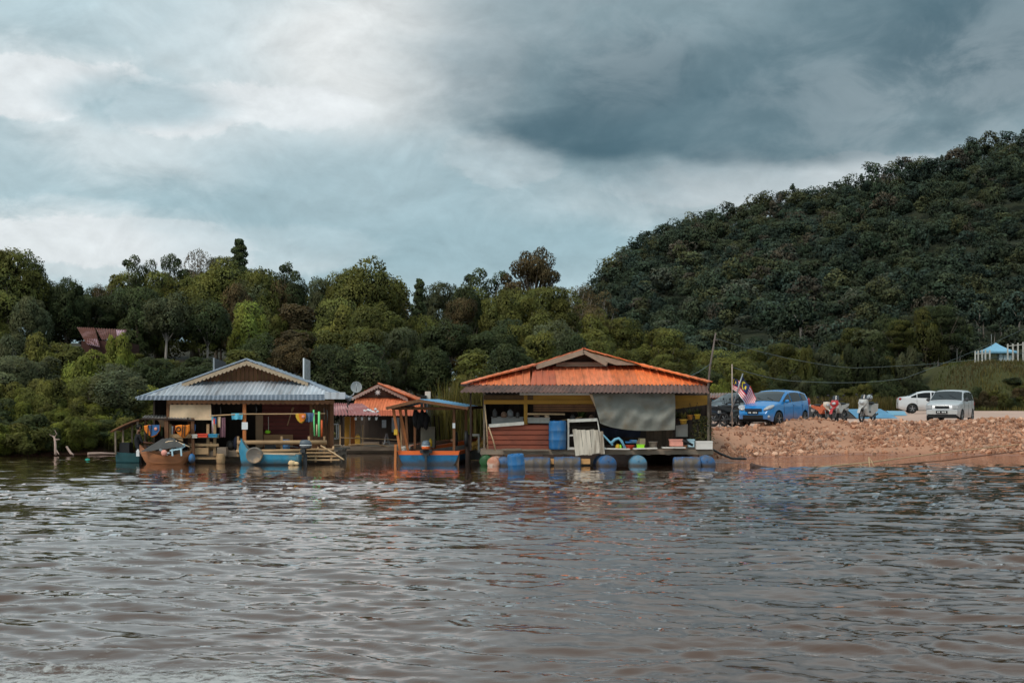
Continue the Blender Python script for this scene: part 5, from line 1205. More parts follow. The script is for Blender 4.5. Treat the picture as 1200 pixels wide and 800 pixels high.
# things standing on the deck under the tarpaulin
zt = zc + .035
def pt(px, Y, dz=0): return Vector((X(px, Y), Y, zt + dz))
def basin(name, mat, label, px, Y, r, h, cat='basin'):
    return solo(lambda mb: mb.lathe([(r * .72, 0), (r, h), (r * 1.08, h), (r * 1.08, h - .02), (r * .95, h - .025), (r * .68, .02), (0, .02)], pt(px, Y), 18), name, mat, label, cat)
solo(lambda mb: (mb.tube([P(706, 509, 47.2), P(714.5, 517.5, 47.2), P(718, 521.5, 47.2)], .035, 7), mb.tube([P(716, 519, 47.2), P(721, 514.5, 47.2), P(725, 513.4, 47.2), P(728.5, 516.5, 47.2), P(732.5, 525, 47.2)], .045, 8)), 'hose', M('pale_blue_hose', A(110, 160, 182, 1.4), .5), 'pale blue bent hose on the deck beside the cabinet', 'hose')
pm = thing('pump', 'small yellow and green pump beside the blue hose', 'pump', pt(725, 47.3))
part(lambda mb: mb.lathe([(0, 0), (.07, .0), (.08, .1), (.05, .17), (0, .18)], pt(723.8, 47.3), 10), 'body', yellow, pm); part(lambda mb: mb.ball(pt(727, 47.3, .08), (.05, .05, .08), 8, 6), 'motor', lime, pm)
basin('basin', red, 'brick red basin under the tarpaulin left of the lime green box', 737.5, 47.5, .17, .13)
solo(lambda mb: (mb.box(pt(739, 47.5, .23), (.36, .25, .05)), mb.box(pt(742, 47.45, .28), (.2, .2, .06), R(12))), 'folded_sheet', blueb, 'folded bright blue plastic lying on top of the brick red basin', 'sheet')
lb_ = thing('storage_box', 'lime green box on the deck in the middle under the tarpaulin', 'box', pt(750.5, 47.25))
part(lambda mb: mb.box(pt(750.5, 47.35, .07), (.24, .2, .13)), 'body', lime, lb_); part(lambda mb: mb.box(pt(750.5, 47.35, .147), (.27, .23, .025)), 'rim', lime, lb_)
solo(lambda mb: (mb.box(pt(752, 47.7, .25), (.2, .15, .2), R(20)), mb.box(pt(748, 47.75, .16), (.12, .12, .22))), 'cloth_bundle', cream, 'pale bundle behind the lime green box', 'bundle')
basin('cooking_pot', M('grey_pot', A(124, 112, 100, 1.2), .5, .15, 6), 'grey cooking pot between the lime green box and the pink basin', 765.5, 47.5, .15, .25, 'pot')
bx = crate('basin', pink, 'pink red rectangular basin on the deck right of the tarpaulin', 'basin', 785.5, 514.5, 800.5, 522.5, 47.15, .35)
basin('bucket', orangew, 'little orange pot right of the pink basin', 803, 47.4, .05, .12, 'pot')
crate('crate', paleb, 'pale blue grey crate left of the white foam box', 'crate', 807, 514.5, 813.8, 523.5, 47.4, .3)
solo(lambda mb: mb.tube([P(800, 515.5, 47.1), P(804, 517.5, 47.1), P(812, 521.5, 47.1)], [.03, .05, .04], 8), 'paddle', black, 'dark paddle lying across the pale crate', 'paddle')
fb = thing('foam_box', 'white foam box at the right corner of the deck under the bush', 'box', pt(824.5, 47.2))
part(lambda mb: mb.box(pt(824.7, 47.4, .11), (.54, .38, .22)), 'body', styro, fb); part(lambda mb: mb.box(pt(824.7, 47.4, .245), (.56, .4, .05)), 'lid', styro, fb)
solo(lambda mb: (mb.prism([P(792, 498.5, 47.9), P(806, 496.5, 47.9), P(806, 511.5, 47.9), P(792, 511.5, 47.9)][::-1], (0, .03, 0))), 'white_board', M('dull_white_board', A(150, 144, 136, 1.2), .7, .1, 5), 'dull white board leaning behind the pink basin', 'board')
def pot(name, px, py, Y, r, mat, label, leafmat, n=40, h=.3):
    t = thing(name, label, 'plant', P(px, py, Y))
    part(lambda mb: mb.lathe([(0, -.16), (r * .7, -.16), (r, 0), (r * 1.1, 0), (r * 1.1, -.03), (r * .9, -.03)], P(px, py, Y), 12), 'pot', mat, t)
    def g(mb):
        for _ in range(n):
            a = random.uniform(0, 6.28); l = random.uniform(.4, 1) * h; s = Vector((math.cos(a) * l * .8, math.sin(a) * l * .6, random.uniform(-.2, 1) * h)); p = P(px, py, Y); w = Vector((-math.sin(a), math.cos(a), .2)) * .035
            mb.add([p, p + s * .5 - w, p + s, p + s * .5 + w], [(0, 1, 2, 3)])
    part(g, 'leaves', leafmat, t)
    part(lambda mb: [mb.tube([P(px, py, Y) + Vector((k * r, 0, 0)), P(px, py - 14, Y)], .006, 4) for k in (-1, 1)], 'hanger', dk, t)
    return t
pot('hanging_pot', 817.2, 485.2, 47.4, .1, yellow, 'yellow hanging flower pot under the right end of the eave', leafm, 30, .25)
pot('hanging_pot', 808.5, 486, 47.5, .1, M('orange_brown_pot', A(168, 112, 52, 1.4), .6), 'orange brown hanging pot left of the yellow one', leafm, 30, .25)
pot('hanging_pot', 801, 491, 47.4, .13, M('straw_pot', A(170, 134, 52, 1.4), .7), 'straw coloured hanging pot with yellow grass', leafy, 60, .28)
pot('hanging_pot', 793, 490, 47.7, .1, dk, 'dark hanging plant next to the tarpaulin edge', leafm, 50, .3)
pot('hanging_pot', 682, 490, 48.0, .12, dk, 'green fern in the opening above the white cabinet', M('fern_green', (.07, .10, .02), .6, .3, 6, island=.3), 70, .32)
bs = thing('potted_bush', 'leafy yellow green bush standing behind the white foam box', 'bush', pt(823, 47.7))
def f(mb):
    for _ in range(800):
        a = random.uniform(0, 6.28); r = random.uniform(0, .42); z = random.uniform(.2, 1.1); p = pt(823, 47.8, z) + Vector((math.cos(a) * r * (1.15 - .35 * z), math.sin(a) * r * .7, 0)); d = Vector((random.uniform(-1, 1), random.uniform(-1, 1), random.uniform(-.5, 1))) * .05; w = Vector((random.uniform(-1, 1), random.uniform(-1, 1), random.uniform(-1, 1))) * .022
        mb.add([p - d, p - w, p + d, p + w], [(0, 1, 2, 3)], 1 if random.random() < .45 else 0)
part(f, 'leaves', [leafm, leafy], bs); part(lambda mb: [mb.tube([pt(823, 47.8), pt(823 + k * 8, 47.8 + k * .1, .8)], .012, 5) for k in (-.8, -.2, .4, .9)], 'stem', bark, bs)
# pile of straw coloured cut timber behind the dark mooring post
solo(lambda mb: [mb.bar(P(random.uniform(552, 566), random.uniform(516, 527), 49.5 + random.uniform(0, .5)), P(random.uniform(560, 569), random.uniform(515, 526), 49.6 + random.uniform(0, .5)), .07) for _ in range(34)], 'firewood_pile', M('straw_timber', A(202, 158, 84, 1.3), .85, .25, 7, island=.3), 'heap of straw coloured cut wood left of the rusty wall', 'firewood')
solo(lambda mb: (mb.bar(P(553.5, 509.5, 49.6), P(562, 509.5, 49.6), .06, .08), mb.bar(P(561, 510, 49.6), P(561, 530, 49.6), .06)), 'post_rail', white, 'short white rail above the heap of cut wood', 'rail')

# clutter in the openings and along the deck
pan = M('soot_metal', (.05, .045, .042), .5, .3, 6); jugm = M('dull_brown_plastic', A(110, 84, 66, 1.2), .6, .2, 6); blkc = M('navy_dark_cloth', (.02, .025, .05), .85, .3, 5)
hung_cloth('cloth', blkc, 'dark navy cloth hanging in the shade below the left half of the tarpaulin', 'cloth', 704, 501, 752, 512.5, 48.4, 5, .06, .1)
for px, py, w, h, mt, lab in ((580, 484, .16, .3, pan, 'sooty pan hanging at the left of the dark opening'), (590.5, 485.5, .2, .2, jugm, 'brown jug on the long grey trough'), (598, 484, .22, .26, M('glass_dome', (.14, .14, .14), .2, .2, 5), 'grey round fan shape above the middle of the long grey trough'), (606.5, 486, .14, .2, pan, 'dark pot at the right end of the long grey trough'), (629, 486.5, .2, .14, jugm, 'brown bundle on the rail right of the ochre post'), (641, 487, .16, .12, cream, 'small pale packet on the rail above the rusty wall'), (671, 489, .2, .18, pan, 'dark kettle on top of the white cabinet at left'), (693, 489, .18, .2, jugm, 'brown can on top of the white cabinet at right')):
    solo(lambda mb: mb.lathe([(0, -h / 2), (w * .42, -h / 2), (w * .5, -h * .2), (w * .46, h * .2), (w * .2, h * .42), (w * .2, h / 2), (0, h / 2)], P(px, py, 47.75), 12), 'jug' if mt is jugm else 'pot', mt, lab, 'kitchenware')
for k, (x0, x1, py, lab) in enumerate(((588, 611, 526.2, 'pale scrap board on the deck edge below the rusty wall at left'), (612, 642, 527.2, 'pale scrap board on the deck edge below the rusty wall at right'), (706, 738, 525.6, 'whitish plank on the deck edge below the blue hose'), (742, 770, 525.2, 'whitish plank on the deck edge below the lime green box'), (776, 803, 524.2, 'whitish plank under the pink basin'))):
    solo(lambda mb: mb.box(((X(x0, 47.2) + X(x1, 47.2)) / 2, 47.22, Z(py, 47.2)), (X(x1, 47.2) - X(x0, 47.2), .3, .04), rot=Euler((0, R((k % 3 - 1) * 1.2), R(k - 2)))), 'scrap_board', greyw if k < 2 else white, lab, 'board')
for k, (px, w, h, lab) in enumerate(((216, .3, .3, 'dark sack on the lower shelf of the counter at left'), (234, .34, .26, 'brown sack under the counter behind the wooden boat'), (270, .3, .34, 'dark sack in the doorway left of the orange brown post'), (276.5, .2, .5, 'narrow dark bundle beside the orange brown post'), (247, .24, .3, 'tan sack under the teal blue tray'))):
    solo(lambda mb: mb.ball((X(px, 49.9), 49.9, zd + h / 2), (w / 2, .16, h / 2), 10, 7, wob=.22), 'sack', (blkc, jugm, pan, blkc, tan)[k], lab, 'sack')
for k, (px, y0, y1, lab) in enumerate(((383, 480, 498, 'thin dark rod hanging left of the metal rack'), (379.5, 478, 500, 'dark net pole at the corner of the grey roofed house'), (258, 476, 487, 'dark strap hanging from the eave above the striped cloth'), (300, 476, 484, 'short dark cord hanging from the eave above the doorway'))):
    solo(lambda mb: mb.tube([P(px, y0, 49.5), P(px + .8, (y0 + y1) / 2, 49.5), P(px, y1, 49.5)], .02, 5), 'hanging_strap', pan, lab, 'strap')
# ------------------------------------------------------------------ boats
def hull(mb, L, beam, sheer, keel, n=24, m_out=0, m_in=1, m_band=2, band=.28, transom=True, th=.05):
    """hull along +x (bow at x=L); beam(t), sheer(t), keel(t) give half beam, gunwale height and bottom height"""
    rows = []
    for i in range(n + 1):
        t = i / n; x = L * t; b, s, k = beam(t), sheer(t), keel(t); ring = []
        for j, (fb, fz) in enumerate(((0, 0), (.62, .06), (.86, .4), (.96, 1 - band), (1, 1))): ring.append((x, b * fb, k + (s - k) * fz))
        rows.append(ring)
    for side in (1, -1):
        vs = [(x, y * side, z) for r in rows for x, y, z in r]; w = 5
        for j in range(4):
            fs = [(i * w + j, (i + 1) * w + j, (i + 1) * w + j + 1, i * w + j + 1) for i in range(n)]
            if side < 0: fs = [f[::-1] for f in fs]
            mb.add(vs, fs, m_band if j == 3 else m_out, True)
        vi = []
        for r in rows:
            x = r[0][0]; b, s, k = r[4][1], r[4][2], r[0][2]
            vi += [(x, b * side, s), (x, max(0, b - th) * side, s + .005), (x, max(0, b * .84 - th) * side, k + .35 * (s - k) + .06), (x, 0, k + .3 * (s - k) + .05)]
        for j in range(3):
            fs = [(i * 4 + j, (i + 1) * 4 + j, (i + 1) * 4 + j + 1, i * 4 + j + 1) for i in range(n)]
            if side > 0: fs = [f[::-1] for f in fs]
            mb.add(vi, fs, m_band if j == 0 else m_in)
    if transom:
        r = rows[0]; pts = [(x, y, z) for x, y, z in r] + [(x, -y, z) for x, y, z in r[:0:-1]]
        mb.add(pts, [tuple(range(len(pts)))], m_out)
        r4, r3 = r[4], r[3]
        mb.add([(-.006, r3[1], r3[2]), (-.006, r4[1], r4[2]), (-.006, -r4[1], r4[2]), (-.006, -r3[1], r3[2])], [(0, 1, 2, 3)], m_band)
        mb.add([(th, r4[1], r4[2] - .01), (th, -r4[1], r4[2] - .01), (th, -r3[1], r[0][2] + .1), (th, r3[1], r[0][2] + .1)], [(0, 1, 2, 3)], m_in)
def outboard(root, x, y, z, cowlm, bandm, s=1.0, local=True):
    """outboard motor hung on a transom, facing -x"""
    def bl(fn, nm, mt): 
        mb = MB(); fn(mb); return mb.build(nm, mt, root, local=True)
    e = bl(lambda mb: (mb.box((x - .1 * s, y, z - .02), (.2 * s, .5 * s, .13 * s)), mb.box((x - .12 * s, y, z - .05), (.16 * s, .26 * s, .3 * s)), mb.box((x - .18 * s, y, z - .45 * s), (.16 * s, .09 * s, .6 * s)), mb.box((x - .2 * s, y, z - .78 * s), (.3 * s, .2 * s, .03 * s)), mb.bar((x + .1 * s, y, z + .12 * s), (x + .55 * s, y + .05, z + .2 * s), .04 * s)), 'motor_leg', dkgrey)
    def rings(mb, rows, k=12):
        vs = []
        for zz, hx, hy, ox in rows:
            for j in range(k):
                a = 2 * math.pi * j / k; ca, sa = math.cos(a), math.sin(a); q = (abs(ca) ** 4 + abs(sa) ** 4) ** -.25
                vs.append((x - .2 * s + ox * s + hx * s * ca * q, y + hy * s * sa * q, z + zz * s))
        fs = [(i * k + j, i * k + (j + 1) % k, (i + 1) * k + (j + 1) % k, (i + 1) * k + j) for i in range(len(rows) - 1) for j in range(k)]
        mb.add(vs, fs + [tuple(range(k))[::-1], tuple(range((len(rows) - 1) * k, len(rows) * k))], 0, True)
    c = bl(lambda mb: rings(mb, [(.2, .245, .165, 0), (.3, .25, .165, .0), (.38, .22, .14, .02), (.43, .15, .1, .03), (.445, .06, .05, .03)]), 'motor_cowl', cowlm)
    mb = MB(); rings(mb, [(.06, .17, .12, .02), (.09, .235, .16, 0), (.195, .25, .168, 0)]); mb.build('cowl_band', bandm, c, local=True)
    mb = MB(); rings(mb, [(.2, .255, .172, 0), (.235, .255, .172, 0)]); mb.build('cowl_stripe', whitep, c, local=True)
def Lpart(root, nm, mt, fn):
    mb = MB(); fn(mb); return mb.build(nm, mt, root, local=True)

# --- centre: blue and orange boat with a roof, seen from the stern (bow points away and slightly right)
YD = 48.0
bt = thing('roofed_boat', 'blue and orange boat with a roof on brown posts and an outboard motor', 'boat', (X(502, YD), YD, 0), None, R(86))
hb_ = 1.06
beamf = lambda t: hb_ * (1.0 + .12 * math.sin(t * 2.2)) * (1 if t < .55 else max(0.03, 1 - ((t - .55) / .45) ** 2.0))
Lpart(bt, 'hull', [blueh, M('boat_inside', A(110, 84, 66, 1.2), .8, .2, 5), orgp], lambda mb: hull(mb, 6.6, beamf, lambda t: .47 + .42 * max(0, t - .35) ** 1.6, lambda t: -.22 + .55 * max(0, t - .75) ** 1.4 * 4, band=.2))
outboard(bt, -.02, .06, .47, M('motor_grey', A(96, 108, 118, 1.2), .4, .1, 4), orgp, .8)
zr = Z(477, YD)
Lpart(bt, 'roof', [M('roof_blue_top', A(96, 150, 184, 1.4), .55, .1, 3, dirt=A(70, 110, 140), dirt_amt=.35), brown], lambda mb: (
    mb.sheet((-.35, 1.36, zr), (-.35, .28, zr + .27), (5.2, .28, zr + .27), (5.2, 1.36, zr), 10, .012), mb.sheet((-.35, .28, zr + .27), (-.35, -1.36, zr), (5.2, -1.36, zr), (5.2, .28, zr + .27), 14, .012)))
Lpart(bt, 'roof_beam', brown, lambda mb: (mb.bar((-.36, 1.38, zr - .04), (-.36, .28, zr + .22), .04, .1), mb.bar((-.36, .28, zr + .22), (-.36, -1.38, zr - .04), .04, .1), mb.bar((-.3, .28, zr + .21), (5.1, .28, zr + .21), .06, .1),
    mb.bar((-.3, 1.2, zr - .02), (5.1, 1.2, zr - .02), .05, .09), mb.bar((-.3, -1.2, zr - .02), (5.1, -1.2, zr - .02), .05, .09), [mb.bar((xx, 1.2, zr - .05), (xx, -1.2, zr - .05), .05, .08) for xx in (.3, 1.6, 3.0, 4.4)], mb.box((2.4, -1.37, zr - .02), (5.4, .03, .1))))
for x_, y_, lean, mt in ((.1, 1.12, .1, orangew), (.35, .92, .12, orangew), (1.3, 1.1, .06, brown), (2.6, 1.12, .03, brown), (3.9, 1.0, 0, brown), (.1, -.86, 0, brown), (1.7, -1.1, 0, brown), (3.3, -1.14, 0, brown), (4.6, -1.02, 0, brown)):
    Lpart(bt, 'post', mt, lambda mb: mb.bar((x_, y_ - lean * 1.6, .4), (x_, y_ + lean, zr), .085))
Lpart(bt, 'rail', brown, lambda mb: (mb.bar((1.7, -1.12, .82), (4.6, -1.06, .9), .05, .1), [mb.bar((1.8 + .4 * k, -1.12, .45), (1.8 + .4 * k, -1.12, .85), .04, .1) for k in range(7)]))
Lpart(bt, 'bench', brown, lambda mb: [mb.box((xx, 0, .36), (.3, 1.8, .04)) for xx in (1.2, 2.4, 3.6)])
Lpart(bt, 'locker', M('grey_board', A(120, 112, 98, 1.3), .8, .15, 5), lambda mb: mb.box((2.6, .34, .86), (.3, .5, .75)))
Lpart(bt, 'sticker', whitep, lambda mb: mb.box((.05, -.86, 1.32), (.012, .09, .17))); Lpart(bt, 'marker', yellow, lambda mb: mb.box((.04, 1.12, 1.1), (.012, .12, .19)))
def ontop(px, py, Y): return P(px, py, Y)
solo(lambda mb: [mb.ball(P(474 + random.uniform(-4.5, 4.5), 525.5 + random.uniform(-1.5, 2.5), 48.8), (.09, .08, .06), 7, 4, wob=.6) for _ in range(14)], 'net_bundle', M('pale_net', A(176, 170, 160, 1.3), .9), 'pale bundle of netting in the stern of the roofed boat at left', 'net')
solo(lambda mb: mb.lathe([(0, 0), (.06, 0), (.06, .2), (.025, .25), (.025, .28), (0, .28)], P(504.5, 523, 48.9), 10), 'bottle', yellow, 'yellow bottle beside the outboard motor of the roofed boat', 'bottle')
solo(lambda mb: [mb.tube([P(488 + k * 5.2, 486.5 + 1.3 * (k % 2), 50.6), P(489 + k * 5.2, 517 - 3 * (k % 3), 50.6)], .025, 5) for k in range(6)], 'hanging_lines', dk, 'dark lines and rods hanging under the roof of the blue and orange boat', 'rods')
lv = thing('life_vest_row', 'dark vests hanging in a bunch under the roof of the blue and orange boat', 'life vests', P(492, 505, 50.2))
part(lambda mb: [mb.ball(P(487 + 4 * k, 490 + 3 * (k % 2), 50.2), (.12, .1, .32), 8, 6, wob=.25) for k in range(4)], 'vest', M('dark_vests', (.02, .018, .02), .8, .3, 8), lv)
# --- small orange and white boat tied behind it
sb = thing('rowing_boat', 'small white rowing boat with an orange gunwale behind the roofed boat', 'boat', (X(503, 51.2), 51.2, .12), None, R(12))
Lpart(sb, 'hull', [M('boat_white', A(176, 172, 166, 1.3), .6, .15, 4, dirt=A(110, 100, 92), dirt_amt=.5), brown, orgp], lambda mb: hull(mb, 1.9, lambda t: .5 * max(.04, math.sin(math.pi * min(1, .25 + t * .8)) ** .7), lambda t: .42 + .3 * t, lambda t: -.1, n=14, band=.22))
# --- dark mooring post and tyre fender
solo(lambda mb: mb.tube([(X(548.5, 48), 48.0, -.8), (X(548.5, 48), 48.0, .5), (X(549, 48), 48.0, Z(509, 48))], [.09, .09, .07], 9), 'mooring_post', dk, 'dark mooring post between the roofed boat and the heap of cut wood', 'post')
def tyre(mb, c, R_, r, axis='Y', n=24, k=10, m=0):
    vs, fs = [], []
    for i in range(n):
        a = 2 * math.pi * i / n
        for j in range(k):
            b_ = 2 * math.pi * j / k; rr = R_ + r * math.cos(b_); h = r * .8 * math.sin(b_)
            vs.append({'Y': (rr * math.cos(a), h, rr * math.sin(a)), 'X': (h, rr * math.cos(a), rr * math.sin(a)), 'Z': (rr * math.cos(a), rr * math.sin(a), h)}[axis])
    vs = [Vector(v) + Vector(c) for v in vs]
    for i in range(n):
        for j in range(k): fs.append((i * k + j, ((i + 1) % n) * k + j, ((i + 1) % n) * k + (j + 1) % k, i * k + (j + 1) % k))
    mb.add(vs, fs, m, True)
solo(lambda mb: tyre(mb, P(546.5, 514, 47.85), .2, .08, 'X'), 'tyre', black, 'black tyre fender hanging on the dark mooring post', 'tyre')
solo(lambda mb: tyre(mb, P(534.5, 514, 49.0), .18, .07, 'X'), 'tyre', black, 'small dark tyre hanging on the right posts of the roofed boat', 'tyre')
solo(lambda mb: mb.bar(P(463, 545, 47.9), P(463.6, 520.5, 47.95), .08), 'mooring_post', orangew, 'thin pale mooring stake at the left corner of the roofed boat', 'post')

# --- turquoise boat by the landing steps, prow at left
tb = thing('prow_boat', 'low turquoise boat with a raised prow in front of the maroon wall', 'boat', (X(352, 48.2), 48.2, 0), None, R(180))
Lpart(tb, 'hull', [bluet, M('boat_floor', A(120, 112, 100, 1.2), .8, .2, 5), bluet], lambda mb: hull(mb, 2.0, lambda t: .5 * max(.05, 1 - .9 * max(0, t - .45) ** 1.5 * 2), lambda t: .34 + .03 * t + .52 * max(0, (t - .72) / .28) ** 2, lambda t: -.15 + .25 * max(0, t - .8) * 3, n=20, band=.3))
Lpart(tb, 'gunwale', cream, lambda mb: [mb.bar((.1, s * .515, .36), (1.35, s * .42, .38), .04, .03) for s in (1, -1)])
Lpart(tb, 'prow', bluet, lambda mb: mb.prism([(1.72, -.06, -.05), (1.98, -.06, -.05), (2.08, -.06, .5), (2.03, -.06, .78), (1.96, -.06, .76), (1.9, -.06, .48)], (0, .12, 0)))
outboard(tb, -.02, 0, .48, M('motor_dark', A(84, 92, 100, 1.2), .4, .15, 5), M('motor_charcoal', (.06, .06, .065), .45), .8)
solo(lambda mb: (mb.lathe([(0, .04), (.22, .03), (.25, 0), (.275, .03), (.27, .3), (.22, .5), (.18, .52)], P(297.5, 533.5, 47.55), 22, 'Y')), 'round_tub', M('mud_grey_tub', A(112, 104, 96, 1.25), .65, .2, 4, dirt=A(168, 136, 100), dirt_amt=.55, dirt_scale=3), 'mud grey round tub lying on its side at the prow of the turquoise boat', 'tub')
solo(lambda mb: (mb.ball(P(342, 542.5, 47.6), (.13, .12, .1), 8, 5, wob=.35), mb.ball(P(346.5, 543, 47.6), (.11, .1, .06), 8, 5, wob=.35)), 'float_block', M('tan_foam', A(222, 184, 140, 1.25), .85), 'tan block of foam floating by the motor of the turquoise boat', 'float')
# --- brown wooden boat with a pitched dark tarpaulin
wbt = thing('wooden_boat', 'brown wooden boat under a pitched dark tarpaulin, left of the counter', 'boat', (X(224, 48.6), 48.6, 0), None, R(180))
Lpart(wbt, 'hull', [M('varnished_planks', A(142, 92, 60, 1.5), .6, .25, 4, (.3, 1, 3), dirt=A(84, 54, 38), dirt_amt=.45), brown, M('varnished_planks', (1, 1, 1))], lambda mb: hull(mb, 1.75, lambda t: .55 * max(.06, (math.sin(math.pi * (.03 + .95 * t))) ** .7), lambda t: .3 + (.36 if t > .45 else .24) * (abs(t - .45) / .55) ** 1.8, lambda t: -.16 + .5 * max(0, (abs(t - .48) - .26) / .24) ** 1.4, n=24, band=.16, transom=False))
Lpart(wbt, 'tarpaulin', M('dark_tarp', A(70, 68, 66, 1.2), .7, .2, 3, bump=.3, bump_scale=6), lambda mb: (mb.sheet((1.62, -.56, .42), (.1, -.56, .62), (.62, 0, .9), (1.0, 0, .86), 3, .012, rows=3), mb.sheet((.1, .56, .62), (1.62, .56, .42), (1.0, 0, .86), (.62, 0, .9), 3, .012, rows=3)))
Lpart(wbt, 'rib', brown, lambda mb: (mb.bar((.82, -.6, -.1), (.82, -.6, .36), .09, .05)))
solo(lambda mb: [mb.tube([P(181, 524, 48.4), P(197, 517, 48.4), P(203, 516.5, 48.4)], .022, 6), mb.tube([P(206, 516.5, 48.4), P(222, 523.5, 48.4)], .022, 6)], 'tarpaulin_pole', cream, 'pale thin poles along the edges of the dark boat tarpaulin', 'pole')
ch = thing('plastic_chair', 'pale blue plastic chair lying upside down on the brown wooden boat', 'chair', P(206, 533, 47.95))
part(lambda mb: mb.box(P(207, 525.8, 48.15), (.4, .36, .04), rot=Euler((R(8), R(-10), 0))), 'seat', paleb, ch); part(lambda mb: mb.box(P(211, 522.8, 48.3), (.34, .05, .1), rot=Euler((R(20), R(-12), 0))), 'backrest', paleb, ch)
for px in (201.5, 212): part(lambda mb: mb.bar(P(px, 526, 47.98), P(px + .6, 534, 47.98), .05), 'leg', paleb, ch)
for px in (202.5, 213): part(lambda mb: mb.bar(P(px, 525, 48.32), P(px - 2, 520.5, 48.32), .05), 'leg', paleb, ch)
mo = thing('outboard_motor', 'grey and orange outboard motor lying on the tarpaulin of the wooden boat', 'motor', P(190, 533, 47.9))
part(lambda mb: mb.ball(P(192.3, 530.5, 47.95), (.11, .1, .11), 10, 6), 'motor_cowl', pink, mo); part(lambda mb: (mb.bar(P(187, 526, 47.97), P(197, 532.5, 47.97), .07), mb.ball(P(197.5, 531, 47.95), (.07, .06, .05), 8, 5)), 'motor_leg', steel, mo)
# --- thatched-looking roof and dark green boat at far left, with a seated person
gb = thing('roofed_boat', 'dark green boat under a curved worn roof at the far left of the houses', 'boat', (X(169, 49.5), 49.5, 0), None, R(180))
Lpart(gb, 'hull', [teal, dk, teal], lambda mb: hull(mb, .9, lambda t: .5 * (1 - .25 * t), lambda t: .33 + .05 * t, lambda t: -.15, n=10, band=.2))
Lpart(gb, 'roof', M('worn_grey_roof', A(96, 88, 80, 1.4), .85, .25, 5, dirt=A(60, 52, 46), dirt_amt=.5), lambda mb: mb.grid(lambda u, v: (.02 + .98 * u, -.6 + 1.2 * v, Z(490.5, 49.5) - .42 * u ** 1.3 + .05 * math.sin(u * 12) * .15), 16, 8))
Lpart(gb, 'roof_edge', brown, lambda mb: [mb.tube([(.02 + .98 * u, s * .6, Z(490.5, 49.5) - .42 * u ** 1.3 - .03) for u in (0, .25, .5, .75, 1)], .035, 6) for s in (-1, 1)])
for px_, s in ((.87, 1), (.55, -1), (.87, -1), (.1, 1), (.1, -1)): Lpart(gb, 'post', greyw, lambda mb: mb.bar((px_, s * .45, .3), (px_, s * .5, Z(490.5, 49.5) - .42 * px_ ** 1.3 - .02), .055))
Lpart(gb, 'engine_box', black, lambda mb: (mb.box((.6, .1, .5), (.34, .5, .36)), mb.box((.6, .1, .69), (.3, .44, .03))))
solo(lambda mb: (mb.box(P(161.8, 531, 48.6), (.11, .1, .2)), mb.box(P(161.8, 527, 48.6), (.06, .06, .05))), 'fuel_can', whitep, 'white fuel can standing at the stern of the dark green boat', 'can')
solo(lambda mb: (mb.tube([P(165.5, 543, 48.7), P(165.5, 530, 48.7), P(164, 526, 48.7)], .05, 7), mb.box(P(165, 527, 48.7), (.2, .2, .22))), 'outboard_motor', black, 'black outboard motor between the dark green boat and the wooden boat', 'motor')
solo(lambda mb: (mb.ball(P(224.7, 537, 48.3), (.11, .2, .17), 12, 8)), 'fender', blueb, 'small blue float at the right end of the wooden boat', 'float')
# --- shelter roof on posts behind the wooden boat
sh_ = thing('boat_shelter', 'low tin shelter on crooked posts over the brown wooden boat', 'shelter', (X(197, 50), 50, 0))
part(lambda mb: mb.sheet(P(166, 489.5, 49.0), P(228, 491.5, 49.0), P(222, 486.2, 50.3), P(170, 486.4, 50.3), 16, .015), 'roof', M('shelter_tin', A(112, 108, 104, 1.3), .6, .2, 4, dirt=A(70, 64, 60), dirt_amt=.45), sh_)
part(lambda mb: (mb.bar(P(166, 490.3, 49.02), P(228, 492.2, 49.02), .06), mb.bar(P(170, 487.5, 50.28), P(224, 487.5, 50.28), .06), [mb.bar(P(p, 490.6, 49.03), P(p, 487.6, 50.27), .05) for p in (172, 196, 220)]), 'beam', dk, sh_)
for px, Y, w in ((195.5, 49.1, .13), (226, 49.1, .1), (171, 50.2, .07), (222, 50.2, .1)): part(lambda mb: mb.bar(P(px + .6, 543, Y), P(px - .5, 489.5, Y), w), 'post', brown, sh_)
part(lambda mb: mb.prism([P(183, 489.5, 49.9), P(196, 488.5, 49.9), P(194, 498, 49.9), P(190, 501.5, 49.9)], (0, .02, 0)), 'awning_scrap', cream, sh_)
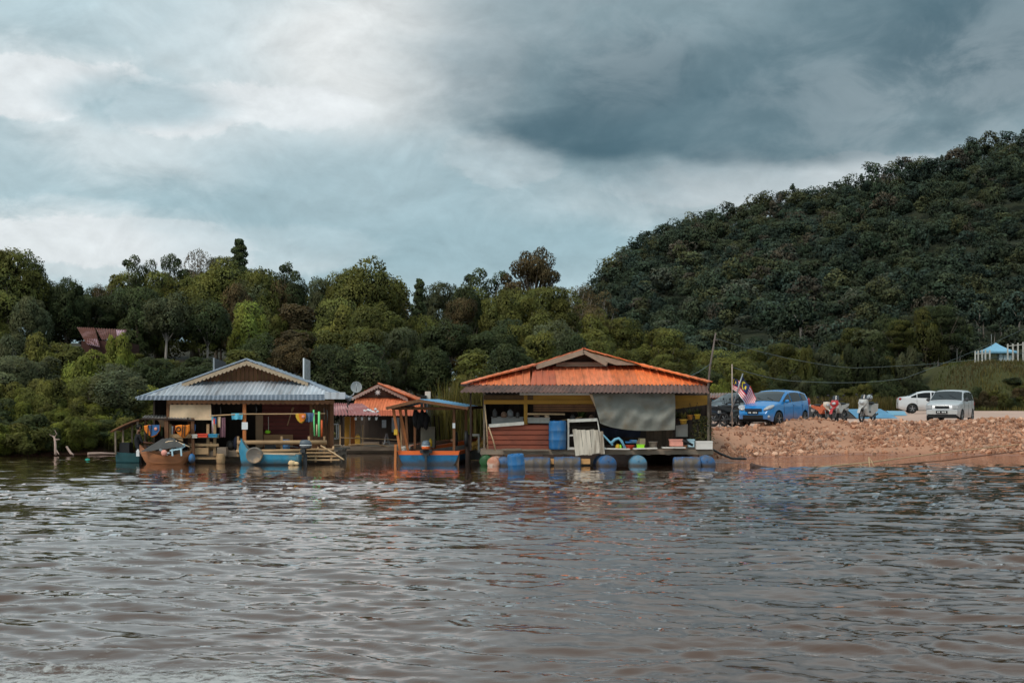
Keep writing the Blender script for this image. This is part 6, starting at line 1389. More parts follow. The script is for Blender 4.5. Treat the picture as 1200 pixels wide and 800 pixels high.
# life vests hanging under the shelter
def vest(label, x0, y0, x1, y1, Y, mats, side, straps):
    t = thing('life_vest', label, 'life vest', P((x0 + x1) / 2, y1, Y))
    cx, cy = (x0 + x1) / 2, (y0 + y1) / 2; w, h = (x1 - x0) / F * Y / 2, (y1 - y0) / F * Y / 2; c = P(cx, cy, Y)
    out = [(-1, .85), (-.35, 1), (.3, .92), (1, 1), (1, .1), (.65, -.55), (.2, -1), (-.2, -.85), (-.65, -.4), (-.95, .2)]
    def body(mb):
        n = len(out); vs = []
        for k, (sc, dy) in enumerate(((.86, -.07), (1, -.03), (1, .03), (.86, .07))):
            for a, b_ in out: vs.append(c + Vector((a * w * sc, dy, b_ * h * sc)))
        fs = [tuple(range(n)), tuple(range(3 * n, 4 * n))[::-1]] + [(k * n + i, (k + 1) * n + i, (k + 1) * n + (i + 1) % n, k * n + (i + 1) % n) for k in range(3) for i in range(n)]
        mb.add(vs, fs)
    b0 = part(body, 'vest_body', mats[0], t)
    if side: part(lambda mb: mb.prism([c + Vector((a * w, -.085, b_ * h)) for a, b_ in ((-.4, .95), (1, 1), (1, .1), (.55, -.55), (-.05, -.8))], (0, .02, 0)), 'side_panel', mats[1], t)
    for a in straps: part(lambda mb: mb.bar(c + Vector((a * w, -.1, .95 * h)), c + Vector((a * w - .03, -.1, -.75 * h)), .03, .015), 'strap', black, t)
    if not side: part(lambda mb: tyre(mb, c + Vector((-.5 * w, -.085, .35 * h)), .07, .018, 'Y', 14, 6), 'arm_opening', black, t)
    else: part(lambda mb: mb.ball(c + Vector((.55 * w, -.1, .35 * h)), (.06, .03, .06), 8, 5), 'buckle_pad', pink, t)
vest('orange and navy life vest hanging under the left end of the tin shelter', 168.8, 497.5, 187.5, 512.5, 48.9, [orange, navy], True, (-.38, .0))
vest('all orange life vest with black straps hanging under the right end of the tin shelter', 205.5, 497.5, 222.5, 513, 48.9, [orange], False, (.1, .42))
vest('yellow and orange life vest on the bamboo pole by the maroon wall', 346.5, 484.3, 358.5, 496, 49.34, [yellow, orange], True, ())
for px, y0, y1, mt, lab in ((201, 499, 509, whitep, 'white rag hanging between the shelter post and the orange vest'), (203.5, 498, 508, M('brick_cloth', A(120, 60, 48, 1.4), .8), 'brick red rag hanging next to the white rag'), (227.5, 497, 505, navy, 'navy rag hanging right of the all orange life vest'), (189, 500, 511, M('green_net', (.03, .05, .02), .9), 'dark green net hanging behind the orange and navy vest')):
    hung_cloth('rag', mt, lab, 'cloth', px - 2, y0, px + 2, y1, 49.3, 2, .04, .2)
# --- person seated in the dark green boat
def person(label, loc, rz, skel, radii, edges, shirt, trousers, s=1.0):
    t = thing('person', label, 'person', loc, None, rz)
    me = bpy.data.meshes.new('body'); me.from_pydata([tuple(Vector(p) * s) for p in skel], edges, [])
    o = bpy.data.objects.new('body', me); COL.objects.link(o); o.parent = t
    sk = o.modifiers.new('Skin', 'SKIN'); su = o.modifiers.new('Sub', 'SUBSURF'); su.levels = su.render_levels = 2
    for v, r in zip(me.skin_vertices[0].data, radii): v.radius = (r * s, r * s * .85)
    me.skin_vertices[0].data[0].use_root = True
    dg = bpy.context.evaluated_depsgraph_get(); ev = o.evaluated_get(dg); nm = bpy.data.meshes.new_from_object(ev); o.modifiers.clear(); o.data = nm; nm.name = 'body'
    return t, o
skin = M('skin', A(120, 82, 62, 1.3), .6, .08, 12); shirtm = M('black_shirt', (.012, .012, .014), .85, .2, 10); hairm = M('black_hair', (.008, .007, .006), .6, .2, 20); trousm = M('dark_trousers', (.02, .022, .03), .85, .2, 10)
sk = [(0, 0, .12), (0, 0, .3), (0, .03, .5), (0, .05, .58), (0, .07, .66), (0, .09, .78),                                # pelvis .. head
      (.17, .04, .53), (.22, .12, .3), (.15, .34, .26), (.12, .42, .27), (-.17, .04, .53), (-.23, .1, .3), (-.16, .32, .24), (-.13, .4, .25),       # arms
      (.1, .05, .1), (.13, .42, .14), (.13, .46, -.26), (.13, .58, -.3), (-.1, .05, .1), (-.13, .42, .14), (-.13, .46, -.26), (-.13, .58, -.3)]
ed = [(0, 1), (1, 2), (2, 3), (3, 4), (4, 5), (2, 6), (6, 7), (7, 8), (8, 9), (2, 10), (10, 11), (11, 12), (12, 13), (0, 14), (14, 15), (15, 16), (16, 17), (0, 18), (18, 19), (19, 20), (20, 21)]
rd = [.14, .135, .15, .07, .055, .1, .065, .045, .035, .03, .065, .045, .035, .03, .09, .07, .05, .045, .09, .07, .05, .045]
pr, body = person('person in black clothes with short black hair sitting in the dark green boat', (X(160.5, 48.95), 48.95, .44), R(-62), sk, rd, ed, None, None)
body.data.materials.clear()
for m_ in (shirtm, skin, trousm): body.data.materials.append(m_)
for pl in body.data.polygons:
    c = pl.center
    arm = abs(c.x) > .1 and c.z < .42 and c.z > .17 and c.y > .06
    pl.material_index = 1 if (c.z > .58 or (arm and c.z < .36 and c.y > .16)) else (2 if c.z < .2 else 0); pl.use_smooth = True
Lpart(pr, 'hair', hairm, lambda mb: mb.ball((0, .065, .815), (.098, .11, .1), 12, 8, wob=.06))
def f(mb):
    mb.ball((.035, .182, .79), (.012, .008, .008), 6, 4); mb.ball((-.035, .182, .79), (.012, .008, .008), 6, 4); mb.box((0, .178, .725), (.045, .012, .01))
Lpart(pr, 'eyes_and_mouth', hairm, f)
Lpart(pr, 'nose', skin, lambda mb: mb.ball((0, .192, .765), (.014, .02, .022), 8, 5))
for s in (1, -1):
    Lpart(pr, 'ear', skin, lambda mb: mb.ball((s * .1, .08, .78), (.014, .025, .032), 8, 5))
    def f(mb):
        hx, hy, hz = (s * .12 if s > 0 else -.13), (.42 if s > 0 else .4), (.27 if s > 0 else .25)
        mb.ball((hx, hy + .04, hz), (.036, .045, .018), 10, 6)
        for k in range(4): mb.tube([(hx - .026 + .017 * k, hy + .07, hz), (hx - .027 + .018 * k, hy + .11 + .006 * (1.5 - abs(k - 1.5)), hz - .012), (hx - .027 + .018 * k, hy + .12 + .012 * (1.5 - abs(k - 1.5)), hz - .04)], [.009, .008, .007], 6)
        mb.tube([(hx - s * .03, hy + .02, hz), (hx - s * .052, hy + .055, hz - .008), (hx - s * .05, hy + .08, hz - .02)], [.011, .009, .008], 6)
    Lpart(pr, 'hand', skin, f)
# ropes, snags and odds in the water
def rope_line(label, pts, r=.018, mat=rope, name='mooring_rope', cat='rope', sag=.0):
    a = [Vector(p) for p in pts]; out = []
    for i in range(len(a) - 1):
        for k in range(8):
            t = k / 8; q = a[i].lerp(a[i + 1], t); q.z -= sag * 4 * t * (1 - t); out.append(q)
    out.append(a[-1]); return solo(lambda mb: mb.tube(out, r, 5), name, mat, label, cat)
rope_line('slack rope from the landing steps down into the water right of the steps', [P(376, 522, 49.0), P(390, 530, 48.6), P(403, 538.5, 48.2)], .03)
rope_line('pale mooring rope running from the stump up to the stony bank at right', [P(893, 550, 46.0), P(960, 547, 46.5), P(1020, 541.5, 48.2), P(1110, 529.5, 52.5), P(1200, 520, 56.5)], .022)
rope_line('darker thin rope low over the water in front of the rubble', [P(1020, 546.5, 47.5), P(1110, 539, 49.8), P(1205, 527, 54)], .02, M('dark_rope', A(96, 70, 56), .9))
rope_line('black hose from the corner of the deck into the shallows', [P(833, 525.5, 47.5), P(845, 532, 47.8), P(858, 537, 48.6), P(874, 537.5, 49.6)], .04, black, 'hose', 'hose')
solo(lambda mb: (mb.tube([P(906, 549, 46), P(895, 548.6, 46.0), P(884, 547.5, 46.0), P(879.5, 543, 46.0)], [.05, .07, .11, .05], 8), mb.tube([P(884, 547, 46), P(880, 546, 45.9)], [.1, .05], 7)), 'driftwood_stump', M('wet_wood', A(70, 50, 42, 1.1), .6, .3, 6), 'dark wet stump sticking out of the river below the blue car', 'stump')
solo(lambda mb: (mb.tube([P(917, 549, 46), P(938, 548, 46.2)], .03, 6), mb.tube([P(915, 548.5, 46), P(913.5, 546, 46)], .025, 6)), 'driftwood_branch', M('wet_wood', (1, 1, 1)), 'thin dark branch floating right of the wet stump', 'branch')
solo(lambda mb: (mb.tube([P(1019.5, 551.5, 46.6), P(1018.3, 535.5, 46.8)], .022, 6), mb.tube([P(1026, 549, 46.6), P(1019.5, 537, 46.8)], .016, 6), mb.tube([P(1013, 549, 46.8), P(1008, 543, 46.8)], .016, 6)), 'stake', rope, 'crooked thin stakes holding the rope in the shallows', 'stake')
solo(lambda mb: mb.tube([P(866, 505, 58.5), P(884, 511, 57.5), P(912, 506, 58.2), P(943, 495.5, 60.0)], [.05, .06, .06, .05], 7), 'pipe', M('dark_pipe', A(70, 54, 46), .7), 'long dark pipe lying over the sand below the blue car', 'pipe')
solo(lambda mb: (mb.tube([P(65, 532.5, 55.5), P(64.5, 518, 55.8), P(63.5, 512, 56.0), P(58, 509, 56.2)], [.06, .045, .04, .02], 7), mb.tube([P(64.5, 515, 55.9), P(70, 514.5, 55.9)], [.035, .02], 6), mb.tube([P(63.8, 512, 56), P(66.5, 508.5, 56), P(64, 503.5, 56)], [.03, .022, .012], 6), mb.tube([P(65, 526, 55.7), P(69, 532, 55.4)], [.035, .02], 6)), 'dead_snag', M('bleached_wood', A(166, 142, 130, 1.1), .85, .15, 8), 'pale dead snag standing at the water on the left bank', 'snag')
solo(lambda mb: mb.tube([P(78, 523.5, 56.4), P(83, 531, 56.0), P(86, 532.5, 55.9)], [.05, .05, .03], 6), 'dead_branch', M('bleached_wood', (1, 1, 1)), 'short bare branch leaning right of the pale snag', 'branch')
solo(lambda mb: mb.tube([P(103, 531.3, 56.4), P(118, 530.8, 56.8), P(137, 531.3, 56.7)], [.06, .05, .03], 6), 'driftwood_log', M('bleached_wood', (1, 1, 1)), 'thin pale log along the waterline left of the dark green boat', 'log')
solo(lambda mb: (mb.ball(P(102.5, 538.8, 51.5), (.1, .08, .06), 10, 6), mb.tube([P(102.5, 538, 51.5), P(102.5, 536.6, 51.5)], .012, 5)), 'buoy', M('green_float', A(20, 130, 110, 1.4), .5), 'small sea green float on the water in front of the left bank', 'buoy')
# ------------------------------------------------------------------ cars
def interp(pts, x): 
    xs = [p[0] for p in pts]; ys_ = [p[1] for p in pts]
    return float(np.interp(x, xs, ys_))
def car(label, loc, rz, c, paint, group=None):
    t = thing('parked_car', label, 'car', loc, group, rz)
    top, belt, W, Lf, Lr = c['top'], c['belt'], c['w'], c['front'], c['rear']; wr, wx = c['wr'], c['wheels']
    zs, roofw = c.get('sill', .2), c['roofw']
    pw = c.get('plan', [(Lr, .80), (Lr + .25, .94), (Lr + .8, 1), (Lf - 1.0, 1), (Lf - .35, .93), (Lf, .72)])
    def zt(x): return interp(top, x)
    def half(x, z):
        b = W / 2 * interp(pw, x); bz = interp(belt, x)
        if z <= bz: return b * (1 - .035 * ((z - .55) / .4) ** 2)
        u = min(1, (z - bz) / max(.05, c['h'] - bz)); return b * .965 * (1 - u) + roofw * b / (W / 2) * u
    def crown(x, y, hw): return zt(x) - c.get('crown', .05) * (y / max(hw, .01)) ** 2
    def zb(x):
        z = zs + (.1 * max(0, (x - (Lf - .25)) / .25) + .12 * max(0, (Lr + .3 - x) / .3))
        for w_ in wx:
            r = wr + .07; d = abs(x - w_)
            if d < r: z = max(z, wr + math.sqrt(r * r - d * d))
        return z
    xs = sorted(set(list(np.linspace(Lr, Lf, 44)) + [w_ + s * (wr + .07) * k for w_ in wx for s in (1, -1) for k in (.999, 1.01, .8, .5)] + [p[0] for p in top]))
    rings = []
    for x in xs:
        zc_, zl = zb(x), min(interp(belt, x), zt(x) - .06); zl = max(zl, zc_ + .02); ring = []
        for k in range(6): z = zc_ + (zl - zc_) * k / 5; ring.append((x, half(x, z), z))
        ze = max(zl + .01, zt(x) - c.get('crown', .05) - .02)
        for k in (1, 2, 3): z = zl + (ze - zl) * k / 3; ring.append((x, half(x, z), z))
        hw = ring[-1][1]
        for k in (.85, .5, 0): ring.append((x, hw * k, max(ring[8][2] + .001, crown(x, hw * k, hw))))
        rings.append(ring)
    mb = MB(); w = 12
    for s in (1, -1):
        vs = [(x, y * s, z) for r in rings for x, y, z in r]
        fs = [(i * w + j, (i + 1) * w + j, (i + 1) * w + j + 1, i * w + j + 1) for i in range(len(rings) - 1) for j in range(w - 1)]
        if s < 0: fs = [f[::-1] for f in fs]
        mb.add(vs, fs, 0, True)
        for r, rev in ((rings[0], s < 0), (rings[-1], s > 0)):
            pts = [(x, y * s, z) for x, y, z in r] + [(r[0][0], 0, r[0][2])]
            mb.add(pts, [tuple(range(len(pts)))[::-1] if rev else tuple(range(len(pts)))])
    body = mb.build('body', paint, t, local=True)
    Lpart(t, 'underbody', black, lambda mb: mb.box(((Lf + Lr) / 2, 0, zs + .05), (Lf - Lr - .3, W * .8, .12)))
    # glass
    def top_patch(x0, x1, inset, off=.009, n=10):
        mb = MB()
        def fn(u, v):
            x = x0 + (x1 - x0) * v; hw = half(x, zt(x) - .07) - inset; y = hw * (2 * u - 1); sl = (zt(x + .02) - zt(x - .02)) / .04; L_ = math.sqrt(1 + sl * sl)
            return Vector((x - sl / L_ * off, y, crown(x, y, hw + inset) + off / L_))
        mb.grid(fn, 10, n); return mb
    gl = c.get('glass', glassd)
    top_patch(*c['screen'], c.get('inset', .05)).build('windscreen', gl, t, local=True)
    top_patch(*c['backlight'], c.get('inset', .05) + .02).build('rear_window', gl, t, local=True)
    for (x0, x1) in c['side']:
        for s in (1, -1):
            mb = MB()
            def fn(u, v):
                x = x0 + (x1 - x0) * u; lo = interp(belt, x) + .035; hi = max(lo + .005, zt(x) - c.get('crown', .05) - c.get('rail', .075)); z = lo + (hi - lo) * v
                return Vector((x, s * (half(x, z) + .014), z))
            mb.grid(fn, 10, 4); mb.build('side_window', M('side_glass', (.006, .007, .008), .1, .1, 3, spec=.3), t, local=True)
    # wheels
    for w_ in wx:
        for s in (1, -1):
            y = s * (W / 2 - .1)
            wh = Lpart(t, 'wheel', black, lambda mb: mb.lathe([(wr * .62, -.09), (wr * .93, -.095), (wr, -.06), (wr, .06), (wr * .93, .095), (wr * .62, .09)], (w_, y, wr), 26, 'Y'))
            def rim(mb):
                mb.lathe([(wr * .64, -.07), (wr * .6, -.075), (wr * .5, -.03), (wr * .1, -.02), (0, -.03)][::-1] if s < 0 else [(0, .03), (wr * .1, .02), (wr * .5, .03), (wr * .6, .075), (wr * .64, .07)], (w_, y, wr), 26, 'Y', m=1)
                for k in range(5):
                    a = k * 1.2566 + .3; mb.bar((w_, y + s * .06, wr), (w_ + math.cos(a) * wr * .6, y + s * .07, wr + math.sin(a) * wr * .6), .055, .03)
            mb = MB(); rim(mb); mb.build('rim', [c.get('rimmat', M('alloy', (.42, .43, .44), .35, .05, 6, metal=.8)), dkgrey], wh, local=True)
    # lights, bumper details, plates, mirrors, handles, wipers
    for s in (1, -1):
        hx, hy, hz, hl, hh, sw = c['head']
        Lpart(t, 'headlight', M('headlamp', (.45, .46, .47), .12, .2, 12, spec=.8, coat=.5), lambda mb: (mb.box((hx + .035, s * hy, hz), (.07, .26, .15)) if c.get('boxhead') else mb.ball((hx, s * hy, hz), (hl, .17, hh), 14, 8, rot=Euler((0, R(c.get('htilt', 22)), s * R(-sw))))))
        tx, ty, tz, tw, th_ = c['tail']
        Lpart(t, 'tail_light', M('tail_lamp', (.35, .012, .012), .2, .05, 8, coat=.4), lambda mb: mb.ball((tx, s * ty, tz), (.1, tw, th_), 12, 8))
        mx_, mz = c['mirror']; Lpart(t, 'wing_mirror', c.get('mirmat', paint), lambda mb: (mb.ball((mx_, s * (W / 2 + .07), mz), (.06, .1, .075), 10, 7), mb.bar((mx_, s * (W / 2 - .05), mz - .04), (mx_, s * (W / 2 + .04), mz - .03), .04)))
        for hx_ in c['handles']: Lpart(t, 'door_handle', c.get('handlemat', paint), lambda mb: mb.box((hx_, s * (half(hx_, c['hz']) + .015), c['hz']), (.17, .03, .035)))
        for dx in c['doors']: Lpart(t, 'door_seam', black, lambda mb: [mb.box((dx, s * (half(dx, z) + .0015), z), (.012, .006, .082)) for z in np.arange(.34, interp(belt, dx), .08)])
        if c.get('fog'): Lpart(t, 'fog_light', M('fog_lamp', (.5, .5, .5), .2, .1, 12), lambda mb: (mb.ball((Lf - .1, s * W * .36, .4), (.07, .09, .07), 10, 6)))
    gz0, gz1, gw = c['grille']; Lpart(t, 'grille', black, lambda mb: [mb.box((Lf - .012 + .0 * k, 0, gz0 + (gz1 - gz0) * (k + .5) / 2), (.05, gw, (gz1 - gz0) / 2 - .012)) for k in range(2)])
    iz0, iz1, iw = c['intake']; Lpart(t, 'intake', black, lambda mb: mb.box((Lf - .01, 0, (iz0 + iz1) / 2), (.05, iw, iz1 - iz0)))
    pz = c['plate']; Lpart(t, 'number_plate', [black, whitep], lambda mb: (mb.box((Lf + .018 + c.get('plx', 0), 0, pz), (.02, .48, .11)), [mb.box((Lf + .03 + c.get('plx', 0), -.16 + .064 * k, pz), (.006, .038, .06), m=1) for k in (0, 1, 3, 4, 5)]))
    Lpart(t, 'rear_plate', [black, whitep], lambda mb: (mb.box((Lr - .012, 0, c.get('rplate', .62)), (.02, .48, .11)), [mb.box((Lr - .024, -.16 + .064 * k, c.get('rplate', .62)), (.006, .038, .06), m=1) for k in (0, 1, 3, 4, 5)]))
    if c.get('bumper'): 
        for x_, b_ in ((Lf + .02, 1), (Lr - .02, -1)): Lpart(t, 'bumper', c['bumper'], lambda mb: mb.box((x_ - b_ * .06, 0, .44), (.16, W * .86, .16)))
    Lpart(t, 'wiper', black, lambda mb: [mb.bar((c['screen'][0] - .04, y0, zt(c['screen'][0] - .04) + .0), (c['screen'][0] - .25, y0 - .35, zt(c['screen'][0] - .25) + .015), .015) for y0 in (.45, .0)])
    return t
bluec_ = M('blue_car_paint', A(14, 112, 176, 1.3), .24, .05, 2, spec=.5, coat=.6, dust=(.18, .62, .55, (.30, .19, .13)))
silver = M('silver_car_paint', A(180, 182, 184, 1.15), .32, .05, 2, metal=.15, coat=.4, dust=(.18, .62, .55, (.30, .19, .13)))
whitec = M('white_car_paint', A(200, 202, 204, 1.15), .3, .05, 2, coat=.5, dust=(.18, .62, .55, (.30, .19, .13)))
darkc = M('dark_car_paint', (.03, .036, .04), .28, .05, 2, coat=.6)
HATCH = dict(w=1.735, h=1.515, front=1.95, rear=-1.945, wr=.3, wheels=(1.27, -1.23), roofw=.6, sill=.2, crown=.05, rail=.07, inset=.06,
    top=[(-1.945, .62), (-1.92, .98), (-1.8, 1.14), (-1.62, 1.42), (-1.2, 1.49), (-.5, 1.515), (.05, 1.49), (.42, 1.36), (1.1, 1.02), (1.3, .97), (1.7, .84), (1.88, .7), (1.95, .55)],
    belt=[(-1.9, 1.06), (-.6, 1.0), (.6, .93), (1.3, .9)], screen=(1.06, .2), backlight=(-1.78, -1.64), side=[(.78, .08), (.0, -.92), (-.98, -1.5)],
    head=(1.72, .6, .76, .27, .075, 34), tail=(-1.82, .74, 1.0, .07, .17), mirror=(.72, 1.02), handles=(-.15, -1.02), hz=.86, doors=(.83, -.04, -.95), fog=True, grille=(.62, .73, .75), intake=(.3, .46, .9), plate=.56)
SMALLBOX = dict(w=1.49, h=1.42, front=1.7, rear=-1.7, wr=.26, wheels=(1.1, -1.1), roofw=.58, sill=.2, crown=.04, rail=.07, inset=.045,
    top=[(-1.7, .6), (-1.68, .92), (-1.6, 1.05), (-1.38, 1.36), (-.9, 1.42), (0, 1.42), (.35, 1.37), (.92, .97), (1.1, .93), (1.58, .82), (1.68, .74), (1.7, .55)],
    belt=[(-1.7, .93), (.9, .88), (1.3, .82)], screen=(.9, .38), backlight=(-1.6, -1.42), side=[(.55, -.1), (-.18, -.85), (-.92, -1.3)],
    plan=[(-1.7, .88), (-1.5, .97), (-1, 1), (.9, 1), (1.5, .96), (1.7, .88)], head=(1.655, .56, .67, .06, .085, 4), htilt=0, boxhead=True, plx=.05, tail=(-1.68, .6, .8, .1, .14), mirror=(.62, .98), handles=(-.05, -.85), hz=.8, doors=(.72, -.14, -.88), grille=(.6, .72, .6), intake=(.22, .35, 1.2), plate=.45,
    bumper=M('pale_bumper', A(178, 178, 176, 1.2), .45, .06, 4), mirmat=dkgrey, rimmat=steel)
SEDAN = dict(w=1.7, h=1.475, front=2.13, rear=-2.13, wr=.3, wheels=(1.28, -1.27), roofw=.56, sill=.2, crown=.05, rail=.07, inset=.06,
    top=[(-2.13, .6), (-2.11, .95), (-2.02, 1.06), (-1.55, 1.12), (-.95, 1.38), (-.5, 1.46), (0, 1.475), (.4, 1.42), (1.15, 1.0), (1.35, .95), (1.85, .84), (2.06, .7), (2.13, .55)],
    belt=[(-2.1, 1.0), (0, .95), (1.2, .89)], screen=(1.1, .48), backlight=(-1.48, -.98), side=[(.75, -.05), (-.13, -.95), (-1.0, -1.35)],
    head=(1.9, .6, .74, .22, .08, 30), tail=(-2.02, .66, .93, .13, .09), mirror=(.78, 1.0), handles=(-.2, -1.0), hz=.86, doors=(.85, -.09, -.98), fog=True, grille=(.6, .7, .8), intake=(.28, .42, .9), plate=.52)
def ground_car(label, px, py, Y, rz, c, paint): 
    x = X(px, Y); return car(label, (x, Y, gh(x, Y) + .02), rz, c, paint)
# headings: front towards the camera is -Y  (rz = -90 degrees)
ground_car('bright blue hatchback parked nearest the floating houses, beside the flags', 907, 501, 59.6, R(-90 - 36), HATCH, bluec_)
ground_car('small boxy silver hatchback parked in front of the silver sedan, facing the river', 1114, 493, 62.6, R(-90 - 29), SMALLBOX, silver)
ground_car('silver white sedan parked behind the boxy hatchback, its red tail light showing', 1091, 487, 93.0, R(-9), SEDAN, whitec)
ground_car('dark car half hidden behind the dark motorcycles and the flags', 866, 492, 68.0, R(-90 - 62), SEDAN, darkc)
ground_car('dark grey car mostly hidden behind the tail of the blue hatchback', 905, 490, 71.0, R(-13), SEDAN, M('grey_car_paint', (.055, .06, .065), .3, .05, 2, coat=.5))
# ------------------------------------------------------------------ motorcycles
def motorcycle(label, px, Y, rz, panel, accent, s=1.0, scooter=False, screen=False, group=None):
    x = X(px, Y); t = thing('motorcycle', label, 'motorcycle', (x, Y, gh(x, Y) + .01), group, rz)
    wr = .29 * s
    for xx in (.62, -.6):
        wh = Lpart(t, 'wheel', black, lambda mb: tyre(mb, (xx * s, 0, wr), wr - .05, .055, 'Y', 22, 8))
        Lpart(wh, 'rim', steel, lambda mb: [mb.tube([(xx * s, 0, wr), (xx * s + math.cos(a) * (wr - .06), 0, wr + math.sin(a) * (wr - .06))], .014, 4) for a in np.arange(0, 6.28, 1.047)] + [mb.lathe([(.05, -.06), (.05, .06)], (xx * s, 0, wr), 8, 'Y')])
    Lpart(t, 'fork', steel, lambda mb: [mb.tube([(.62 * s, k * .08, wr), (.42 * s, k * .09, .86 * s)], .022, 6) for k in (1, -1)])
    Lpart(t, 'front_fender', accent, lambda mb: mb.grid(lambda u, v: ((.62 + math.cos(R(20 + 130 * u)) * .36) * s, (v - .5) * .13, wr + math.sin(R(20 + 130 * u)) * .36 * s), 10, 2))
    Lpart(t, 'engine', dkgrey, lambda mb: (mb.box((.05 * s, 0, .36 * s), (.42 * s, .24, .26 * s)), mb.lathe([(.0, -.13), (.1, -.13), (.1, .13), (0, .13)], (.08 * s, 0, .36 * s), 12, 'Y'), mb.tube([(.3 * s, .1, .3 * s), (-.2 * s, .14, .22 * s), (-.75 * s, .16, .36 * s)], [.02, .025, .045], 7), mb.bar((-.6 * s, .1, wr), (0, .09, .34 * s), .04, .06), mb.bar((-.6 * s, -.1, wr), (0, -.09, .34 * s), .04, .06)))
    def panelf(mb):
        ys_ = (-.17, .17)
        prof = [(.5, .9), (.56, .66), (.36, .46), (.1, .44), (-.1, .6), (-.72, .74), (-.8, .84), (-.1, .78), (.1, .7), (.28, .82)] if not scooter else [(.46, .98), (.52, .6), (.36, .3), (-.1, .26), (-.25, .3), (-.8, .5), (-.86, .8), (-.2, .74), (-.1, .4), (.28, .42), (.32, .9)]
        n = len(prof); vs = []
        for k, (sc, y) in enumerate(((.9, -.17), (1, -.1), (1, .1), (.9, .17))): vs += [((a * .5 + a * .5 * 1) * s, y * (1.15 if a > .2 else .9), b_ * s) for a, b_ in prof]
        mb.add(vs, [tuple(range(n)), tuple(range(3 * n, 4 * n))[::-1]] + [(k * n + i, (k + 1) * n + i, (k + 1) * n + (i + 1) % n, k * n + (i + 1) % n) for k in range(3) for i in range(n)])
    Lpart(t, 'body_panel', panel, panelf)
    Lpart(t, 'nose_fairing', accent, lambda mb: (mb.ball((.5 * s, 0, .84 * s), (.13, .19, .15), 12, 8), mb.prism([(.56 * s, -.2, .82 * s), (.6 * s, 0, .6 * s), (.56 * s, .2, .82 * s), (.5 * s, .14, .98 * s), (.5 * s, -.14, .98 * s)], (-.05, 0, 0))))
    Lpart(t, 'headlight', M('headlamp', (1, 1, 1)), lambda mb: mb.ball((.62 * s, 0, .84 * s), (.05, .1, .065), 10, 6))
    Lpart(t, 'seat', black, lambda mb: (mb.ball((-.3 * s, 0, .82 * s), (.42 * s, .14, .07), 12, 6), mb.bar((-.7 * s, -.1, .8 * s), (-.85 * s, -.1, .86 * s), .03), mb.bar((-.7 * s, .1, .8 * s), (-.85 * s, .1, .86 * s), .03)))
    Lpart(t, 'handlebar', black, lambda mb: (mb.tube([(.3 * s, -.36, 1.0 * s), (.4 * s, -.12, .98 * s), (.4 * s, .12, .98 * s), (.3 * s, .36, 1.0 * s)], .02, 6), mb.box((.42 * s, 0, .98 * s), (.12, .18, .08))))
    for k in (1, -1): Lpart(t, 'mirror', black, lambda mb: (mb.tube([(.36 * s, k * .24, 1.0 * s), (.36 * s, k * .34, 1.16 * s)], .01, 5), mb.ball((.36 * s, k * .36, 1.18 * s), (.025, .07, .045), 8, 5)))
    if screen: Lpart(t, 'windshield', M('smoked_screen', (.04, .045, .05), .1, .1, 3, spec=.6), lambda mb: mb.grid(lambda u, v: (.5 * s - .12 * v - .06 * (2 * u - 1) ** 2, (u - .5) * .34 * (1 - .3 * v), .95 * s + .24 * v), 8, 5))
    Lpart(t, 'number_plate', whitep, lambda mb: mb.box((-.86 * s, 0, .6 * s), (.015, .18, .12)))
    Lpart(t, 'stand', steel, lambda mb: mb.bar((0, .1, .22), (-.08, .24, .0), .025))
    return t
tanp = M('tan_white_paint', A(200, 184, 168, 1.2), .4, .06, 5); redp = M('red_motor_paint', A(170, 36, 38, 1.2), .32, .05, 5, coat=.4); whp = M('white_motor_paint', A(184, 182, 178, 1.1), .35, .05, 5, coat=.4)
motorcycle('white and tan motorcycle with orange side parts, leftmost of the row on the lot', 963, 63.2, R(-90 + 14), M('orange_motor_paint', A(186, 96, 66, 1.4), .4), tanp)
motorcycle('dark motorcycle parked between the tan one and the red and white one', 972.5, 64.8, R(-90 + 50), darkc, dkgrey, .95)
motorcycle('red and white sports motorcycle with a dark seat bag on the lot', 983.5, 63.0, R(-90 - 34), whp, redp, 1.06, screen=True)
motorcycle('white scooter with a dark windshield standing alone before the blue sheet', 1016.5, 64.5, R(-90 - 36), whp, whp, 1.08, True, True)
motorcycle('dark motorcycle nearest the bumper of the blue hatchback', 861, 59.4, R(-90 + 35), darkc, M('grey_motor_paint', A(110, 120, 124, 1.2), .4), 1.05)
motorcycle('black motorcycle leaning among the others behind the potted bush', 851, 60.2, R(-90 + 55), M('black_motor_paint', (.014, .015, .017), .35), darkc, 1.0)
motorcycle('dark motorcycle with a pale tank at the left end behind the potted bush', 842.5, 61.0, R(-90 + 60), M('navy_motor_paint', (.03, .045, .07), .35), M('blue_grey_motor_paint', A(84, 104, 122, 1.2), .4), 1.0)
solo(lambda mb: mb.ball((X(980, 63.6), 63.6, gh(X(980, 63.6), 63.6) + 1.02), (.16, .16, .18), 12, 8), 'helmet', black, 'black helmet resting on the red and white motorcycle', 'helmet')
solo(lambda mb: (mb.ball((X(1018.5, 64.6), 64.5, gh(X(1018, 64.5), 64.5) + 1.14), (.14, .15, .14), 12, 8)), 'helmet', M('grey_helmet', A(150, 156, 160, 1.2), .3, .1, 6), 'grey helmet hung on the mirror of the white scooter', 'helmet')
